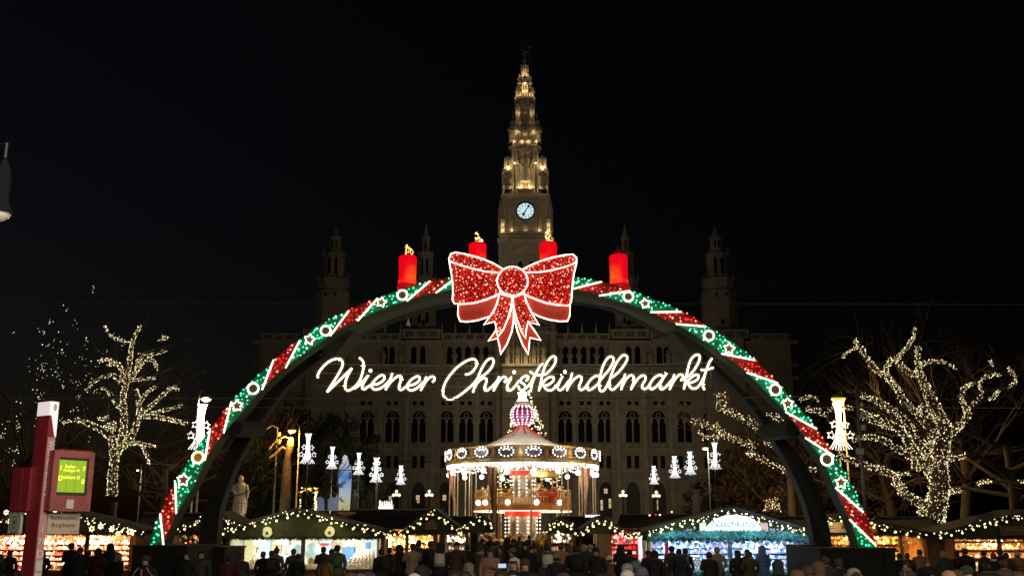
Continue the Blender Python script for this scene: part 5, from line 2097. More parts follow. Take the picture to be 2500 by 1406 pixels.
def lit_tree(name, label, cx_py, Y, limbs, crop, scale, density, seed, light_label, twig=True, bulb_px=2.0, ground_px=None, spread=5.0):
    """limbs: [(points in drawing pixels, radius start, radius end)]"""
    r_ = random.Random(seed)
    px0, py0 = cx_py
    base = at(px0, py0, Y)
    t = thing(name, label, 'tree', (base.x, Y, 0))
    wood = MB()
    tw = MB()
    li = MB()
    q = mpp(1000, Y)
    k = 0
    for pts, ra, rb_ in limbs:
        dep = 0.0
        P_ = []
        for i, (x, y) in enumerate(pts):
            P_.append(at(crop[0] + x / scale, crop[1] + y / scale, Y + dep))
            dep += r_.uniform(-.5, .5)
        sp = smooth_path(P_, 4)
        n = len(sp)
        rads = [(ra + (rb_ - ra) * i / (n - 1)) * q for i in range(n)]
        wood.tube(sp, rads, 8)
        for i in range(n - 1):
            a, b = sp[i], sp[i + 1]
            L = (b - a).length / q
            cnt = L * density * (1.0 + (rads[i] / q) * .16)
            cnt = int(cnt) + (1 if r_.random() < cnt % 1 else 0)
            for _ in range(cnt):
                u = r_.random()
                c = a + (b - a) * u
                an = r_.uniform(0, 2 * PI)
                rr = rads[i] + r_.uniform(0, 1) ** 1.6 * spread * q
                ax = (b - a).normalized()
                u1 = ax.cross(Vector((0, 1, 0)))
                u1 = u1.normalized() if u1.length > .01 else Vector((1, 0, 0))
                u2 = ax.cross(u1)
                c = c + u1 * (math.cos(an) * rr) + u2 * (math.sin(an) * rr)
                w_ = r_.random()
                m_ = 0 if w_ < .42 else 1 if w_ < .80 else 2 if w_ < .91 else 3
                li.octa(c, bulb_px * q * r_.uniform(.55, 1.1), m_)
        if twig:
            for _ in range(2 + n // 6):
                i = r_.randint(n // 3, n - 1)
                d = (sp[min(i + 1, n - 1)] - sp[max(i - 1, 0)]).normalized() + Vector((r_.uniform(-.9, .9), r_.uniform(-.6, .6), r_.uniform(-.5, .6)))
                twigs(tw, sp[i], d, r_.uniform(1.2, 2.6), .035, 2, r_, .7, .02)
        k += 1
    if ground_px:
        b = at(ground_px[0], ground_px[1], Y)
        wood.tube([(b.x, Y, 0), (b.x, Y, b.z * .6), tuple(b)], [ground_px[2] * q * 1.3, ground_px[2] * q, ground_px[2] * q], 9)
    wood.build('trunk', 'bark', t, True, world=True)
    if twig:
        o = tw.build('twigs', 'bark', t, world=True)
        o['kind'] = 'stuff'
    li.v = [(a - base.x, b - Y, c) for a, b, c in li.v]
    o = li.build('fairy_lights', ['fairy', 'fairy_dim', 'fairy_pink', 'fairy_green'])
    o.location = (base.x, Y, 0)
    tag(o, light_label, 'fairy lights', kind='stuff')
    return t


LT_ = [
    ([(770, 1320), (775, 1180), (790, 1060), (815, 990), (845, 890), (852, 780), (846, 650), (868, 545), (890, 420), (905, 285), (935, 212), (965, 155)], 11, 2.5),
    ([(785, 1060), (768, 930), (715, 880), (640, 840), (560, 808), (500, 800), (425, 825)], 9, 2.0),
    ([(715, 880), (740, 850), (780, 830), (775, 870)], 7, 5),
    ([(815, 1000), (880, 950), (925, 870), (950, 770), (955, 690), (935, 590)], 8, 3.0),
    ([(955, 690), (1010, 612), (1075, 570)], 4, 2), ([(960, 760), (1040, 702), (1110, 640), (1190, 570), (1222, 600)], 4, 2),
    ([(958, 775), (1040, 775), (1130, 790), (1220, 810), (1285, 830)], 5, 2.5), ([(1040, 760), (1130, 735), (1250, 700)], 4, 2),
    ([(885, 960), (970, 963), (1080, 990)], 4, 1.5), ([(970, 965), (1010, 1050), (1022, 1110)], 2.5, 1.5),
    ([(850, 560), (790, 500), (720, 505), (640, 540), (590, 605)], 5, 2.5), ([(855, 545), (828, 440), (790, 412), (740, 435)], 5, 2.5),
    ([(790, 412), (740, 385), (670, 402)], 3.5, 2.5), ([(895, 520), (955, 440), (1000, 372), (1060, 350), (1150, 320)], 5, 2),
    ([(985, 380), (1060, 400), (1075, 460)], 4, 2), ([(895, 530), (980, 522), (1070, 515)], 2.5, 1.5), ([(905, 260), (830, 256), (760, 222), (715, 150)], 2, 1.2),
    ([(940, 470), (950, 380), (985, 340)], 3.5, 2), ([(830, 720), (800, 700), (770, 660)], 3, 1.5), ([(750, 640), (740, 600), (690, 580)], 1.5, 1), ([(1085, 260), (1150, 240), (1110, 220)], 1.5, 1),
    ([(740, 780), (710, 795), (675, 790)], 2.5, 2),
]
lit_tree('lit_tree', 'bare tree on the left wrapped all over in warm white lights', (277, 1215), 58, LT_, (0, 740), 2.813, .75, 5,
         'dense warm white lights wound round the bare tree on the left', ground_px=(277, 1225, 9), bulb_px=1.25, spread=2.6)
RT_ = [
    ([(1600, 1385), (1610, 1290), (1640, 1190), (1650, 1080), (1645, 950), (1662, 850), (1690, 765), (1655, 680), (1600, 570), (1560, 480), (1525, 400), (1508, 300), (1515, 220)], 26, 3),
    ([(1600, 1385), (1590, 1300), (1610, 1220)], 33, 22),
    ([(1650, 1100), (1545, 960), (1470, 860), (1400, 752), (1300, 702), (1180, 652), (1130, 632)], 11, 4),
    ([(1600, 930), (1480, 800), (1430, 690), (1330, 612), (1230, 562), (1150, 530)], 9, 4),
    ([(1610, 1240), (1490, 1200), (1400, 1110), (1350, 1040), (1290, 1010), (1190, 980), (1080, 940), (1000, 910)], 9, 4),
    ([(1350, 1040), (1400, 1028), (1470, 1030)], 3, 2), ([(1350, 1080), (1390, 1120), (1400, 1170)], 4, 2),
    ([(1580, 960), (1430, 905), (1350, 850), (1250, 802), (1170, 797), (1090, 820)], 7, 3),
    ([(1640, 820), (1500, 640), (1420, 570), (1380, 490), (1320, 420), (1240, 370), (1190, 300), (1150, 230), (1110, 185)], 7, 4),
    ([(1150, 235), (1090, 240), (1030, 295)], 2, 1.2),
    ([(1520, 410), (1430, 370), (1370, 300), (1320, 340), (1312, 400)], 5, 3), ([(1370, 300), (1410, 262), (1450, 220), (1485, 160), (1490, 100)], 3, 2),
    ([(1320, 400), (1340, 450), (1400, 520)], 4, 3), ([(1530, 340), (1580, 320), (1660, 318), (1760, 360)], 3, 1.2),
    ([(1680, 810), (1760, 740), (1830, 655), (1792, 560), (1800, 480)], 8, 4), ([(1800, 500), (1830, 470), (1870, 455)], 3, 2), ([(1830, 655), (1850, 600), (1880, 570)], 3, 1.5),
    ([(1700, 705), (1610, 685), (1550, 630), (1530, 600)], 5, 3), ([(1690, 930), (1770, 930), (1820, 910)], 5, 2), ([(1660, 1190), (1720, 1150), (1790, 1130)], 6, 3),
    ([(1560, 960), (1500, 920), (1490, 1000)], 8, 5), ([(1600, 1050), (1560, 1000), (1500, 990)], 9, 5), ([(1620, 900), (1600, 850), (1560, 800)], 7, 4), ([(1690, 1000), (1600, 950), (1560, 900)], 10, 6),
    ([(1880, 580), (1920, 520), (1900, 460), (1950, 410)], 2, 1.2), ([(1960, 560), (2010, 530), (2030, 490)], 2.5, 1.5), ([(1930, 420), (2000, 400), (2040, 405)], 2, 1),
    ([(2080, 360), (2120, 400), (2140, 440), (2090, 480)], 2, 1), ([(1970, 310), (1990, 350)], 1.5, 1), ([(1890, 1095), (1930, 1080), (1980, 1075)], 2.5, 1.5), ([(2150, 1080), (2200, 1085)], 2, 1.5),
    ([(760, 560), (850, 540), (880, 580)], 2, 1), ([(800, 620), (900, 640), (940, 680)], 5, 2), ([(1100, 620), (1000, 600), (940, 640)], 2, 1), ([(1150, 660), (1300, 720), (1420, 760)], 6, 3), ([(1400, 660), (1500, 760)], 4, 3),
]
lit_tree('lit_tree', 'broad old tree on the right wrapped in white lights from its thick trunk up', (2276, 1285), 54, RT_, (1660, 760), 2.6036, .72, 9,
         'white lights wound round the broad old tree on the right', ground_px=(2276, 1292, 28), bulb_px=1.25, spread=4.5)
MT_ = [
    ([(690, 860), (600, 850), (540, 780), (450, 702), (350, 650), (290, 620)], 6, 3), ([(290, 625), (250, 615), (240, 520)], 3, 2), ([(290, 615), (285, 550), (270, 515)], 2, 1.5),
    ([(480, 850), (420, 832), (300, 790), (200, 735), (65, 690)], 5, 3), ([(290, 790), (240, 740), (220, 710)], 3, 2), ([(250, 795), (170, 800), (112, 765)], 3, 1.5),
    ([(430, 880), (500, 930), (560, 960), (650, 990)], 3, 2), ([(780, 1000), (840, 1000), (880, 1010)], 3, 2), ([(560, 850), (520, 780)], 3, 2), ([(440, 920), (460, 880)], 2, 1),
    ([(560, 1270), (560, 1195)], 6, 5), ([(605, 1270), (605, 1185)], 6, 5), ([(560, 640), (640, 700), (720, 790)], 3, 2), ([(650, 1000), (700, 1060)], 2, 1),
]
lit_tree('lit_tree', 'dim tree behind the right half of the arch with lights on its long low branches', (1925, 1285), 80, MT_, (1660, 760), 2.6036, .55, 12,
         'sparse white lights on the tree behind the right half of the arch', ground_px=(1925, 1090, 9), bulb_px=1.3, spread=8.0)


# ------------------------------------------------------------------ bare dark trees: three shapes, placed along both sides
def bare_tree_mesh(seed, H):
    r_ = random.Random(seed)
    w = MB()
    tr = [(0, 0, 0), (.15, .1, H * .18), (-.1, .1, H * .32), (.1, 0, H * .45)]
    w.tube(tr, [.36, .3, .26, .2], 8)
    tw = MB()
    for i in range(9):
        a = 2 * PI * i / 9 + r_.uniform(-.3, .3)
        z = H * r_.uniform(.22, .46)
        twigs(tw, (0, 0, z), (math.cos(a), math.sin(a), r_.uniform(.25, 1.3)), H * r_.uniform(.24, .36), .13, 4, r_, .62, .012)
    return w.mesh('bare_trunk', 'bark_shaded', True), tw.mesh('bare_branches', 'bark_shaded')


BT = [bare_tree_mesh(s, 14) for s in (1, 2, 3)]
DARK = [(40, 62, 1.0, 'leafless tree at the far left behind the stop sign'), (180, 78, 1.15, 'leafless tree between the stop sign and the lit tree'), (395, 70, 1.0, 'leafless tree between the lit tree and the left arch leg'),
        (560, 88, 1.2, 'tall leafless tree behind the stone figure on the left'), (690, 100, 1.1, 'leafless tree beside the amber lamp'), (2180, 74, 1.2, 'tall leafless tree behind the mast with floodlights'),
        (2010, 92, 1.15, 'leafless tree behind the tall comet light on the right'), (2370, 66, 1.25, 'leafless tree right of the broad lit tree'), (2480, 58, 1.1, 'leafless tree at the right edge'), (1880, 110, 1.1, 'leafless tree behind the dim stone figure on the right'), (2120, 120, 1.5, 'far leafless tree above the amber lamp on the right')]
for i, (px, Y, s, lab) in enumerate(DARK):
    t = thing('bare_tree', lab, 'tree', (at(px, 1285, Y).x, Y, 0), i * 1.3, 'leafless trees in the park')
    t.scale = (s, s, s)
    a, b = BT[i % 3]
    obj('trunk', a, t)
    obj('branches', b, t)

# loose lights hung in the dark trees at the far left
for (cx0, cy0, sx, sy, n, Y, lab) in ((170, 900, 70, 75, 190, 63, 'scattered small lights in the dark trees behind the lit tree on the left'), (40, 1050, 45, 120, 90, 62, 'scattered small lights in the dark tree at the left edge'),):
    l = MB()
    r_ = random.Random(n)
    k = 0
    while k < n:
        cx_, cy_ = cx0 + r_.gauss(0, sx), cy0 + r_.gauss(0, sy)
        for _ in range(r_.randint(1, 6)):
            l.octa(at(cx_ + r_.gauss(0, 6), cy_ + r_.gauss(0, 6), Y + r_.uniform(-3, 3)), r_.uniform(.016, .036), r_.choice((0, 1, 1, 3)))
            k += 1
    o = l.build('fairy_lights', ['fairy', 'fairy_dim', 'fairy_pink', 'fairy_green'])
    tag(o, lab, 'fairy lights', kind='stuff')


# ------------------------------------------------------------------ leafy masses
def leafy_tree(px, Y, H, Rr, label, foliage, n, seed, size, trunk=.3, low=.25, name='leafy_tree'):
    r_ = random.Random(seed)
    t = thing(name, label, 'tree' if name != 'bush' else 'bush', (at(px, 1285, Y).x, Y, 0))
    b = MB()
    b.tube([(0, 0, 0), (.1, 0, H * .3), (-.1, .1, H * .6), (0, 0, H * .85)], [trunk, trunk * .8, trunk * .5, .05], 8)
    limbs = []
    for i in range(9):
        a = r_.uniform(0, 2 * PI)
        z = H * r_.uniform(.2, .65)
        e = Vector((Rr * .75 * math.cos(a), Rr * .75 * math.sin(a), z + H * r_.uniform(.05, .3)))
        b.tube([(0, 0, z), tuple(e * .5 + Vector((0, 0, z * .5))), tuple(e)], [trunk * .45, trunk * .3, .03], 5)
        limbs.append(e)
    b.build('trunk', 'bark', t, True)
    c = MB()
    pts = []
    nc = 26
    for i in range(nc):
        a = r_.uniform(0, 2 * PI)
        f = r_.random()
        z = H * (low + (1 - low) * f)
        prof = math.sin(PI * (.15 + .8 * f)) ** .7
        d = Rr * prof * r_.uniform(.25, 1.0)
        cc = (d * math.cos(a), d * math.sin(a), z)
        s = Rr * r_.uniform(.16, .36)
        for _ in range(n // nc):
            v = Vector((r_.gauss(0, 1), r_.gauss(0, 1), r_.gauss(0, .8))).normalized() * s * r_.random() ** .4
            pts.append((cc[0] + v.x, cc[1] + v.y, cc[2] + v.z))
    leaves(c, pts, size, r_)
    c.build('crown', foliage, t)
    return t


leafy_tree(640, 92, 10.5, 4.0, 'dark leafy tree behind the stone figure, lit amber from the lamp', 'leaf_dark', 2600, 21, .26)
leafy_tree(735, 128, 12.5, 3.6, 'dark leafy tree behind the comet light over the amber gate', 'leaf_dark', 2200, 22, .26)
leafy_tree(820, 150, 18, 6.0, 'big dark leafy tree left of the town hall windows', 'leaf_dark', 3000, 23, .34)
leafy_tree(880, 158, 17, 4.6, 'dark leafy tree in front of the leftmost town hall windows', 'leaf_dark', 2400, 27, .34)
leafy_tree(700, 145, 18, 6.5, 'tall dark leafy tree below the left half of the arch', 'leaf_dark', 2800, 28, .38)
conifer(1782, 1100, 1245, 96, 44, 'dark fir in front of the right comet lights', 'fir tree', 0, 'fir_tree', 31)
leafy_tree(1830, 88, 9.5, 3.6, 'brown leafy tree between the fir and the dark arch leg', 'leaf_brown', 2600, 24, .22)
leafy_tree(1960, 84, 9.0, 4.0, 'brown leafy tree behind the striped right arch leg', 'leaf_brown', 2600, 25, .22)
leafy_tree(2080, 82, 7.5, 3.6, 'brown leafy tree behind the mast with floodlights', 'leaf_brown', 2200, 26, .22)
leafy_tree(1745, 120, 9.0, 3.4, 'dim brown leafy tree behind the small pale street lamp', 'leaf_brown', 1800, 29, .26)

# orange lit trunk beside the amber lamp
t = thing('pollard_trunk', 'knotted tree trunk lit orange by the amber lamp', 'tree', (at(700, 1285, 80.5).x, 80.5, 0))
b = MB()
P_ = [at(697, 1210, 80.5), at(699, 1150, 80.5), at(702, 1115, 80.6), at(708, 1090, 80.4), at(711, 1068, 80.5)]
b.tube([(P_[0].x, 80.5, 0)] + P_, [.5, .42, .38, .3, .32, .2], 9)
b.tube(smooth_path([at(704, 1105, 80.4), at(690, 1092, 80.3), at(672, 1108, 80.2), at(655, 1120, 80)], 3), .12, 6)
b.tube(smooth_path([at(710, 1075, 80.4), at(695, 1066, 80.3), at(668, 1082, 80.2), at(655, 1098, 80)], 3), .08, 6)
b.build('trunk', 'bark', t, True, world=True)

# unseen warm point lights added near the trees
for px, py, Y, pw, c_ in ((150, 1275, 50, 90, (1, .75, .5)), (420, 1265, 62, 160, (1, .8, .5)), (640, 1260, 78, 120, (1, .75, .4)), (2120, 1260, 66, 420, (1, .65, .3)), (1850, 1262, 76, 520, (1, .60, .27)), (1960, 1200, 72, 320, (1, .6, .26)), (2080, 1060, 60, 160, (1, .62, .25))):
    lamp('POINT', at(px, py, Y), pw, c_, .4)
# ------------------------------------------------------------------ lettering
def text_mesh(s, size, m_, extrude=.004, shear=0.0, align='CENTER'):
    cu = bpy.data.curves.new('lettering', 'FONT')
    cu.body = s
    cu.size = size
    cu.extrude = extrude
    cu.shear = shear
    cu.align_x = align
    cu.align_y = 'CENTER'
    cu.resolution_u = 3
    o = bpy.data.objects.new('lettering', cu)
    COL.objects.link(o)
    dg = bpy.context.evaluated_depsgraph_get()
    me = bpy.data.meshes.new_from_object(o.evaluated_get(dg))
    bpy.data.objects.remove(o)
    bpy.data.curves.remove(cu)
    me.materials.clear()
    me.materials.append(M[m_] if isinstance(m_, str) else m_)
    me.transform(Matrix.Rotation(PI / 2, 4, 'X'))     # stands up, faces -Y
    return me


# ------------------------------------------------------------------ market stalls
def paint(name, c):
    if name not in M:
        M[name] = mat(name, c, .6, vary=.12, scale=5)
    return name


PAL = {
    'rose': [paint('white_ornament', (.8, .75, .7)), paint('rose_ornament', (.75, .4, .38)), paint('cream_ornament', (.75, .6, .42)), paint('red_ornament', (.6, .05, .04)), paint('orange_ornament', (.7, .28, .06))],
    'red': [paint('red_ornament', (.6, .05, .04)), paint('orange_ornament', (.7, .28, .06)), paint('green_ornament', (.12, .3, .12)), 'white_ornament', 'rose_ornament'],
    'white': ['white_ornament', paint('pale_yellow_ornament', (.75, .72, .45)), paint('sky_ornament', (.5, .68, .75)), 'cream_ornament', paint('tan_ornament', (.5, .33, .2))],
    'gold': [paint('gold_ornament', (.8, .55, .16)), 'pale_yellow_ornament', 'white_ornament', 'orange_ornament', 'cream_ornament'],
    'plush': ['white_ornament', 'cream_ornament', 'rose_ornament', 'tan_ornament', paint('grey_ornament', (.35, .35, .36))],
    'crimson': ['red_ornament', paint('crimson_ornament', (.7, .02, .05)), 'rose_ornament', 'white_ornament', 'crimson_ornament'],
    'ice': ['white_ornament', 'sky_ornament', paint('lilac_ornament', (.45, .36, .75)), paint('pink_ornament', (.75, .25, .45)), paint('blue_ornament', (.10, .28, .7))],
    'amber': ['gold_ornament', 'orange_ornament', 'cream_ornament', 'tan_ornament', 'pale_yellow_ornament'],
    'carved': ['tan_ornament', 'cream_ornament', paint('brown_ornament', (.3, .16, .07)), 'gold_ornament', 'white_ornament'],
}
bm_ = MB()
bm_.ball((0, 0, 0), 1.0)
FEST = bm_.mesh('festoon_bulb', 'bulb_warm', True)


def line_at(roof, px):
    for (a, b), (c, d) in zip(roof, roof[1:]):
        if a <= px <= c:
            return b + (d - b) * (px - a) / max(1e-6, c - a)
    return roof[0][1] if px < roof[0][0] else roof[-1][1]


def garland(px_pts, Y, seed, thick=5.0, per=2.2, m_='fir', leaf=.09):
    """fir branches along a line of pixels"""
    r_ = random.Random(seed)
    g_ = MB()
    pts = []
    q = mpp(1290, Y)
    for (a, b), (c, d) in zip(px_pts, px_pts[1:]):
        L = math.hypot(c - a, d - b)
        for _ in range(int(L * per * 1.7)):
            t = r_.random()
            p = at(a + (c - a) * t + r_.gauss(0, 1.0), b + (d - b) * t + r_.gauss(0, thick * .5), Y + r_.uniform(-.12, .05))
            pts.append(p)
    leaves(g_, pts, leaf, r_, 0, .2)
    return g_


def stall(label, px0, px1, Y, y_top, y_ctr, roof, palette, inner='wood_orange', outer='wood_dark', fascia='fir_board', power=70, lcol=(1, .82, .55), posts=(), seed=1, bulb_gap=27.0,
          depth=2.6, small=2.2, goods=True, group='market stalls in the front row', back=None, side=None, dens=1.0, drop=7, name='market_stall'):
    r_ = random.Random(seed)
    q = mpp(1320, Y)
    xa, xb = at(px0, 1330, Y).x, at(px1, 1330, Y).x
    zt, zc_ = zat(y_top, Y), zat(y_ctr, Y)
    s = thing(name, label, 'market stall', ((xa + xb) / 2, Y, 0), 0, group)
    # body
    b = MB()
    b.bx(xa, xb, Y + depth, Y + depth + .06, 0, zt + .25)
    b.build('back_wall', back or inner, s, world=True)
    for x0, x1 in ((xa - .06, xa), (xb, xb + .06)):
        b = MB()
        b.bx(x0, x1, Y + .15, Y + depth, 0, zt + .2)
        b.build('side_wall', inner, s, world=True)
    b = MB()
    b.bx(xa, xb, Y - .02, Y + .06, .06, zc_ - .05)
    n = max(3, int((xb - xa) / .5))
    for i in range(n):
        x = xa + (xb - xa) * i / n
        b.bx(x + .015, x + (xb - xa) / n - .015, Y - .045, Y - .021, .08, zc_ - .07)
    b.build('counter_front', outer if outer != 'wood_dark' else 'wood', s, world=True)
    b = MB()
    b.bx(xa - .05, xb + .05, Y - .14, Y + .62, zc_ - .05, zc_)
    b.build('counter_top', 'wood_pale', s, world=True)
    for px in (px0, px1) + tuple(posts):
        x = at(px, 1330, Y).x
        b = MB()
        b.bx(x - .07, x + .07, Y - .05, Y + .09, 0, zt + .05)
        b.build('post', outer, s, world=True)
    # gable front
    rw = [xz(p, Y) for p in roof]
    lift = 6 * q
    poly = [(rw[0][0], zt)] + [(a, c + lift * .3) for a, c in rw] + [(rw[-1][0], zt)]
    b = MB()
    b.prism(poly, Y - .06, Y + .02)
    b.build('gable', fascia, s, world=True)
    # roof
    for (a, c), (a2, c2) in zip(rw, rw[1:]):
        b = MB()
        b.add([(a, Y - .32, c + lift), (a2, Y - .32, c2 + lift), (a2, Y + depth + .3, c2 + lift), (a, Y + depth + .3, c + lift),
               (a, Y - .32, c + lift + .07), (a2, Y - .32, c2 + lift + .07), (a2, Y + depth + .3, c2 + lift + .07), (a, Y + depth + .3, c + lift + .07)],
              [(3, 2, 1, 0), (4, 5, 6, 7), (0, 1, 5, 4), (1, 2, 6, 5), (2, 3, 7, 6), (3, 0, 4, 7)])
        b.build('roof_slope', 'roof_felt', s, world=True)
    # garlands
    g_ = garland([(a, b2 + 2) for a, b2 in roof], Y - .2, seed, 6, 2.6)
    o = g_.build('fir_garland', 'fir', s, world=True)
    o['kind'] = 'stuff'
    g_ = garland([(px0, y_top - 1), (px1, y_top - 1)], Y - .1, seed + 1, 4.5, 2.2, leaf=.07)
    o = g_.build('fir_garland', 'fir', s, world=True)
    o['kind'] = 'stuff'
    # festoon bulbs and fairy lights along the roof line
    off = r_.uniform(0, bulb_gap)
    px = roof[0][0] + off
    bs = []
    while px < roof[-1][0]:
        if -40 < px < 2540:
            p = at(px, line_at(roof, px) + drop + r_.uniform(-1, 1), Y - .36)
            o = obj('bulb', FEST, s, p - Vector(s.location))
            k = 2.6 * q * r_.uniform(.9, 1.1)
            o.scale = (k, k, k * 1.1)
        px += bulb_gap * r_.uniform(.93, 1.07)
    f = MB()
    px = roof[0][0]
    while px < roof[-1][0]:
        for _ in range(r_.randint(1, 4)):
            f.octa(at(px + r_.gauss(0, 4), line_at(roof, px) - 1 + r_.gauss(0, 3.2), Y - .34), small * q * r_.uniform(.6, 1.0), 0 if r_.random() < .7 else 1)
        px += 15
    o = f.build('fairy_lights', ['fairy', 'fairy_pink'], s, world=True)
    o['kind'] = 'stuff'
    # goods: shelves with wares at the back, rows hanging at the front
    if goods:
        sh = MB()
        rows, step = (3, .34) if palette in ('white', 'carved', 'plush') else (5, .215)
        for k in range(rows):
            z = zc_ + .10 + k * step
            sh.bx(xa + .05, xb - .05, Y + depth - .45 + .0 * k, Y + depth - .02, z - .025, z)
        sh.build('shelf', inner, s, world=True)
        gm = MB()
        H = zt - zc_
        nx = int((xb - xa) / .13 * dens)
        for k in range(rows):
            z = zc_ + .10 + k * step
            for i in range(nx):
                x = xa + .1 + (xb - xa - .2) * (i + r_.random() * .8) / nx
                sz = r_.uniform(.045, .10) * (1 if rows == 3 else .85)
                m_ = r_.choice((0, 0, 1, 1, 2, 3, 4))
                if r_.random() < .55:
                    gm.lathe([(sz * .5, 0), (sz, sz * .6), (sz * .95, sz * 1.2), (sz * .3, sz * 2)], (x, Y + depth - .3, z), 6, m_)
                else:
                    gm.box((x, Y + depth - .3, z), (sz * 1.5, sz * 1.5, sz * r_.uniform(1.2, 1.9)), m_)
        for k in range(2):
            for i in range(int(nx * .9)):
                x = xa + .1 + (xb - xa - .2) * r_.random()
                sz = r_.uniform(.035, .075)
                z = zt - .05 - r_.random() * H * .30
                yy = Y + .75 + r_.random() * .6
                m_ = r_.choice((0, 0, 1, 2, 3, 4))
                c_ = r_.random()
                if c_ < .6:
                    gm.octa((x, yy, z), sz, m_)
                else:
                    gm.prism([(a, c) for a, c in star_pts((x, z), sz * 1.3, r_.random(), 5, .5)], yy, yy + .02, m_)
        for i in range(nx):
            x = xa + .1 + (xb - xa - .2) * r_.random()
            sz = r_.uniform(.05, .1)
            gm.box((x, Y + .25 + r_.random() * .3, zc_), (sz * 1.5, sz * 1.5, sz * r_.uniform(1, 2.6)), r_.choice((0, 1, 2, 3, 4)), taper=r_.uniform(.5, 1))
        o = gm.build('christmas_wares', PAL[palette])
        tag(o, 'small wares heaped and hung inside the ' + label, 'wares', 'wares in the stalls', 'stuff')
    # its own lamps
    if power:
        n = max(1, int((xb - xa) / 2.2))
        st = MB()
        for i in range(n):
            x = xa + (xb - xa) * (i + .5) / n
            lamp('AREA', (x, Y + .45, zt - .03), power, lcol, 1.2, (x, Y + depth * .62, zc_ - .1), name='stall_lamp', sizey=.25)
            st.bx(x - .6, x + .6, Y + .36, Y + .40, zt + .0, zt + .05)
        st.build('strip_lamp', 'star_soft', s, world=True)
    return s, xa, xb, zt, zc_, q


# far left stall
s1, xa, xb, zt, zc1, q = stall('long stall at the far left heaped with white and rose ornaments under star lights', -70, 322, 42, 1304, 1390, [(-90, 1302), (105, 1243), (350, 1303)], 'rose', 'wood_orange', 'wood_dark', 'fir_board', 330, (1, .75, .55), (100, 212), 3, dens=2.0)
for px, py, r_ in ((184, 1279, 9), (224, 1290, 7), (246, 1284, 7), (273, 1291, 7), (288, 1302, 6), (316, 1297, 7), (15, 1250, 6)):
    v = MB()
    c = at(px, py, 41.55)
    v.tube([(a, c.y, z) for a, z in star_pts((c.x, c.z), r_ * q, R.random(), 5 if px == 184 else 6, .5)], .02, 4, close=True)
    v.build('light_star', 'fairy', s1, world=True)
b = MB()
b.bx(at(321, 1330, 42).x, at(333, 1330, 42).x, 41.9, 42.05, zc1, zt)
b.build('side_panel', 'wood_orange', s1, world=True)
# between the legs of the arch
stall('small stall between the two left arch legs with red and orange lanterns', 415, 548, 43, 1302, 1375, [(405, 1303), (520, 1254), (600, 1292)], 'red', 'wood_dark', 'wood_dark', 'wood_dark', 30, (1, .7, .42), (), 5)
# cream stall with snow globes
s3, xa, xb, zt, zc3, q = stall('wide cream lit stall with two snow globes and stepped white jars', 556, 934, 42, 1314, 1387, [(536, 1299), (727, 1250), (945, 1304)], 'white', 'cream_wall' if 'cream_wall' in M else paint('cream_wall', (.66, .66, .52)), 'wood_dark', 'fir_board', 95, (1, .97, .82), (740,), 7, goods=False)
for px, c_, y0, y1 in ((575, 'pale_yellow_ornament', 1313, 1380), (610, 'pale_yellow_ornament', 1316, 1378), (645, 'sky_ornament', 1316, 1380), (690, 'sky_ornament', 1315, 1380), (795, 'sky_ornament', 1316, 1378), (850, 'blue_ornament', 1325, 1378), (905, 'sky_ornament', 1316, 1360)):
    b = MB()
    b.bx(at(px - 15, 1340, 44.4).x, at(px + 15, 1340, 44.4).x, 44.40, 44.5, zat(y1, 44.4), zat(y0, 44.4))
    b.build('back_panel', c_, s3, world=True)
for px, py, w_, h_, c_ in ((678, 1338, 18, 20, 'tan_ornament'), (700, 1340, 14, 22, 'rose_ornament'), (818, 1330, 14, 18, 'tan_ornament'), (842, 1328, 16, 14, 'cream_ornament'), (792, 1328, 20, 6, 'red_ornament'), (897, 1330, 10, 14, 'blue_ornament')):
    b = MB()
    Y = 44.3
    b.bx(at(px - w_ / 2, py, Y).x, at(px + w_ / 2, py, Y).x, Y, Y + .05, zat(py + h_ / 2, Y), zat(py - h_ / 2, Y))
    b.build('picture', c_, s3, world=True)
M['globe_glass'] = glow('lit_frosted_globe_glass', (.55, .80, .78), .62, 'NONE', (.6, .7, .7))
for px, lab, r_ in ((764, 'large glass snow globe with a yellow house right of the centre post', 21), (722, 'large glass snow globe half hidden by the centre post', 18)):
    Y = 42.6
    p = at(px, 1345, Y)
    t = thing('snow_globe', lab, 'snow globe', (p.x, Y, zc3), 0)
    rr = r_ * q
    b = MB()
    b.lathe([(rr * math.sin(a), p.z - zc3 - rr * math.cos(a)) for a in [PI * i / 14 for i in range(1, 15)]], n=20)
    b.build('glass', 'globe_glass', t, True)
    b = MB()
    b.lathe([(rr * .9, 0), (rr * .85, .1), (rr * .7, .16)], n=20)
    b.build('base', 'fir', t, True)
    b = MB()
    b.box((0, -rr * .98, .16), (rr * .7, .05, rr * .45))
    b.prism([(-rr * .42, .16 + rr * .45), (rr * .42, .16 + rr * .45), (0, .16 + rr * .8)], -rr * 1.0, -rr * .95)
    b.build('house', 'gold_ornament', t)
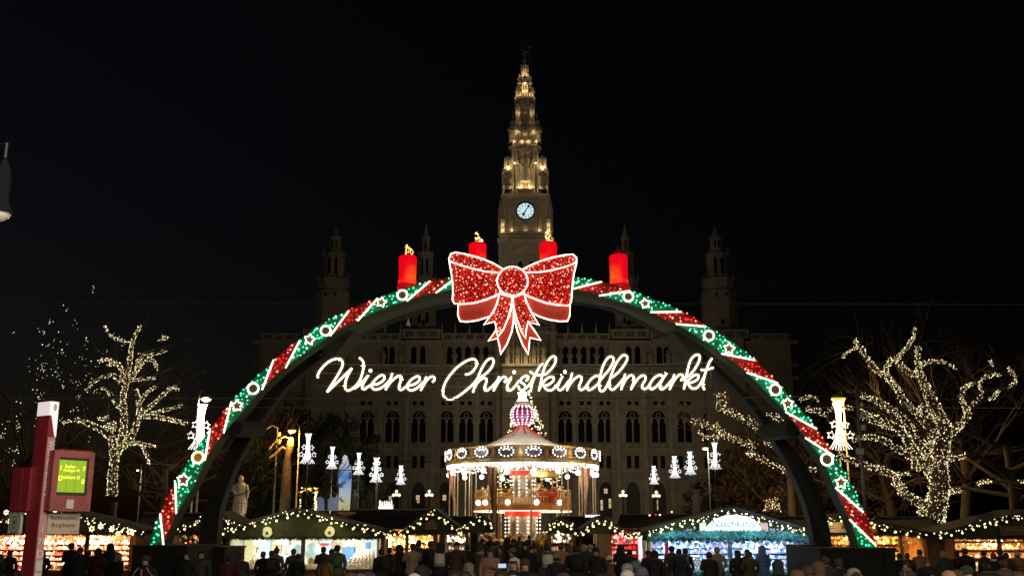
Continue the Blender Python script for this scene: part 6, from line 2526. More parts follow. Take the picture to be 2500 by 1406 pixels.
for pa, pb, n in ((838, 914, 5), (600, 632, 5), (745, 792, 2)):
    Y = 42.05
    t = thing('jar_display', 'stepped white display of jars ' + ('right of the snow globe' if pa == 838 else 'at the left end of the cream stall' if pa == 600 else 'below the large snow globe'), 'display', (at((pa + pb) / 2, 1380, Y).x, Y, zc3))
    for k in range(n):
        b = MB()
        x0, x1 = at(pa + k * 6 * (pb - pa) / 76, 1380, Y).x, at(pb - k * 1.5, 1380, Y).x
        b.bx(x0, x1, Y + .16 * k, Y + .16 * (k + 1), zc3, zc3 + .13 * (k + .5))
        b.build('step', 'white_ornament', t, world=True)
        j = MB()
        m_ = int((x1 - x0) / .14)
        for i in range(m_):
            j.lathe([(.035, 0), (.045, .03), (.045, .08), (.025, .1)], (x0 + (i + .5) * (x1 - x0) / m_, Y + .16 * k + .08, zc3 + .13 * (k + .5)), 6)
        j.build('jars', 'pale_yellow_ornament' if k % 2 == 0 else 'cream_ornament', t, world=True)['kind'] = 'stuff'
for px in (633, 862):
    Y = 42.5
    p = at(px, 1330, Y)
    t = thing('chandelier', 'small chandelier of white candle lamps ' + ('in the left window of the cream stall' if px < 700 else 'in the right window of the cream stall'), 'chandelier', p)
    b = MB()
    b.tube([(0, 0, 0), (0, 0, .35)], .015, 5)
    for k in range(7):
        a = 2 * PI * k / 7
        b.tube([(0, 0, 0), (.12 * math.cos(a), .12 * math.sin(a), -.05), (.2 * math.cos(a), .2 * math.sin(a), .03)], .012, 4)
    b.build('frame', 'gold', t)
    for k in range(7):
        a = 2 * PI * k / 7
        c_ = MB()
        c_.lathe([(.022, .03), (.02, .16), (.002, .2)], (.2 * math.cos(a), .2 * math.sin(a), 0), 6)
        c_.build('candle_lamp', 'star_soft', t)
for px, py in ((652, 1298), (804.5, 1297)):
    Y = 41.8
    c = at(px, py, Y)
    b = MB()
    rr = 12.5 * q
    pts = []
    for i in range(36):
        a = 2 * PI * i / 36 + .2
        k_ = 1.0
        if px < 700 and abs(a - PI) < .35 or (px < 700 and abs(a - .05) < .2) or (px > 700 and abs(a - 2.6) < .55):
            k_ = .82
        pts.append((c.x + rr * k_ * math.cos(a), c.z + rr * k_ * math.sin(a)))
    b.prism(pts, Y, Y + .05)
    o = b.build('round_sign', 'sage_sign' if 'sage_sign' in M else paint('sage_sign', (.66, .68, .46)), s3, world=True)
    b = MB()
    b.prism([(c.x - .055, c.z - .1), (c.x + .055, c.z - .1), (c.x + .055, c.z - .02), (c.x + .04, c.z + .02), (c.x - .04, c.z + .02), (c.x - .055, c.z - .02)], Y - .012, Y - .002)
    b.build('house_mark', 'ink', o, world=True)
lamp('POINT', at(652, 1285, 41), 34, (1, .85, .5), .3)
lamp('POINT', at(804, 1285, 41), 34, (1, .85, .5), .3)
t_ = MB()
tr_ = random.Random(4)
Y = 42.5
p = at(586, 1340, Y)
t = thing('small_fir', 'tiny green fir standing in the left window of the cream stall', 'fir tree', (p.x, Y, zc3))
leaves(t_, [(tr_.gauss(0, .10) * (1 - f), tr_.gauss(0, .1) * (1 - f), .15 + .65 * f) for f in [tr_.random() for _ in range(160)]], .06, tr_)
t_.build('crown', 'green_ornament', t)
b = MB()
b.tube([(0, 0, 0), (0, 0, .5)], .025, 5)
b.build('trunk', 'bark', t)

# gold stall with the little gable and its neighbours
s4, *_r = stall('orange lit stall with golden wares under a steep bulb-lined gable left of the crowd', 944, 1062, 43, 1304, 1384, [(940, 1297), (985, 1298), (1058, 1247), (1124, 1297)], 'gold', 'wood_orange', 'wood', 'fir_board', 260, (1, .75, .36), (993,), 11, 16, dens=1.4)
b = MB()
Y = 42.75
b.bx(at(1038, 1282, Y).x, at(1066, 1282, Y).x, Y, Y + .06, zat(1292, Y), zat(1276, Y))
b.prism([xz(p, Y) for p in ((1036, 1276), (1044, 1274), (1048, 1270), (1058, 1270), (1062, 1274), (1068, 1276))], Y, Y + .06)
b.build('name_board', 'wood', s4, world=True)
b = MB()
b.bx(at(935, 1340, 42.8).x, at(947, 1340, 42.8).x, 42.7, 42.9, 0, zat(1303, 42.8))
b.build('corner_post', 'wood_pale', s4, world=True)
stall('narrow stall of white plush toys between the gold stall and the carousel', 1084, 1140, 43.5, 1300, 1372, [(1122, 1295), (1172, 1262), (1206, 1286)], 'plush', 'wood', 'wood', 'fir_board', 110, (1, .85, .68), (), 13, 15, dens=1.3)
s6, *_r = stall('small arched stall covered in bulbs right of the carousel', 1342, 1402, 45, 1298, 1372, [(1334, 1302), (1346, 1281), (1370, 1269), (1394, 1282), (1410, 1302)], 'plush', 'wood', 'wood', 'fir_board', 45, (1, .85, .6), (), 15, 10, dens=1.2)
l = MB()
for i in range(9):
    l.octa(at(1362 + 3 * math.sin(i * 1.3), 1297 + i * 3.2, 44.5), 3.0 * q)
l.build('icicle_light', 'star_white', s6, world=True)
s7, xa, xb, zt, zc7, q = stall('stall with a crimson lit window and brown end wall right of the crowd', 1489, 1573, 43, 1303, 1374, [(1417, 1301), (1466, 1267), (1528, 1303), (1576, 1303)], 'crimson', 'red_wall' if 'red_wall' in M else paint('red_wall', (.6, .02, .03)), 'wood', 'fir_board', 110, (1, .62, .5), (), 17, 13, dens=1.6)
b = MB()
for i in range(4):
    b.bx(at(1459 + i * 6.6, 1340, 43).x + .006, at(1459 + (i + 1) * 6.6, 1340, 43).x - .006, 42.95, 43.02, 0, zat(1301, 43))
b.build('end_wall', 'wood', s7, world=True)
for px, h in ((1502, 24), (1532, 20)):
    b = MB()
    p = at(px, 1326, 43.2)
    b.lathe([(.012, .55), (.012, .2), (.10, .17), (.11, .02), (.02, 0)], tuple(p), 8)
    b.build('hanging_lantern', 'white_ornament', s7, world=True)
b = MB()
b.box(tuple(at(1490, 1365, 42.6)), (.35, .25, .04))
b.box(tuple(at(1488, 1362, 42.6)), (.22, .2, .12), taper=.5)
b.build('serving_board', 'wood_pale', s7, world=True)
lamp('POINT', at(1470, 1330, 41.8), 10, (1, .7, .4), .2)

# blue sweet stall
s8, xa, xb, zt, zc8, q = stall('wide icy blue lit sweet stall with glowing arched sign and teal garlands', 1580, 1968, 42, 1318, 1399, [(1568, 1302), (1790, 1247), (1976, 1302)], 'ice', 'ice_wall' if 'ice_wall' in M else paint('ice_wall', (.42, .56, .8)), 'wood_dark', 'fir_board', 150, (.66, .82, 1), (1782,), 19, dens=1.4)
for pts, th, per in (([(1582, 1312), (1650, 1304), (1720, 1306), (1790, 1309), (1860, 1306), (1930, 1306), (1975, 1315)], 8, 5), ([(1715, 1298), (1870, 1298)], 4, 4), ([(1781, 1320), (1783, 1399)], 9, 5), ([(1585, 1400), (1965, 1400)], 7, 4)):
    o = garland(pts, 41.75, len(pts) + 40, th, per, 'fir_teal', .085).build('frosted_garland', 'fir_teal', s8, world=True)
    o['kind'] = 'stuff'
Y = 41.7
M['lit_sign'] = glow('backlit_sign_face', (.72, .92, 1.0), 1.25, 'AUTO', (.8, .85, .9))
arcp = [(1722, 1296), (1728, 1282), (1742, 1268), (1765, 1259), (1793, 1256), (1821, 1259), (1843, 1268), (1854, 1281), (1859, 1296)]
b = MB()
b.prism([xz(p, Y) for p in arcp], Y, Y + .1)
sg = b.build('lit_sign', 'lit_sign', s8, world=True)
tm = text_mesh('Naschkatze', 24 * q, paint('sign_blue', (.03, .10, .16)), .004, .25)
o = obj('lettering', tm, sg)
o.location = at(1791, 1278, Y - .012) - Vector(s8.location)
for x0, x1, c_ in ((1708, 1724, 'cream_ornament'), (1857, 1875, 'rose_ornament')):
    b = MB()
    b.bx(at(x0, 1285, Y).x, at(x1, 1285, Y).x, Y, Y + .06, zat(1296, Y), zat(1275, Y))
    b.build('side_board', c_, s8, world=True)
for px, w_ in ((1627, 9), (1953, 9)):
    d = MB()
    Y2 = 42.4
    nn = 9
    for i in range(2):
        for j in range(nn):
            d.v.append((at(px - w_ / 2 + w_ * j / (nn - 1), 1320, Y2).x, Y2 + .03 * (j % 2), zat(1316 + 40 * i, Y2)))
    for j in range(nn - 1):
        d.f.append([j, j + 1, nn + j + 1, nn + j]); d.m.append(0)
    d.build('pink_curtain', paint('hot_pink_cloth', (.75, .05, .3)), s8, world=True)
ht = [(0, -.10), (.09, 0), (.09, .05), (.05, .08), (0, .05), (-.05, .08), (-.09, .05), (-.09, 0)]
for k in range(26):
    px = 1598 + k * 14.4
    b = MB()
    c = at(px, 1324 + 4 * math.sin(k * 2.1), 41.95)
    b.prism([(c.x + a, c.z + z) for a, z in ht], c.y, c.y + .03)
    b.build('gingerbread_heart', ('lilac_ornament', 'sky_ornament', 'pink_ornament', 'white_ornament', 'blue_ornament')[k % 5], s8, world=True)
for px, lab in ((1702, 'pile of white sweets on the left of the blue stall counter'),):
    t = thing('sweet_pile', lab, 'sweets', (at(px, 1380, 42.3).x, 42.3, zc8))
    b = MB()
    b.box((0, 0, 0), (.8, .4, .22))
    b.build('stand', 'sky_ornament', t)
    for k in range(4):
        for i in range(5 - k):
            b = MB()
            b.ball(((i - (4 - k) / 2) * .13, 0, .29 + k * .11), .07)
            b.build('sweet', 'white_ornament', t, True)
for px, c_ in ((1577, 'pale_yellow_ornament'), (1583, 'green_ornament'), (1588, 'gold_ornament')):
    b = MB()
    b.lathe([(.04, 0), (.04, 1.25)], (at(px, 1340, 41.8).x, 41.8, zc8), 8)
    b.build('striped_post', c_, s8, world=True)
for px in (1640, 1740, 1840, 1930):
    lamp('POINT', at(px, 1296, 41.0), 42, (.6, .9, 1), .3)

# small ornaments pinned on the gable of the blue stall
r8 = random.Random(88)
om = MB()
for _ in range(70):
    px = r8.choice((r8.uniform(1600, 1712), r8.uniform(1872, 1960)))
    yt = line_at([(1568, 1302), (1790, 1247), (1976, 1302)], px) + 12
    if yt > 1300:
        continue
    p = at(px, r8.uniform(yt, 1303), 41.85)
    om.octa(p, r8.uniform(.03, .07), r8.randint(0, 4))
om.build('gable_ornaments', PAL['ice'], s8, world=True)['kind'] = 'stuff'
# amber stalls on the right
s9, xa, xb, zt, zc9, q = stall('amber lit stall with a tan sign board behind the right arch foot', 2016, 2258, 42.5, 1306, 1376, [(2004, 1281), (2045, 1262), (2265, 1308)], 'amber', 'wood_orange', 'wood_orange', 'fir_board', 200, (1, .72, .3), (2085, 2200), 23, dens=1.4)
Y = 42.2
for x0, x1, y0, y1, m_ in ((2009, 2072, 1299, 1273, 'tan_sign'), (2121, 2142, 1301, 1276, 'orange_ornament')):
    if m_ == 'tan_sign':
        paint('tan_sign', (.55, .38, .2))
    b = MB()
    b.prism([xz(p, Y) for p in ((x0, y1), (x1 - 4, y1 + 1), (x1, y0), (x0 + 6, y0))], Y, Y + .05)
    o = b.build('sign_board', m_, s9, world=True)
    if m_ == 'tan_sign':
        b = MB()
        for px, w_, py in ((2026, 14, 1284), (2030, 18, 1289), (2056, 3, 1286), (2060, 3, 1285), (2064, 3, 1286)):
            b.bx(at(px - w_ / 2, py, Y).x, at(px + w_ / 2, py, Y).x, Y - .02, Y - .004, zat(py + (1 if w_ > 5 else 5), Y), zat(py - (1 if w_ > 5 else 5), Y))
        b.build('worn_lettering', 'wood', o, world=True)
lamp('POINT', at(2045, 1290, 41.6), 12, (1, .75, .4), .2)
b = MB()
for i in range(8):
    b.bx(at(2264 + i * 7, 1340, 43).x + .005, at(2264 + (i + 1) * 7, 1340, 43).x - .005, 42.9, 42.98, 0, zat(1308, 43))
wl = thing('plank_wall', 'dark plank wall between the two amber stalls under the broad lit tree', 'wall', (at(2292, 1340, 43).x, 43, 0))
for i in range(8):
    b = MB()
    b.bx(at(2264 + i * 7, 1340, 43).x + .005, at(2264 + (i + 1) * 7, 1340, 43).x - .005, 42.9, 42.98, 0, zat(1306, 43))
    b.build('plank', 'wood', wl, world=True)
b = MB()
b.bx(at(2262, 1306, 43).x, at(2322, 1306, 43).x, 42.7, 44.5, zat(1306, 43), zat(1300, 43))
b.build('roof', 'roof_felt', wl, world=True)
s10, xa, xb, zt, zc10, q = stall('amber lit stall of carved wooden figures at the far right', 2326, 2590, 42, 1314, 1392, [(2282, 1309), (2520, 1251), (2720, 1303)], 'carved', 'wood_orange', 'wood_orange', 'fir_board', 200, (1, .78, .42), (2440,), 29, dens=1.6)
Y = 41.6
b = MB()
b.bx(at(2443, 1295, Y).x, at(2580, 1295, Y).x, Y, Y + .06, zat(1307, Y), zat(1283, Y))
o = b.build('name_board', 'wood', s10, world=True)
o2 = obj('lettering', text_mesh('Holzschnitzerei', 13 * q, paint('faded_gold_lettering', (.38, .24, .13)), .003), o)
o2.location = at(2498, 1292, Y - .01) - Vector(s10.location)
b = MB()
b.bx(xa, xb, 41.95, 42.12, zat(1325, 42), zat(1320, 42))
b.build('beam', 'wood_pale', s10, world=True)


# dark closed stalls and roofs of the second row
def rear(label, px0, px1, y_ridge, y_eave, Y, inset=20):
    t = thing('closed_stall', label, 'market stall', (at((px0 + px1) / 2, 1300, Y).x, Y, 0), 0, 'dark stalls in the second row')
    x0, x1 = at(px0, y_eave, Y).x, at(px1, y_eave, Y).x
    i0, i1 = at(px0 + inset, y_ridge, Y + 1.6).x, at(px1 - inset, y_ridge, Y + 1.6).x
    ze, zr = zat(y_eave, Y), zat(y_ridge, Y + 1.6)
    b = MB()
    b.bx(x0 + .25, x1 - .25, Y + .3, Y + 3, 0, ze)
    n = max(4, int((x1 - x0) / .45))
    for i in range(n):
        xx = x0 + .25 + (x1 - x0 - .5) * i / n
        b.bx(xx + .01, xx + (x1 - x0 - .5) / n - .01, Y + .27, Y + .299, .05, ze)
    b.build('wall', 'wood_dark', t, world=True)
    b = MB()
    b.add([(x0, Y, ze), (x1, Y, ze), (i1, Y + 1.6, zr), (i0, Y + 1.6, zr), (x0, Y + 3.2, ze), (x1, Y + 3.2, ze)],
          [(0, 1, 2, 3), (3, 2, 5, 4), (0, 3, 4), (1, 5, 2), (0, 4, 5, 1)])
    b.build('roof', 'roof_felt', t, world=True)
    b = MB()
    b.tube([(i0, Y + 1.6, zr + .02), (i1, Y + 1.6, zr + .02)], .03, 5)
    b.build('ridge_strip', 'grey_metal', t, world=True)


rear('dark roofed stall behind the cream stall under the white light crown', 835, 1105, 1244, 1292, 51)
rear('dark roofed stall in front of the left side of the carousel', 1072, 1178, 1261, 1294, 50, 6)
rear('dark roofed stall in front of the right side of the carousel', 1372, 1462, 1261, 1296, 50, 6)
rear('long dark roofed stall between the crimson and the blue stall', 1500, 1745, 1256, 1300, 52, 14)
rear('dark roofed stall behind the blue stall beside the dark rear arch leg', 1850, 2010, 1262, 1300, 52, 14)
rear('long dark roofed stall behind the amber stall on the right', 2105, 2310, 1262, 1302, 52, 30)
rear('dark roofed stall behind the left arch foot', 330, 560, 1252, 1298, 53, 20)
rear('dark roofed stall behind the far left ornament stall', -40, 300, 1262, 1300, 52, 20)

# white snow figures in the toy stall and a mill wheel sign near the carousel
t = thing('snowman_figure', 'stacked white snowman figure hanging in front of the plush toy stall', 'figure', at(1107, 1372, 42.6))
for k, (py, r_) in enumerate(((1360, 8), (1345, 7), (1330, 6), (1318, 4.5))):
    b = MB()
    p = at(1106 - 2 * k % 3, py, 42.6)
    b.ball(tuple(p), r_ * q)
    b.build('snowball', 'white_ornament', t, True, world=True)

# bright light bar on the roof right of the carousel, roof slats and tiny roof lights
t = thing('light_bar', 'short bright white light bar on the dark roof right of the carousel', 'lamp', at(1447, 1259, 49))
b = MB()
b.bx(-.36, .36, -.06, .06, -.06, .05)
b.build('housing', 'iron', t)
for k in range(6):
    b = MB()
    b.ball((-.3 + .12 * k, -.08, 0), .055)
    b.build('lamp', 'globe_white', t, True)
t = thing('slatted_board', 'pale slatted board lying on the dark roof below the blue winter cut-out', 'board', at(824, 1259, 49))
q = mpp(1256, 49)
for k in range(7):
    b = MB()
    b.add([(x * q, y_, z * q) for x, z, y_ in ((2 + k * 4.6, 0, 0), (4.6 + k * 4.6, 0, 0), (9.6 + k * 4.6, 7, .3), (7 + k * 4.6, 7, .3), (2 + k * 4.6, 0, .04), (4.6 + k * 4.6, 0, .04), (9.6 + k * 4.6, 7, .34), (7 + k * 4.6, 7, .34))],
          [(0, 1, 2, 3), (7, 6, 5, 4), (0, 4, 5, 1), (1, 5, 6, 2), (2, 6, 7, 3), (3, 7, 4, 0)])
    b.build('slat', 'wood_pale', t)
b = MB()
b.bx(-3 * q, 42 * q, .28, .34, 7 * q, 8.5 * q)
b.build('rail', 'wood_pale', t)
for px, py, c_, lab in ((1586, 1257, 'fairy', 'tiny white light left of the red one on the long dark roof'), (1601, 1256, 'bulb_red', 'tiny red light on the long dark roof right of the carousel'), (1611, 1256, 'fairy', 'tiny white light just right of the red one on the long dark roof'), (1640, 1249, 'bulb_warm', 'tiny yellow light above the middle of the long dark roof'), (1706, 1254, 'bulb_warm', 'tiny yellow light at the foot of the tan stone figure')):
    b = MB()
    b.ball((0, 0, 0), .045)
    o = b.build('roof_light', c_)
    o.location = at(px, py, 53)
    tag(o, lab, 'lamp', 'tiny lights on the long dark roof')
# ------------------------------------------------------------------ tram stop pylon at the left
PY = 13.0
corner = at(103, 1180, PY)
pyl = thing('tram_stop_pylon', 'dark red tram stop post with white top and lit green departure display', 'tram stop', (corner.x, PY, 0), rad(56.5))


def pz(py):
    return zat(py, PY)


b = MB()
b.bx(0, .115, 0, .26, 0, pz(1013))
b.build('post', 'wl_red', pyl)
b = MB()
b.bx(-.004, .119, -.004, .264, pz(1013), pz(979))
b.prism([(.03, pz(1013)), (.119, pz(1013)), (.119, pz(1066)), (.095, pz(1062))], -.006, .02)
b.build('cap', glow('backlit_white_cap', (.80, .74, .78), .62, 'NONE', (.7, .68, .7)), pyl)
b = MB()
for s_ in (1, -1):
    z = pz(993) - .0
    b.prism([(.068 - .022, z + s_ * .012), (.068, z + s_ * .045), (.068 + .022, z + s_ * .012), (.068 + .010, z + s_ * .012), (.068, z + s_ * .026), (.068 - .010, z + s_ * .012)], -.011, -.007)
b.prism([(.046, pz(993) - .006), (.09, pz(993) - .006), (.09, pz(993) + .006), (.046, pz(993) + .006)], -.011, -.007)
b.build('operator_emblem', 'wl_red', pyl)
b = MB()
b.bx(.012, .113, -.006, -.0, 0, pz(1066))
b.build('lettering_strip', mat('dull_rose_strip', (.42, .24, .23), .45, vary=.1), pyl)
tm = text_mesh('WIENER LINIEN', .098, 'wl_white', .002)
o = obj('lettering', tm, pyl, (.062, -.010, (pz(1068) + pz(1215)) / 2))
o.rotation_euler = (0, PI / 2, 0)
for s_, py, sz in (('1', 1293, .10), ('71', 1322, .10), ('D', 1353, .13)):
    o = obj('line_number', text_mesh(s_, sz, 'wl_white', .002), pyl, (.06, -.010, pz(py)))
b = MB()
b.bx(.02, .105, -.014, -.007, pz(1394), pz(1368))
b.bx(.02, .105, -.014, -.007, pz(1440), pz(1398))
b.build('notice', 'wl_grey', pyl)
# box on the street side
b = MB()
b.bx(-.05, .10, .20, .58, pz(1246), pz(1139))
b.bx(-.056, .0, .36, .39, pz(1244), pz(1142))
b.build('side_box', 'wl_red', pyl)
# round halt sign on a plate
b = MB()
b.bx(-.03, -.0, .33, .59, pz(1301), pz(1246))
hs = b.build('halt_plate', 'wl_grey', pyl)
zc_h, rh_ = (pz(1301) + pz(1246)) / 2, .115
for k0, k1, nm, mm in ((.98, .86, 'ring', paint('dark_sign_green', (.035, .09, .05))), (.80, 0, 'disc', paint('dull_sign_green', (.28, .34, .2))), (.5, .42, 'inner_ring', 'dark_sign_green'), (.22, 0, 'dot', 'dark_sign_green')):
    b = MB()
    n = 28
    yo = -.034 - (.003 if nm in ('inner_ring', 'dot') else 0)
    if k1:
        b.v = [(yo, .46 + k * rh_ * math.cos(2 * PI * i / n), zc_h + k * rh_ * 1.35 * math.sin(2 * PI * i / n)) for k in (k0, k1) for i in range(n)]
        b.f = [[i, (i + 1) % n, n + (i + 1) % n, n + i] for i in range(n)]
    else:
        b.v = [(yo, .46 + k0 * rh_ * math.cos(2 * PI * i / n), zc_h + k0 * rh_ * 1.35 * math.sin(2 * PI * i / n)) for i in range(n)]
        b.f = [list(range(n))]
    b.m = [0] * len(b.f)
    b.build(nm, mm, hs)
# departure display
dsp = MB()
x0, x1, z0, z1 = .05, .62, pz(1246), pz(1098)
dsp.bx(x0, x1, -.10, .12, z0, z1)
d = dsp.build('display_housing', 'wl_red', pyl)
M['wl_front'] = mat('worn_pale_red_front', (.27, .085, .085), .35, vary=.35, scale=5, coat=.3)
fr = MB()
sx0, sx1, sz0, sz1 = x0 + .075, x1 - .07, z0 + .19, z1 - .085
for a in ((x0, x1, sz1, z1), (x0, x1, z0, sz0), (x0, sx0, sz0, sz1), (sx1, x1, sz0, sz1)):
    fr.bx(a[0], a[1], -.125, -.101, a[2], a[3])
fr.build('front_frame', 'wl_front', d)
sc = MB()
sc.bx(sx0, sx1, -.112, -.103, sz0, sz1)
sc.build('screen_surround', 'ink', d)
sc = MB()
lx0, lx1, lz0, lz1 = sx0 + .01, sx1 - .035, sz0 + .04, sz1 - .03
sc.bx(lx0, lx1, -.117, -.1125, lz0, lz1)
M['screen'] = glow('lit_green_screen', (.30, .50, .02), .85, 'AUTO', (.1, .15, .02))
scr = sc.build('screen', 'screen', d)
M['screen_text'] = glow('yellow_screen_text', (.95, .95, .08), 1.1)
W_, H_ = lx1 - lx0, lz1 - lz0
gl = MB()
for f_ in (.31, .62):
    gl.bx(lx0 + f_ * W_ - .0015, lx0 + f_ * W_ + .0015, -.1186, -.1172, lz0, lz1)
gl.build('screen_seam', 'ink', scr)
for s_, fx, fz, sz in (('1', .06, .74, .085), ('Stefan-', .42, .80, .058), ('Fadinger-Pl.', .47, .68, .05), ('7', .92, .74, .085), ('D', .08, .42, .085), ('Nußdorf, D', .45, .46, .055), ('8', .92, .34, .085)):
    obj('screen_lettering', text_mesh(s_, sz, 'screen_text', .001), scr, (lx0 + fx * W_, -.1195, lz0 + fz * H_))
lb = MB()
lb.bx((x0 + x1) / 2 - .06, (x0 + x1) / 2 + .04, -.131, -.1255, z0 + .03, z0 + .14)
lb.build('label_plate', 'wl_grey', d)
for zz in (z0 + .05, z0 + .1):
    b = MB()
    b.lathe([(.016, 0), (.016, .01)], (0, 0, 0), 10)
    b.v = [(x1 - .05 + x, -.126 - z, zz + y) for x, y, z in b.v]
    b.build('lock', 'steel', d)
b = MB()
b.bx(x0 + .1, x1 - .02, -.09, .1, z1, z1 + .02)
b.build('display_lid', 'wl_red', d)
# station name plate
b = MB()
b.bx(.117, .56, -.02, .0, pz(1303), pz(1251))
sp = b.build('name_plate', mat('warm_grey_plate', (.42, .37, .30), .5, vary=.08), pyl)
for s_, py in (('Rathausplatz,', 1263), ('Burgtheater', 1281)):
    obj('lettering', text_mesh(s_, .072, 'ink', .001), sp, (.34, -.0225, pz(py)))
b = MB()
b.bx(.44, .54, -.0225, -.0205, pz(1297.5), pz(1296.5))
b.build('small_print', 'ink', sp)
lamp('AREA', (corner.x + 3.2, PY - 7.5, 5.2), 190, (1, .85, .8), 1.5, (corner.x + .2, PY, 2.6), name='pylon_fill_light')  # unseen light added to brighten the stop post
# ------------------------------------------------------------------ people
def skin_body(pose):
    """one continuous clothed figure, 1.72 m, facing -Y; returns mesh with slots coat, trousers, skin, shoes"""
    J = {}
    J['pelvis'] = ((0, 0, .95), .155, .115)
    J['waist'] = ((0, .01, 1.10), .15, .11)
    J['chest'] = ((0, .02, 1.30), .185, .125)
    J['collar'] = ((0, .015, 1.42), .12, .085)
    J['neck'] = ((0, .0, 1.48), .055, .055)
    J['jaw'] = ((0, -.02, 1.555), .070, .075)
    J['crown'] = ((0, -.005, 1.655), .078, .09)
    E = [('pelvis', 'waist'), ('waist', 'chest'), ('chest', 'collar'), ('collar', 'neck'), ('neck', 'jaw'), ('jaw', 'crown')]
    st = pose.get('step', 0.0)
    for s, n in ((-1, 'l'), (1, 'r')):
        f = st * s
        J[n + 'hip'] = ((s * .095, 0, .86), .105, .10)
        J[n + 'knee'] = ((s * .10, -.03 + f * .5, .50), .072, .072)
        J[n + 'ankle'] = ((s * .10, .03 + f, .10), .05, .052)
        J[n + 'toe'] = ((s * .115, -.12 + f, .045), .042, .035)
        E += [('pelvis', n + 'hip'), (n + 'hip', n + 'knee'), (n + 'knee', n + 'ankle'), (n + 'ankle', n + 'toe')]
        arm = pose.get('arm_' + n, 'down')
        J[n + 'shoulder'] = ((s * .178, .02, 1.385), .080, .075)
        if arm == 'down':
            e, w = (s * .245, .04, 1.13), (s * .235, -.03, .89)
        elif arm == 'pocket':
            e, w = (s * .265, .07, 1.14), (s * .18, -.09, .97)
        elif arm == 'cup':
            e, w = (s * .245, .0, 1.13), (s * .10, -.26, 1.20)
        elif arm == 'phone':
            e, w = (s * .27, -.08, 1.17), (s * .09, -.30, 1.40)
        else:
            e, w = (s * .30, -.05, 1.15), (s * .2, -.3, 1.05)
        J[n + 'elbow'] = (e, .058, .058)
        J[n + 'wrist'] = (w, .040, .040)
        E += [('collar', n + 'shoulder'), (n + 'shoulder', n + 'elbow'), (n + 'elbow', n + 'wrist')]
    names = list(J)
    me = bpy.data.meshes.new('body')
    me.from_pydata([J[n][0] for n in names], [(names.index(a), names.index(b)) for a, b in E], [])
    o = bpy.data.objects.new('body', me)
    COL.objects.link(o)
    o.modifiers.new('skin', 'SKIN')
    sv = me.skin_vertices[0].data
    for i, n in enumerate(names):
        k = pose.get('bulk', 1.0) if n not in ('neck', 'jaw', 'crown', 'lwrist', 'rwrist', 'ltoe', 'rtoe') else 1.0
        sv[i].radius = (J[n][1] * k, J[n][2] * k)
        sv[i].use_root = (n == 'pelvis')
    o.modifiers.new('sub', 'SUBSURF').levels = 1
    dg = bpy.context.evaluated_depsgraph_get()
    ev = bpy.data.meshes.new_from_object(o.evaluated_get(dg))
    bpy.data.objects.remove(o)
    bm = bmesh.new()
    bm.from_mesh(ev)
    # hem of a long coat: a skirt grown from the hips
    hem = pose.get('hem', .78)
    for f in bm.faces:
        c = f.calc_center_median()
        wl = min((c - Vector(J[n + 'wrist'][0])).length for n in 'lr')
        if c.z > 1.475 and abs(c.x) < .12:
            f.material_index = 2
        elif wl < .05:
            f.material_index = 2
        elif c.z < .13:
            f.material_index = 3
        elif c.z < .84 and abs(c.x) < .24:
            f.material_index = 1
        else:
            f.material_index = 0
        f.smooth = True
    # face: nose, brow hollow, chin
    for v in bm.verts:
        if v.co.z > 1.5 and v.co.y < -.05 and abs(v.co.x) < .075:
            if abs(v.co.x) < .02 and 1.57 < v.co.z < 1.62:
                v.co.y -= .022
            elif 1.615 < v.co.z < 1.65 and .015 < abs(v.co.x) < .05:
                v.co.y += .012
    bm.to_mesh(ev)
    bm.free()
    mb = MB()
    # coat skirt
    if hem < .84:
        k = pose.get('bulk', 1.0)
        n = 16
        rows = [(1.02, .175 * k, .135 * k), (.92, .195 * k, .16 * k), (hem + .06, .22 * k, .185 * k), (hem, .215 * k, .18 * k)]
        for z, rx, ry in rows:
            for i in range(n):
                a = 2 * PI * i / n
                mb.v.append((rx * math.cos(a) * (1 + .03 * math.sin(5 * a)), .005 + ry * math.sin(a), z))
        for r_ in range(len(rows) - 1):
            for i in range(n):
                mb.f.append([(r_ + 1) * n + i, (r_ + 1) * n + (i + 1) % n, r_ * n + (i + 1) % n, r_ * n + i]); mb.m.append(0)
        mb.f.append([3 * n + i for i in range(n - 1, -1, -1)]); mb.m.append(0)
    # hands: palm, four unequal bent fingers and a thumb from the side
    for s, n in ((-1, 'l'), (1, 'r')):
        if pose.get('arm_' + n) == 'pocket':
            continue
        w, e = Vector(J[n + 'wrist'][0]), Vector(J[n + 'elbow'][0])
        d = (w - e).normalized()
        sd = d.cross(Vector((0, 0, 1)) if abs(d.z) < .8 else Vector((0, 1, 0))).normalized() * s
        nm = sd.cross(d)
        p = w + d * .05
        mb.tube([w + d * .0, w + d * .035, w + d * .085], [.032, .04, .036], 6, 2)
        for k, L in ((-1.5, .06), (-.5, .075), (.5, .07), (1.5, .055)):
            a = w + d * .085 + sd * (k * .016)
            mb.tube([a, a + d * L * .6 + nm * .006, a + d * L * .9 + nm * .03], [.0105, .0095, .007], 4, 2)
        a = w + d * .03 - sd * .035
        mb.tube([a, a - sd * .02 + d * .03, a - sd * .012 + d * .06 + nm * .015], [.013, .012, .008], 4, 2)
    # ears and eyes
    for s in (-1, 1):
        mb.ball((s * .074, .0, 1.60), .022, 2, (.4, .8, 1.2))
        mb.ball((s * .028, -.087, 1.63), .008, 3)
    mb.tube([(-.022, -.093, 1.553), (.022, -.093, 1.553)], .006, 4, 4)
    # collar of the coat
    mb.lathe([(.085, 1.42), (.095, 1.46), (.088, 1.505), (.072, 1.50)], (0, .005, 0), 12, 0, sq=(1, .95))
    # eyes in shoe-dark slot
    bm = bmesh.new()
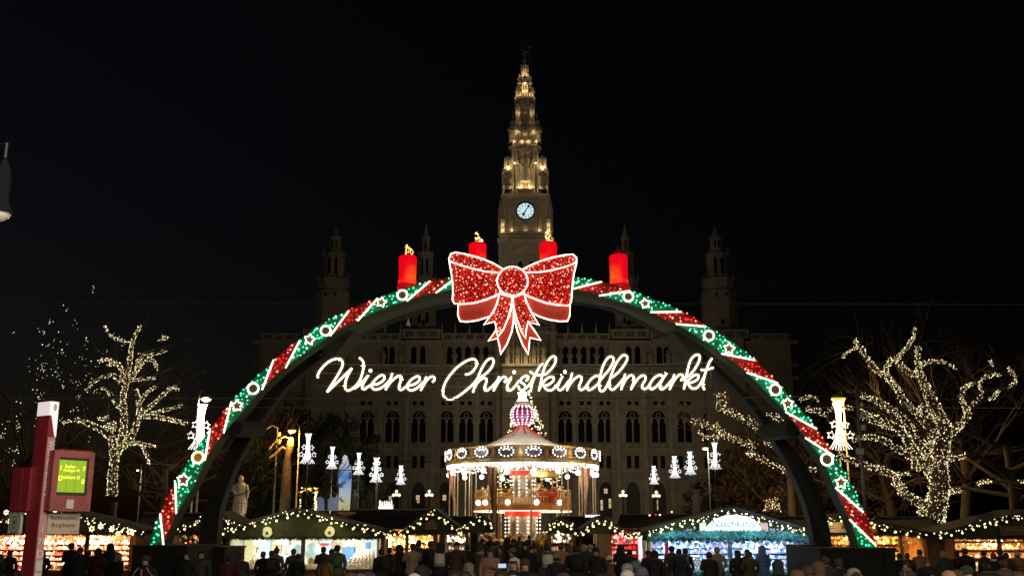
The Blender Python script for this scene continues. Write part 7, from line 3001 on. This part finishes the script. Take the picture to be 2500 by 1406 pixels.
    bm.from_mesh(ev)
    tmp = bpy.data.meshes.new('extra')
    tmp.from_pydata(mb.v, [], mb.f)
    tmp.polygons.foreach_set('material_index', mb.m)
    tmp.polygons.foreach_set('use_smooth', [True] * len(tmp.polygons))
    bm.from_mesh(tmp)
    bm.to_mesh(ev)
    bm.free()
    bpy.data.meshes.remove(tmp)
    for nme in ('coat_black', 'trousers_dark', 'skin', 'shoe_black', 'lip'):
        ev.materials.append(M[nme])
    ev.update()
    return ev


for n_, c_ in (('black', (.018, .018, .020)), ('charcoal', (.045, .045, .05)), ('navy', (.02, .026, .06)), ('olive', (.075, .07, .04)), ('beige', (.30, .26, .19)), ('tan', (.13, .09, .05)),
               ('brown', (.07, .04, .025)), ('mustard', (.26, .16, .035)), ('grey', (.13, .13, .13)), ('pale_grey', (.30, .30, .28)), ('pink', (.50, .27, .23)), ('orange', (.45, .17, .08)), ('maroon', (.08, .012, .018)),
               ('blue', (.16, .30, .62)), ('teal', (.05, .16, .13)), ('green', (.06, .14, .07)), ('red', (.55, .03, .03)), ('white', (.65, .63, .58)), ('rust', (.35, .14, .04)), ('dark_green', (.03, .06, .045)), ('slate', (.10, .12, .20))):
    M['coat_' + n_] = mat(n_ + '_coat_cloth', c_, .85, vary=.18, scale=9, bump=.2)
M['trousers_dark'] = mat('dark_trousers', (.018, .018, .022), .85, vary=.2, scale=8)
M['trousers_pale'] = mat('pale_trousers', (.35, .38, .42), .85, vary=.15, scale=8)
M['skin'] = mat('skin', (.60, .37, .27), .6, vary=.06, scale=20)
M['lip'] = mat('lips', (.30, .10, .09), .6, vary=0)
M['shoe_black'] = mat('black_shoe', (.01, .01, .01), .5, vary=0)
M['hair_dark'] = mat('dark_hair', (.025, .016, .011), .6, vary=.3, scale=30)
M['hair_brown'] = mat('brown_hair', (.09, .05, .025), .6, vary=.3, scale=30)
M['hair_blond'] = mat('blond_hair', (.38, .26, .12), .6, vary=.3, scale=30)

POSES = {
    'stand': skin_body({'arm_l': 'down', 'arm_r': 'down', 'hem': .74, 'bulk': 1.08, 'step': .03}),
    'pocket': skin_body({'arm_l': 'pocket', 'arm_r': 'pocket', 'hem': .68, 'bulk': 1.14, 'step': .02}),
    'cup': skin_body({'arm_l': 'pocket', 'arm_r': 'cup', 'hem': .78, 'bulk': 1.10, 'step': .03}),
    'phone': skin_body({'arm_l': 'phone', 'arm_r': 'phone', 'hem': .76, 'bulk': 1.08, 'step': .02}),
    'walk': skin_body({'arm_l': 'down', 'arm_r': 'forward', 'hem': .72, 'bulk': 1.06, 'step': .14}),
    'long': skin_body({'arm_l': 'pocket', 'arm_r': 'down', 'hem': .42, 'bulk': 1.10, 'step': .03}),
    'puffer': skin_body({'arm_l': 'down', 'arm_r': 'cup', 'hem': .62, 'bulk': 1.24, 'step': .03}),
}


HAIR_P = [(1.53, .70), (1.56, .88), (1.60, .98), (1.65, 1.0), (1.69, .92), (1.72, .72), (1.738, .45), (1.746, .12)]
LONG_P = [(1.33, .92), (1.42, 1.06), (1.50, .98), (1.58, 1.0), (1.65, 1.0), (1.70, .90), (1.73, .64), (1.75, .14)]
HOOD_P = [(1.415, 1.30), (1.455, 1.05), (1.52, .90), (1.59, .98), (1.66, 1.0), (1.72, .88), (1.76, .58), (1.785, .12)]
BEAN_P = [(1.615, .97), (1.62, 1.06), (1.655, 1.07), (1.662, 1.0), (1.69, .98), (1.72, .86), (1.745, .62), (1.765, .14)]


def head_dome(prof, rx, ry, back=0.0, n=16, open_front=None, low=None, m=0, b=None):
    """shell over the head; open_front = half angle left open at the face below low"""
    b = b or MB()
    o = len(b.v)
    top = prof[-1][0]
    for (z, k) in prof:
        for i in range(n):
            a = 2 * PI * i / n - PI / 2
            zz = z
            if open_front is not None:
                fa = abs((a + PI / 2 + PI) % (2 * PI) - PI)
                if fa < open_front and z < low:
                    zz = low + (z - prof[0][0]) * .06
                    k2 = 1.0
                else:
                    k2 = k
            else:
                k2 = k
            b.v.append((rx * k2 * math.cos(a), ry * k2 * math.sin(a) + back, zz))
    rows = len(prof)
    for r_ in range(rows - 1):
        for i in range(n):
            b.f.append([o + r_ * n + i, o + r_ * n + (i + 1) % n, o + (r_ + 1) * n + (i + 1) % n, o + (r_ + 1) * n + i])
            b.m.append(m)
    b.f.append([o + (rows - 1) * n + i for i in range(n)])
    b.m.append(m)
    return b


HEADS = {}
nape = lambda b_: head_dome(HAIR_P[:5] + [(1.70, .5)], .088, .098, .016, 16, 1.15, 1.64, 1, b_)
HEADS['beanie'] = nape(head_dome(BEAN_P, .094, .106, .004)).mesh('beanie', ['coat_grey', 'hair_brown'], True)
b = nape(head_dome(BEAN_P, .094, .106, .004))
b.ball((0, .01, 1.795), .045)
HEADS['bobble'] = b.mesh('bobble_hat', ['coat_grey', 'hair_dark'], True)
HEADS['hair'] = head_dome(HAIR_P, .092, .102, .012, 16, 1.0, 1.675).mesh('hair', 'hair_dark', True)
HEADS['long_hair'] = head_dome(LONG_P, .098, .106, .016, 16, .85, 1.675).mesh('long_hair', 'hair_brown', True)
HEADS['hood'] = head_dome(HOOD_P, .118, .130, .02, 16, .80, 1.70).mesh('hood', 'coat_black', True)
b = nape(head_dome([(1.63, 1.0), (1.66, 1.02), (1.70, .95), (1.73, .7), (1.75, .14)], .094, .104, .004))
b.lathe([(.09, 1.63), (.135, 1.624), (.135, 1.632), (.09, 1.645)], (0, -.03, 0), 14)
HEADS['cap'] = b.mesh('cap', ['coat_black', 'hair_dark'], True)
b = MB()
b.lathe([(.088, 1.45), (.112, 1.47), (.115, 1.52), (.09, 1.545)], (0, 0, 0), 12, 0, sq=(1, 1.05))
b.box((.05, -.11, 1.22), (.07, .03, .26))
SCARF = b.mesh('scarf', 'coat_grey', True)
b = MB()
b.lathe([(.10, 1.02), (.15, 1.04), (.155, 1.25), (.14, 1.38), (.06, 1.42)], (0, .20, 0), 10, 0, sq=(1, .55))
b.box((0, .285, 1.06), (.2, .05, .15))
b.tube([(-.11, .16, 1.40), (-.12, .02, 1.46), (-.12, -.12, 1.36), (-.12, -.10, 1.15), (-.12, .14, 1.06)], .018, 5)
b.tube([(.11, .16, 1.40), (.12, .02, 1.46), (.12, -.12, 1.36), (.12, -.10, 1.15), (.12, .14, 1.06)], .018, 5)
PACK = b.mesh('backpack', 'coat_black', True)
b = MB()
b.lathe([(.115, 1.465), (.135, 1.48), (.135, 1.515), (.11, 1.53)], (0, .01, 0), 14, 0, sq=(1, 1))
FUR = b.mesh('fur_trim', 'coat_tan', True)
b = MB()
for z, rx, ry in ((.68, .268, .223), (.8, .256, .208), (.92, .238, .19), (1.06, .20, .15), (1.2, .212, .15)):
    b.tube([(rx * math.cos(2 * PI * i / 18), .01 + ry * math.sin(2 * PI * i / 18), z) for i in range(18)], .010, 4, close=True)
QUILT = b.mesh('quilting', 'coat_black', True)
b = MB()
b.bx(-.014, .014, -.175, -.160, .84, 1.40)
for s in (-1, 1):
    b.tube([(s * .09, -.12, 1.44), (s * .17, -.15, 1.32), (s * .30, -.02, 1.10), (s * .30, -.06, .95)], .013, 4)
b.tube([(.215 * math.cos(2 * PI * i / 18), .01 + .185 * math.sin(2 * PI * i / 18), .92) for i in range(18)], .02, 4, close=True)
STRIPE = b.mesh('reflective_stripes', 'wl_grey', False)
CUPM = MB().lathe([(.035, 0), (.045, .11), (.04, .11)], n=8).mesh('mug', 'coat_red', True)


def person(px, py, label, coat='black', pose='stand', head='hair', hcol=None, turn=0, Y=None, h=None, trousers=None, extra=(), group=None):
    """turn 0 = back to us (looks at the stalls), 180 = faces us; py = top of the head"""
    e = math.tan(PITCH + math.atan((703.0 - py) / F_PX))
    if Y is None:
        h = h or 1.72
        Y = max(14.0, min(110.0, (h + .06 - CAM_H) / e)) if abs(e) > 1e-4 else 60
    hh = CAM_H + Y * e
    s = hh / 1.775
    if head in ('hair', 'long_hair'):
        s = hh / 1.745
    p = at(px, py, Y)
    t = thing('person', label, 'person', (p.x, Y, 0), rad(180 + turn) , group)
    s = max(.62, min(1.14, s))
    t.scale = (s * 1.16, s * 1.16, s)
    o = obj('body', POSES[pose], t)
    for i, m_ in ((0, 'coat_' + coat), (1, trousers or 'trousers_dark')):
        o.material_slots[i].link = 'OBJECT'
        o.material_slots[i].material = M[m_]
    k = obj(head if head != 'hair' else 'hair', HEADS[head], t)
    hc = hcol or {'hair': 'hair_dark', 'long_hair': 'hair_brown', 'hood': 'coat_' + coat}.get(head, 'coat_charcoal')
    k.material_slots[0].link = 'OBJECT'
    k.material_slots[0].material = M[hc]
    for x in extra:
        nm, col = (x if isinstance(x, tuple) else (x, None))
        me = {'scarf': SCARF, 'backpack': PACK, 'fur_trim': FUR, 'quilting': QUILT, 'reflective_stripes': STRIPE}[nm]
        q_ = obj(nm, me, t)
        if col:
            q_.material_slots[0].link = 'OBJECT'
            q_.material_slots[0].material = M['coat_' + col]
    return t


G = None
A, B_, C_, D_ = 'people at the far left stall', 'people at the cream stall', 'people in the middle crowd', 'people at the blue stall'
E_ = 'people at the amber stalls'
SY_ = 39.5
PEOPLE = [
    # far left stall
    (25, 1342, 'person in black at the left picture edge in front of the ornament stall', 'black', 'stand', 'hair', None, 20, SY_, A),
    (4, 1352, 'dark figure cut by the left picture edge', 'charcoal', 'pocket', 'hair', None, -30, 38, A),
    (103, 1340, 'person in dark navy half hidden by the red stop post', 'navy', 'pocket', 'hood', None, 30, 38, A),
    (176, 1324, 'tallest dark figure left of the group at the ornament stall', 'black', 'cup', 'hair', None, -10, SY_, A),
    (197, 1334, 'stout dark figure with bare head in the group at the ornament stall', 'black', 'puffer', 'hair', 'hair_brown', 15, 38.5, A),
    (217, 1342, 'shorter dark figure in the middle of the group at the ornament stall', 'charcoal', 'phone', 'hair', None, 5, SY_, A),
    (241, 1337, 'dark figure with red-edged hood at the ornament stall', 'maroon', 'pocket', 'hood', 'coat_black', 0, 38.8, A),
    (271, 1325, 'tall figure in a pointed dark hood at the ornament stall', 'black', 'stand', 'hood', None, 10, SY_, A),
    (289, 1347, 'person with pale grey hood right of the pointed hood', 'black', 'cup', 'hood', 'coat_pale_grey', -20, 37.5, A),
    (357, 1351, 'steward in a dark cap and jacket with pale reflective stripes before the ballast block', 'black', 'stand', 'cap', 'coat_dark_green', 175, 27, None),
    (458, 1344, 'dark figure facing us left of the rear arch leg', 'black', 'pocket', 'hair', None, 160, 31.5, 'people in the dark between the arch legs'),
    (492, 1341, 'taller dark figure facing us just beside the rear arch leg', 'charcoal', 'stand', 'hair', None, -160, 32, 'people in the dark between the arch legs'),
    # cream stall
    (564, 1335, 'person with red scarf and dark cap at the left end of the cream stall', 'charcoal', 'stand', 'cap', 'coat_navy', 20, SY_, B_),
    (560, 1356, 'person in a maroon coat low in front of the cream stall', 'maroon', 'pocket', 'hair', None, 40, 33, B_),
    (590, 1351, 'broad person in a grey jacket before the left jar display', 'charcoal', 'puffer', 'hair', 'hair_brown', 10, 36, B_),
    (643, 1344, 'person with a pale headband at the cream stall', 'black', 'stand', 'beanie', 'coat_grey', -15, 38, B_),
    (664, 1343, 'person with a black backpack striped grey at the cream stall', 'black', 'pocket', 'hair', None, 5, 37.5, B_),
    (676, 1335, 'person in a pointed brown beanie at the cream stall', 'grey', 'cup', 'bobble', 'coat_brown', -10, SY_, B_),
    (717, 1337, 'person in a teal beanie left of the centre post of the cream stall', 'charcoal', 'stand', 'beanie', 'coat_teal', 20, SY_, B_),
    (729, 1350, 'short dark figure in front of the centre post of the cream stall', 'black', 'long', 'hair', None, -20, 36, B_),
    (790, 1333, 'person with grey-green hair before the snow globe', 'charcoal', 'cup', 'hair', 'hair_brown', 10, SY_, B_),
    (797, 1352, 'person in a mustard coat in front of the snow globe', 'mustard', 'long', 'hood', 'coat_brown', -25, 35, B_),
    (811, 1339, 'person in black between the mustard coat and the green backpack', 'black', 'stand', 'hair', None, -30, 38.5, B_),
    (824, 1329, 'person in a grey jacket with a bright green backpack', 'grey', 'stand', 'hair', None, 5, 37.5, B_),
    (931, 1338, 'dark figure with a backpack at the right end of the cream stall', 'black', 'pocket', 'hair', None, 40, 36, B_),
    (858, 1396, 'brown head low at the bottom edge below the white jars, left of three', 'brown', 'stand', 'hair', 'hair_brown', 0, None, 'heads at the bottom picture edge'),
    (879, 1394, 'dark cap low at the bottom edge below the white jars, middle of three', 'charcoal', 'stand', 'cap', 'coat_slate', 10, None, 'heads at the bottom picture edge'),
    (902, 1392, 'round dark hat low at the bottom edge below the white jars, right of three', 'black', 'puffer', 'beanie', 'coat_charcoal', -10, None, 'heads at the bottom picture edge'),
    # left of the middle
    (951, 1335, 'dark figure in front of the left gold window', 'black', 'stand', 'hair', None, 20, SY_, C_),
    (976, 1329, 'dark hooded person with a green bag before the gold stall post', 'black', 'cup', 'hood', None, -40, 38.5, C_),
    (1009, 1324, 'person in a short beige jacket with brown hat at the gold stall', 'beige', 'phone', 'beanie', 'coat_brown', 35, 38, C_),
    (1022, 1317, 'tall dark figure right behind the beige jacket', 'charcoal', 'pocket', 'hair', None, 15, 40, C_),
    (1052, 1319, 'dark figure with a reddish head at the right edge of the gold stall', 'black', 'puffer', 'hair', 'hair_brown', 30, 39, C_),
    (1075, 1322, 'person in black carrying a small white backpack', 'black', 'stand', 'hood', None, 0, 37, C_),
    (1115, 1322, 'person in a dark brown coat beside the snowman figure', 'brown', 'long', 'hair', 'hair_brown', 170, 37, C_),
    (1030, 1379, 'dark hood close to us in front of the beige jacket', 'black', 'puffer', 'hood', None, 0, None, 'heads at the bottom picture edge'),
    (1012, 1396, 'white knitted hat at the bottom edge below the gold stall', 'charcoal', 'stand', 'beanie', 'coat_white', 0, None, 'heads at the bottom picture edge'),
    (1143, 1372, 'child in a cream coat with hood left of the grey-green coat', 'beige', 'stand', 'hood', 'coat_beige', 60, 26, C_),
    (1110, 1393, 'dark head at the bottom edge below the brown coat', 'black', 'stand', 'hair', None, 0, None, 'heads at the bottom picture edge'),
    (1136, 1392, 'second dark head at the bottom edge below the cream coated child', 'charcoal', 'stand', 'hair', None, 0, None, 'heads at the bottom picture edge'),
    # middle crowd
    (1155, 1308, 'dark figure with a red face scarf at the back left of the crowd', 'black', 'stand', 'hair', None, 150, 60, C_),
    (1172, 1328, 'person in a grey-green coat with thick pale scarf and brown hat', 'olive', 'puffer', 'beanie', 'coat_brown', -60, 36, C_),
    (1197, 1337, 'woman in a pale pink puffer coat with long brown hair facing us', 'pink', 'puffer', 'long_hair', None, 178, 33, C_),
    (1196, 1304, 'dark figure behind the pink coat below the striped drape', 'black', 'stand', 'hair', 'hair_brown', 160, 62, C_),
    (1178, 1313, 'dark figure with a brown cap behind the grey-green coat', 'charcoal', 'pocket', 'cap', 'coat_brown', -150, 55, C_),
    (1213, 1318, 'tall dark figure right behind the pink coat', 'black', 'stand', 'hair', None, 20, 45, C_),
    (1238, 1312, 'dark figure with a pale-edged hood left of the crowd centre', 'black', 'puffer', 'hood', None, 10, 48, C_),
    (1254, 1315, 'person with a fur hood facing us near the crowd centre', 'brown', 'stand', 'hood', 'coat_tan', 170, 52, C_),
    (1268, 1308, 'dark figure at the back below the carousel column, left', 'charcoal', 'stand', 'hair', None, 0, 66, C_),
    (1282, 1322, 'person in a black hood facing us, below the carousel column', 'black', 'pocket', 'hood', None, 172, 42, C_),
    (1292, 1304, 'dark figure with dark hair at the back, below the carousel column', 'black', 'stand', 'hair', None, 10, 70, C_),
    (1298, 1332, 'pale face in black clothes right of the black hood', 'black', 'stand', 'long_hair', 'hair_dark', 175, 38, C_),
    (1310, 1319, 'person in a round cream knitted hat in the crowd', 'charcoal', 'stand', 'beanie', 'coat_beige', 10, 44, C_),
    (1321, 1302, 'dark figure at the back right of the carousel column, first of four', 'black', 'stand', 'hair', None, 20, 72, C_),
    (1331, 1303, 'dark figure at the back right of the carousel column, second of four', 'black', 'pocket', 'hair', None, -20, 74, C_),
    (1342, 1304, 'dark figure at the back right of the carousel column, third of four', 'brown', 'stand', 'hair', 'hair_brown', 0, 71, C_),
    (1355, 1303, 'dark figure at the back right of the carousel column, fourth of four', 'black', 'stand', 'hair', None, 10, 70, C_),
    (1335, 1326, 'person in an olive coat with a white panda bag on the back', 'olive', 'puffer', 'hair', None, 5, 36, C_),
    (1347, 1317, 'person with a pale collar behind the olive coat', 'tan', 'stand', 'hair', 'hair_brown', 150, 48, C_),
    (1370, 1324, 'person in an orange coat right of the olive coat', 'orange', 'long', 'hair', 'hair_brown', -20, 38, C_),
    (1359, 1347, 'child in black with a pointed beige beanie before the orange coat', 'black', 'stand', 'bobble', 'coat_beige', 0, 30, C_),
    (1388, 1327, 'person in a brown fur hood right of the orange coat', 'brown', 'stand', 'hood', 'coat_tan', 20, 41, C_),
    (1380, 1306, 'dark figure at the back before the arched bulb stall', 'black', 'stand', 'hair', None, 0, 58, C_),
    (1398, 1316, 'man with reddish face behind the dark backpack', 'black', 'stand', 'hair', 'hair_brown', 165, 47, C_),
    (1405, 1329, 'broad man in a black coat with a black backpack', 'black', 'puffer', 'hair', None, 5, 33, C_),
    (1420, 1322, 'dark blue figure behind the black backpack', 'navy', 'stand', 'hair', None, -10, 44, C_),
    (1440, 1326, 'person in a dark coat with pale fur hat left of the man with glasses', 'charcoal', 'stand', 'cap', 'coat_pale_grey', 150, 40, C_),
    (1455, 1333, 'man in a long black coat facing us beside the brown end wall', 'black', 'long', 'beanie', 'coat_black', 165, 34, C_),
    (1255, 1360, 'person in a white hood close to us at the crowd centre', 'charcoal', 'puffer', 'hood', 'coat_white', 160, 24, 'people close to us'),
    (1282, 1360, 'man in a dark beanie and glasses facing us at the crowd centre', 'black', 'stand', 'beanie', 'coat_brown', 175, 23, 'people close to us'),
    (1222, 1391, 'dark head at the bottom edge below the pink coat', 'black', 'phone', 'hair', None, 0, None, 'heads at the bottom picture edge'),
    (1253, 1400, 'pale beanie at the very bottom edge below the white hood', 'charcoal', 'stand', 'beanie', 'coat_pale_grey', 0, None, 'heads at the bottom picture edge'),
    (1376, 1394, 'dark beanie with pale rim at the bottom edge below the orange coat', 'charcoal', 'stand', 'beanie', 'coat_charcoal', 0, None, 'heads at the bottom picture edge'),
    (1473, 1398, 'dark hair at the bottom edge below the brown end wall', 'black', 'stand', 'hair', None, 0, None, 'heads at the bottom picture edge'),
    # crimson and blue stall
    (1515, 1327, 'dark figure in front of the crimson window', 'black', 'cup', 'hood', None, 20, 39.5, D_),
    (1537, 1340, 'shorter dark figure right of the first one at the crimson window', 'black', 'stand', 'hair', None, -10, 38, D_),
    (1531, 1372, 'person in a grey knitted beanie close to us below the crimson window', 'charcoal', 'stand', 'beanie', 'coat_pale_grey', 0, None, 'people close to us'),
    (1550, 1366, 'person in a green beanie close to us below the crimson window', 'charcoal', 'stand', 'beanie', 'coat_teal', 40, None, 'people close to us'),
    (1531, 1388, 'person in a cream knitted hat at the bottom edge below the grey beanie', 'grey', 'puffer', 'beanie', 'coat_white', 0, None, 'people close to us'),
    (1566, 1381, 'person in a blue-grey knitted hat at the bottom edge', 'pink', 'puffer', 'beanie', 'coat_slate', 10, None, 'people close to us'),
    (1582, 1341, 'person in a red beanie at the left end of the blue stall', 'black', 'stand', 'beanie', 'coat_maroon', 10, 38.5, D_),
    (1597, 1342, 'large dark hooded figure beside the red beanie', 'black', 'puffer', 'hood', None, 0, 34, D_),
    (1639, 1331, 'person in a long olive-beige coat before the pink curtain of the blue stall', 'olive', 'long', 'hair', None, 15, 39, D_),
    (1657, 1338, 'person in navy right of the long olive coat', 'navy', 'long', 'beanie', 'coat_navy', -10, 38.5, D_),
    (1673, 1337, 'dark figure with a light tote bag right of the navy coat', 'black', 'stand', 'hair', None, -25, 39, D_),
    (1730, 1346, 'wide dark figure in the middle of the blue stall front', 'black', 'puffer', 'hair', None, 10, 35, D_),
    (1750, 1334, 'person in a long cream coat with a shoulder strap at the blue stall', 'beige', 'long', 'hair', 'hair_blond', -10, 38.5, D_),
    (1800, 1342, 'dark figure with long hair right of the teal post', 'black', 'long', 'long_hair', 'hair_dark', 5, 37, D_),
    (1823, 1339, 'dark blue figure behind the olive jacket at the blue stall', 'navy', 'stand', 'hair', None, 30, 39.5, D_),
    (1829, 1345, 'person in an olive jacket right of the dark long hair', 'olive', 'pocket', 'hair', 'hair_brown', -15, 36.5, D_),
    (1859, 1331, 'person in a light blue puffer jacket and pale trousers', 'blue', 'puffer', 'hood', None, 30, 39, D_),
    (1901, 1366, 'person in a dark green hood in profile close to us before the blue stall', 'black', 'stand', 'hood', 'coat_dark_green', -80, 25, 'people close to us'),
    (1942, 1334, 'slim dark figure at the right end of the blue stall', 'black', 'pocket', 'hair', None, -10, 38.5, D_),
    (1945, 1387, 'beige knitted hat at the bottom edge right of the dark green hood', 'tan', 'stand', 'beanie', 'coat_tan', 30, None, 'people close to us'),
    (1971, 1378, 'person in a brown-grey beanie left of the beige hood', 'brown', 'stand', 'beanie', 'coat_brown', 20, None, 'people close to us'),
    (1996, 1369, 'person in a pointed beige hood before the right ballast block', 'tan', 'puffer', 'hood', 'coat_tan', 10, None, 'people close to us'),
    (2015, 1357, 'dim bald figure behind the beige hood', 'charcoal', 'stand', 'hair', 'hair_brown', 0, 27, 'people close to us'),
    (2047, 1360, 'person in a grey-green cap before the right ballast block', 'black', 'stand', 'beanie', 'coat_olive', 5, 27, 'people close to us'),
    (2083, 1381, 'person in a flat pale cap close to us before the right ballast block', 'charcoal', 'puffer', 'cap', 'coat_pale_grey', 0, None, 'people close to us'),
    # amber stalls
    (2195, 1349, 'dark figure with bright window behind, left end of the amber stall', 'black', 'stand', 'hair', None, 10, 38, E_),
    (2214, 1349, 'second dark figure from the left at the amber stall', 'charcoal', 'stand', 'hair', None, -10, 38.5, E_),
    (2212, 1368, 'woman in a thick beige scarf looking left before the amber stall', 'grey', 'cup', 'hair', 'hair_brown', 110, 28, E_),
    (2244, 1340, 'person in a rust jacket at the right end of the first amber stall', 'rust', 'stand', 'hair', 'hair_brown', -20, 39, E_),
    (2263, 1359, 'person in a beige knitted beanie facing us beside the amber stall', 'black', 'puffer', 'beanie', 'coat_tan', 165, 30, E_),
    (2302, 1343, 'person with fair hair and a dark coat before the plank wall', 'dark_green', 'puffer', 'hair', 'hair_blond', 5, 37, E_),
    (2334, 1345, 'dark figure in a maroon coat at the left end of the carved figure stall', 'maroon', 'stand', 'hair', None, 15, 38.5, E_),
    (2354, 1337, 'tall dark figure at the carved figure stall', 'black', 'puffer', 'hair', None, 0, 38, E_),
    (2400, 1342, 'dark figure left of the red santa hat', 'charcoal', 'stand', 'hair', None, 20, 39, E_),
    (2424, 1348, 'person in a big red hat with white fur rim', 'black', 'puffer', 'bobble', 'coat_red', -10, 36, E_),
    (2440, 1340, 'dark figure behind the red hat', 'black', 'stand', 'hair', None, 0, 39.5, E_),
    (2455, 1348, 'dark figure in a black beanie right of the red hat', 'charcoal', 'pocket', 'beanie', 'coat_black', -20, 37, E_),
    (2482, 1344, 'person in a white bobble hat and rust puffer jacket at the right picture edge', 'rust', 'puffer', 'bobble', 'coat_white', -10, 38, E_),
    (2315, 1389, 'pink and white knitted hat at the bottom edge below the plank wall', 'black', 'stand', 'beanie', 'coat_pink', 0, None, 'people close to us'),
    (2336, 1387, 'olive hat at the bottom edge below the carved figure stall', 'charcoal', 'stand', 'beanie', 'coat_olive', 0, None, 'people close to us'),
    (2360, 1377, 'person in a grey-green beanie facing us below the carved figure stall', 'charcoal', 'stand', 'beanie', 'coat_dark_green', 175, None, 'people close to us'),
    (2410, 1371, 'dark broad figure with fur collar close to us below the red hat', 'charcoal', 'puffer', 'hair', None, 10, 25, 'people close to us'),
    (2450, 1364, 'person in a grey coat close to us at the lower right', 'grey', 'puffer', 'hair', 'hair_brown', -15, 26, 'people close to us'),
    (2482, 1392, 'brown head in the lower right picture corner', 'brown', 'stand', 'hair', 'hair_brown', 0, None, 'people close to us'),
]
EXTRA = {'person in a grey jacket with a bright green backpack': (('backpack', 'green'),), 'person in black carrying a small white backpack': (('backpack', 'white'),),
         'broad man in a black coat with a black backpack': (('backpack', 'black'),), 'dark figure with a backpack at the right end of the cream stall': (('backpack', 'black'),),
         'person with a black backpack striped grey at the cream stall': (('backpack', 'charcoal'),), 'person in an olive coat with a white panda bag on the back': (('backpack', 'white'),),
         'woman in a pale pink puffer coat with long brown hair facing us': (('quilting', 'pink'),), 'person in a light blue puffer jacket and pale trousers': (('quilting', 'blue'),),
         'person in a white bobble hat and rust puffer jacket at the right picture edge': (('quilting', 'brown'), ('scarf', 'orange')), 'person with red scarf and dark cap at the left end of the cream stall': (('scarf', 'red'),),
         'person in a grey-green coat with thick pale scarf and brown hat': (('scarf', 'pale_grey'),), 'woman in a thick beige scarf looking left before the amber stall': (('scarf', 'beige'),),
         'steward in a dark cap and jacket with pale reflective stripes before the ballast block': ('reflective_stripes',), 'dark broad figure with fur collar close to us below the red hat': ('fur_trim',),
         'large dark hooded figure beside the red beanie': ('fur_trim',), 'person in a big red hat with white fur rim': (('scarf', 'white'),), 'dark figure with a light tote bag right of the navy coat': (('backpack', 'pale_grey'),)}
for (px, py, lab, coat, pose, head, hcol, turn, Y, grp) in PEOPLE:
    tr = 'trousers_pale' if 'pale trousers' in lab else None
    person(px, py, lab, coat, pose, head, hcol, turn, Y, None, tr, EXTRA.get(lab, ()), grp)
# the deep crowd between the stalls and the carousel: backs, hoods and hats one behind another
rc = random.Random(77)
PACKED = []
for i in range(46):
    px = rc.uniform(1140, 1450) if i < 38 else rc.uniform(1060, 1500)
    py = rc.uniform(1303, 1334)
    Y = rc.uniform(34, 72)
    e_ = math.tan(PITCH + math.atan((703.0 - py) / F_PX))
    hgt = rc.uniform(1.55, 1.84)
    Y = max(30, min(85, (hgt - CAM_H) / e_)) if e_ < -1e-3 else 80
    coat = rc.choice(('black', 'black', 'charcoal', 'navy', 'brown', 'olive', 'grey', 'maroon', 'tan', 'dark_green', 'charcoal', 'beige', 'rust'))
    head = rc.choice(('hair', 'hair', 'hood', 'beanie', 'beanie', 'long_hair', 'bobble', 'cap'))
    hc = None if head in ('hood', 'long_hair') else rc.choice(('hair_dark', 'hair_brown', 'hair_blond')) if head == 'hair' else 'coat_' + rc.choice(('grey', 'beige', 'white', 'maroon', 'navy', 'teal', 'charcoal', 'brown'))
    turn = rc.choice((0, 10, -20, 30, 170, 180, -160, 90, -70))
    PACKED.append((px, py, coat, head, hc, turn, Y))
    PACKED[-1] += (person(px, py, None, coat, rc.choice(list(POSES)), head, hc, turn, Y, None, None, (), 'packed crowd before the carousel'),)
def order_words(i, n):
    if n == 1:
        return ''
    if i == 0:
        return ', leftmost of these'
    if i == n - 1:
        return ', rightmost of these'
    return ', ' + ('second', 'third', 'fourth', 'fifth', 'sixth', 'seventh', 'eighth')[i - 1] + ' such from left'


by = {}
for q_ in PACKED:
    px, py, coat, head, hc, turn, Y, o = q_
    hat = {'hair': 'bare head', 'hood': 'hood up', 'long_hair': 'long hair', 'beanie': 'beanie', 'bobble': 'bobble hat', 'cap': 'cap'}[head]
    if head in ('beanie', 'bobble', 'cap') and hc:
        hat = hc.replace('coat_', '').replace('_', ' ') + ' ' + hat
    way = 'facing us' if abs(turn) > 150 else 'turned sideways' if abs(turn) > 60 else 'seen from behind'
    by.setdefault((coat.replace('_', ' '), hat, way), []).append((px, o))
for (c_, hat, way), L in by.items():
    L.sort(key=lambda t_: t_[0])
    for i, (px, o) in enumerate(L):
        o['label'] = 'crowd member in ' + c_ + ' coat with ' + hat + ' ' + way + order_words(i, len(L))
# phone held up near the pink coat
t = thing('phone', 'lit phone screen held up below the pink coat', 'phone', at(1226, 1386, 18.5))
b = MB()
b.box((0, 0, 0), (.15, .012, .08))
b.build('case', 'ink', t)
b = MB()
b.box((0, -.008, .006), (.138, .003, .068))
b.build('screen', glow('lit_phone_screen', (.45, .6, .9), .8), t)

# unseen front lights, added to brighten the crowd as nearby street lamps would
for x in (-2, 8, 20):
    lamp('POINT', (x, 6, 8.5), 1900, (1, .80, .58), .3, name='front_fill_light')
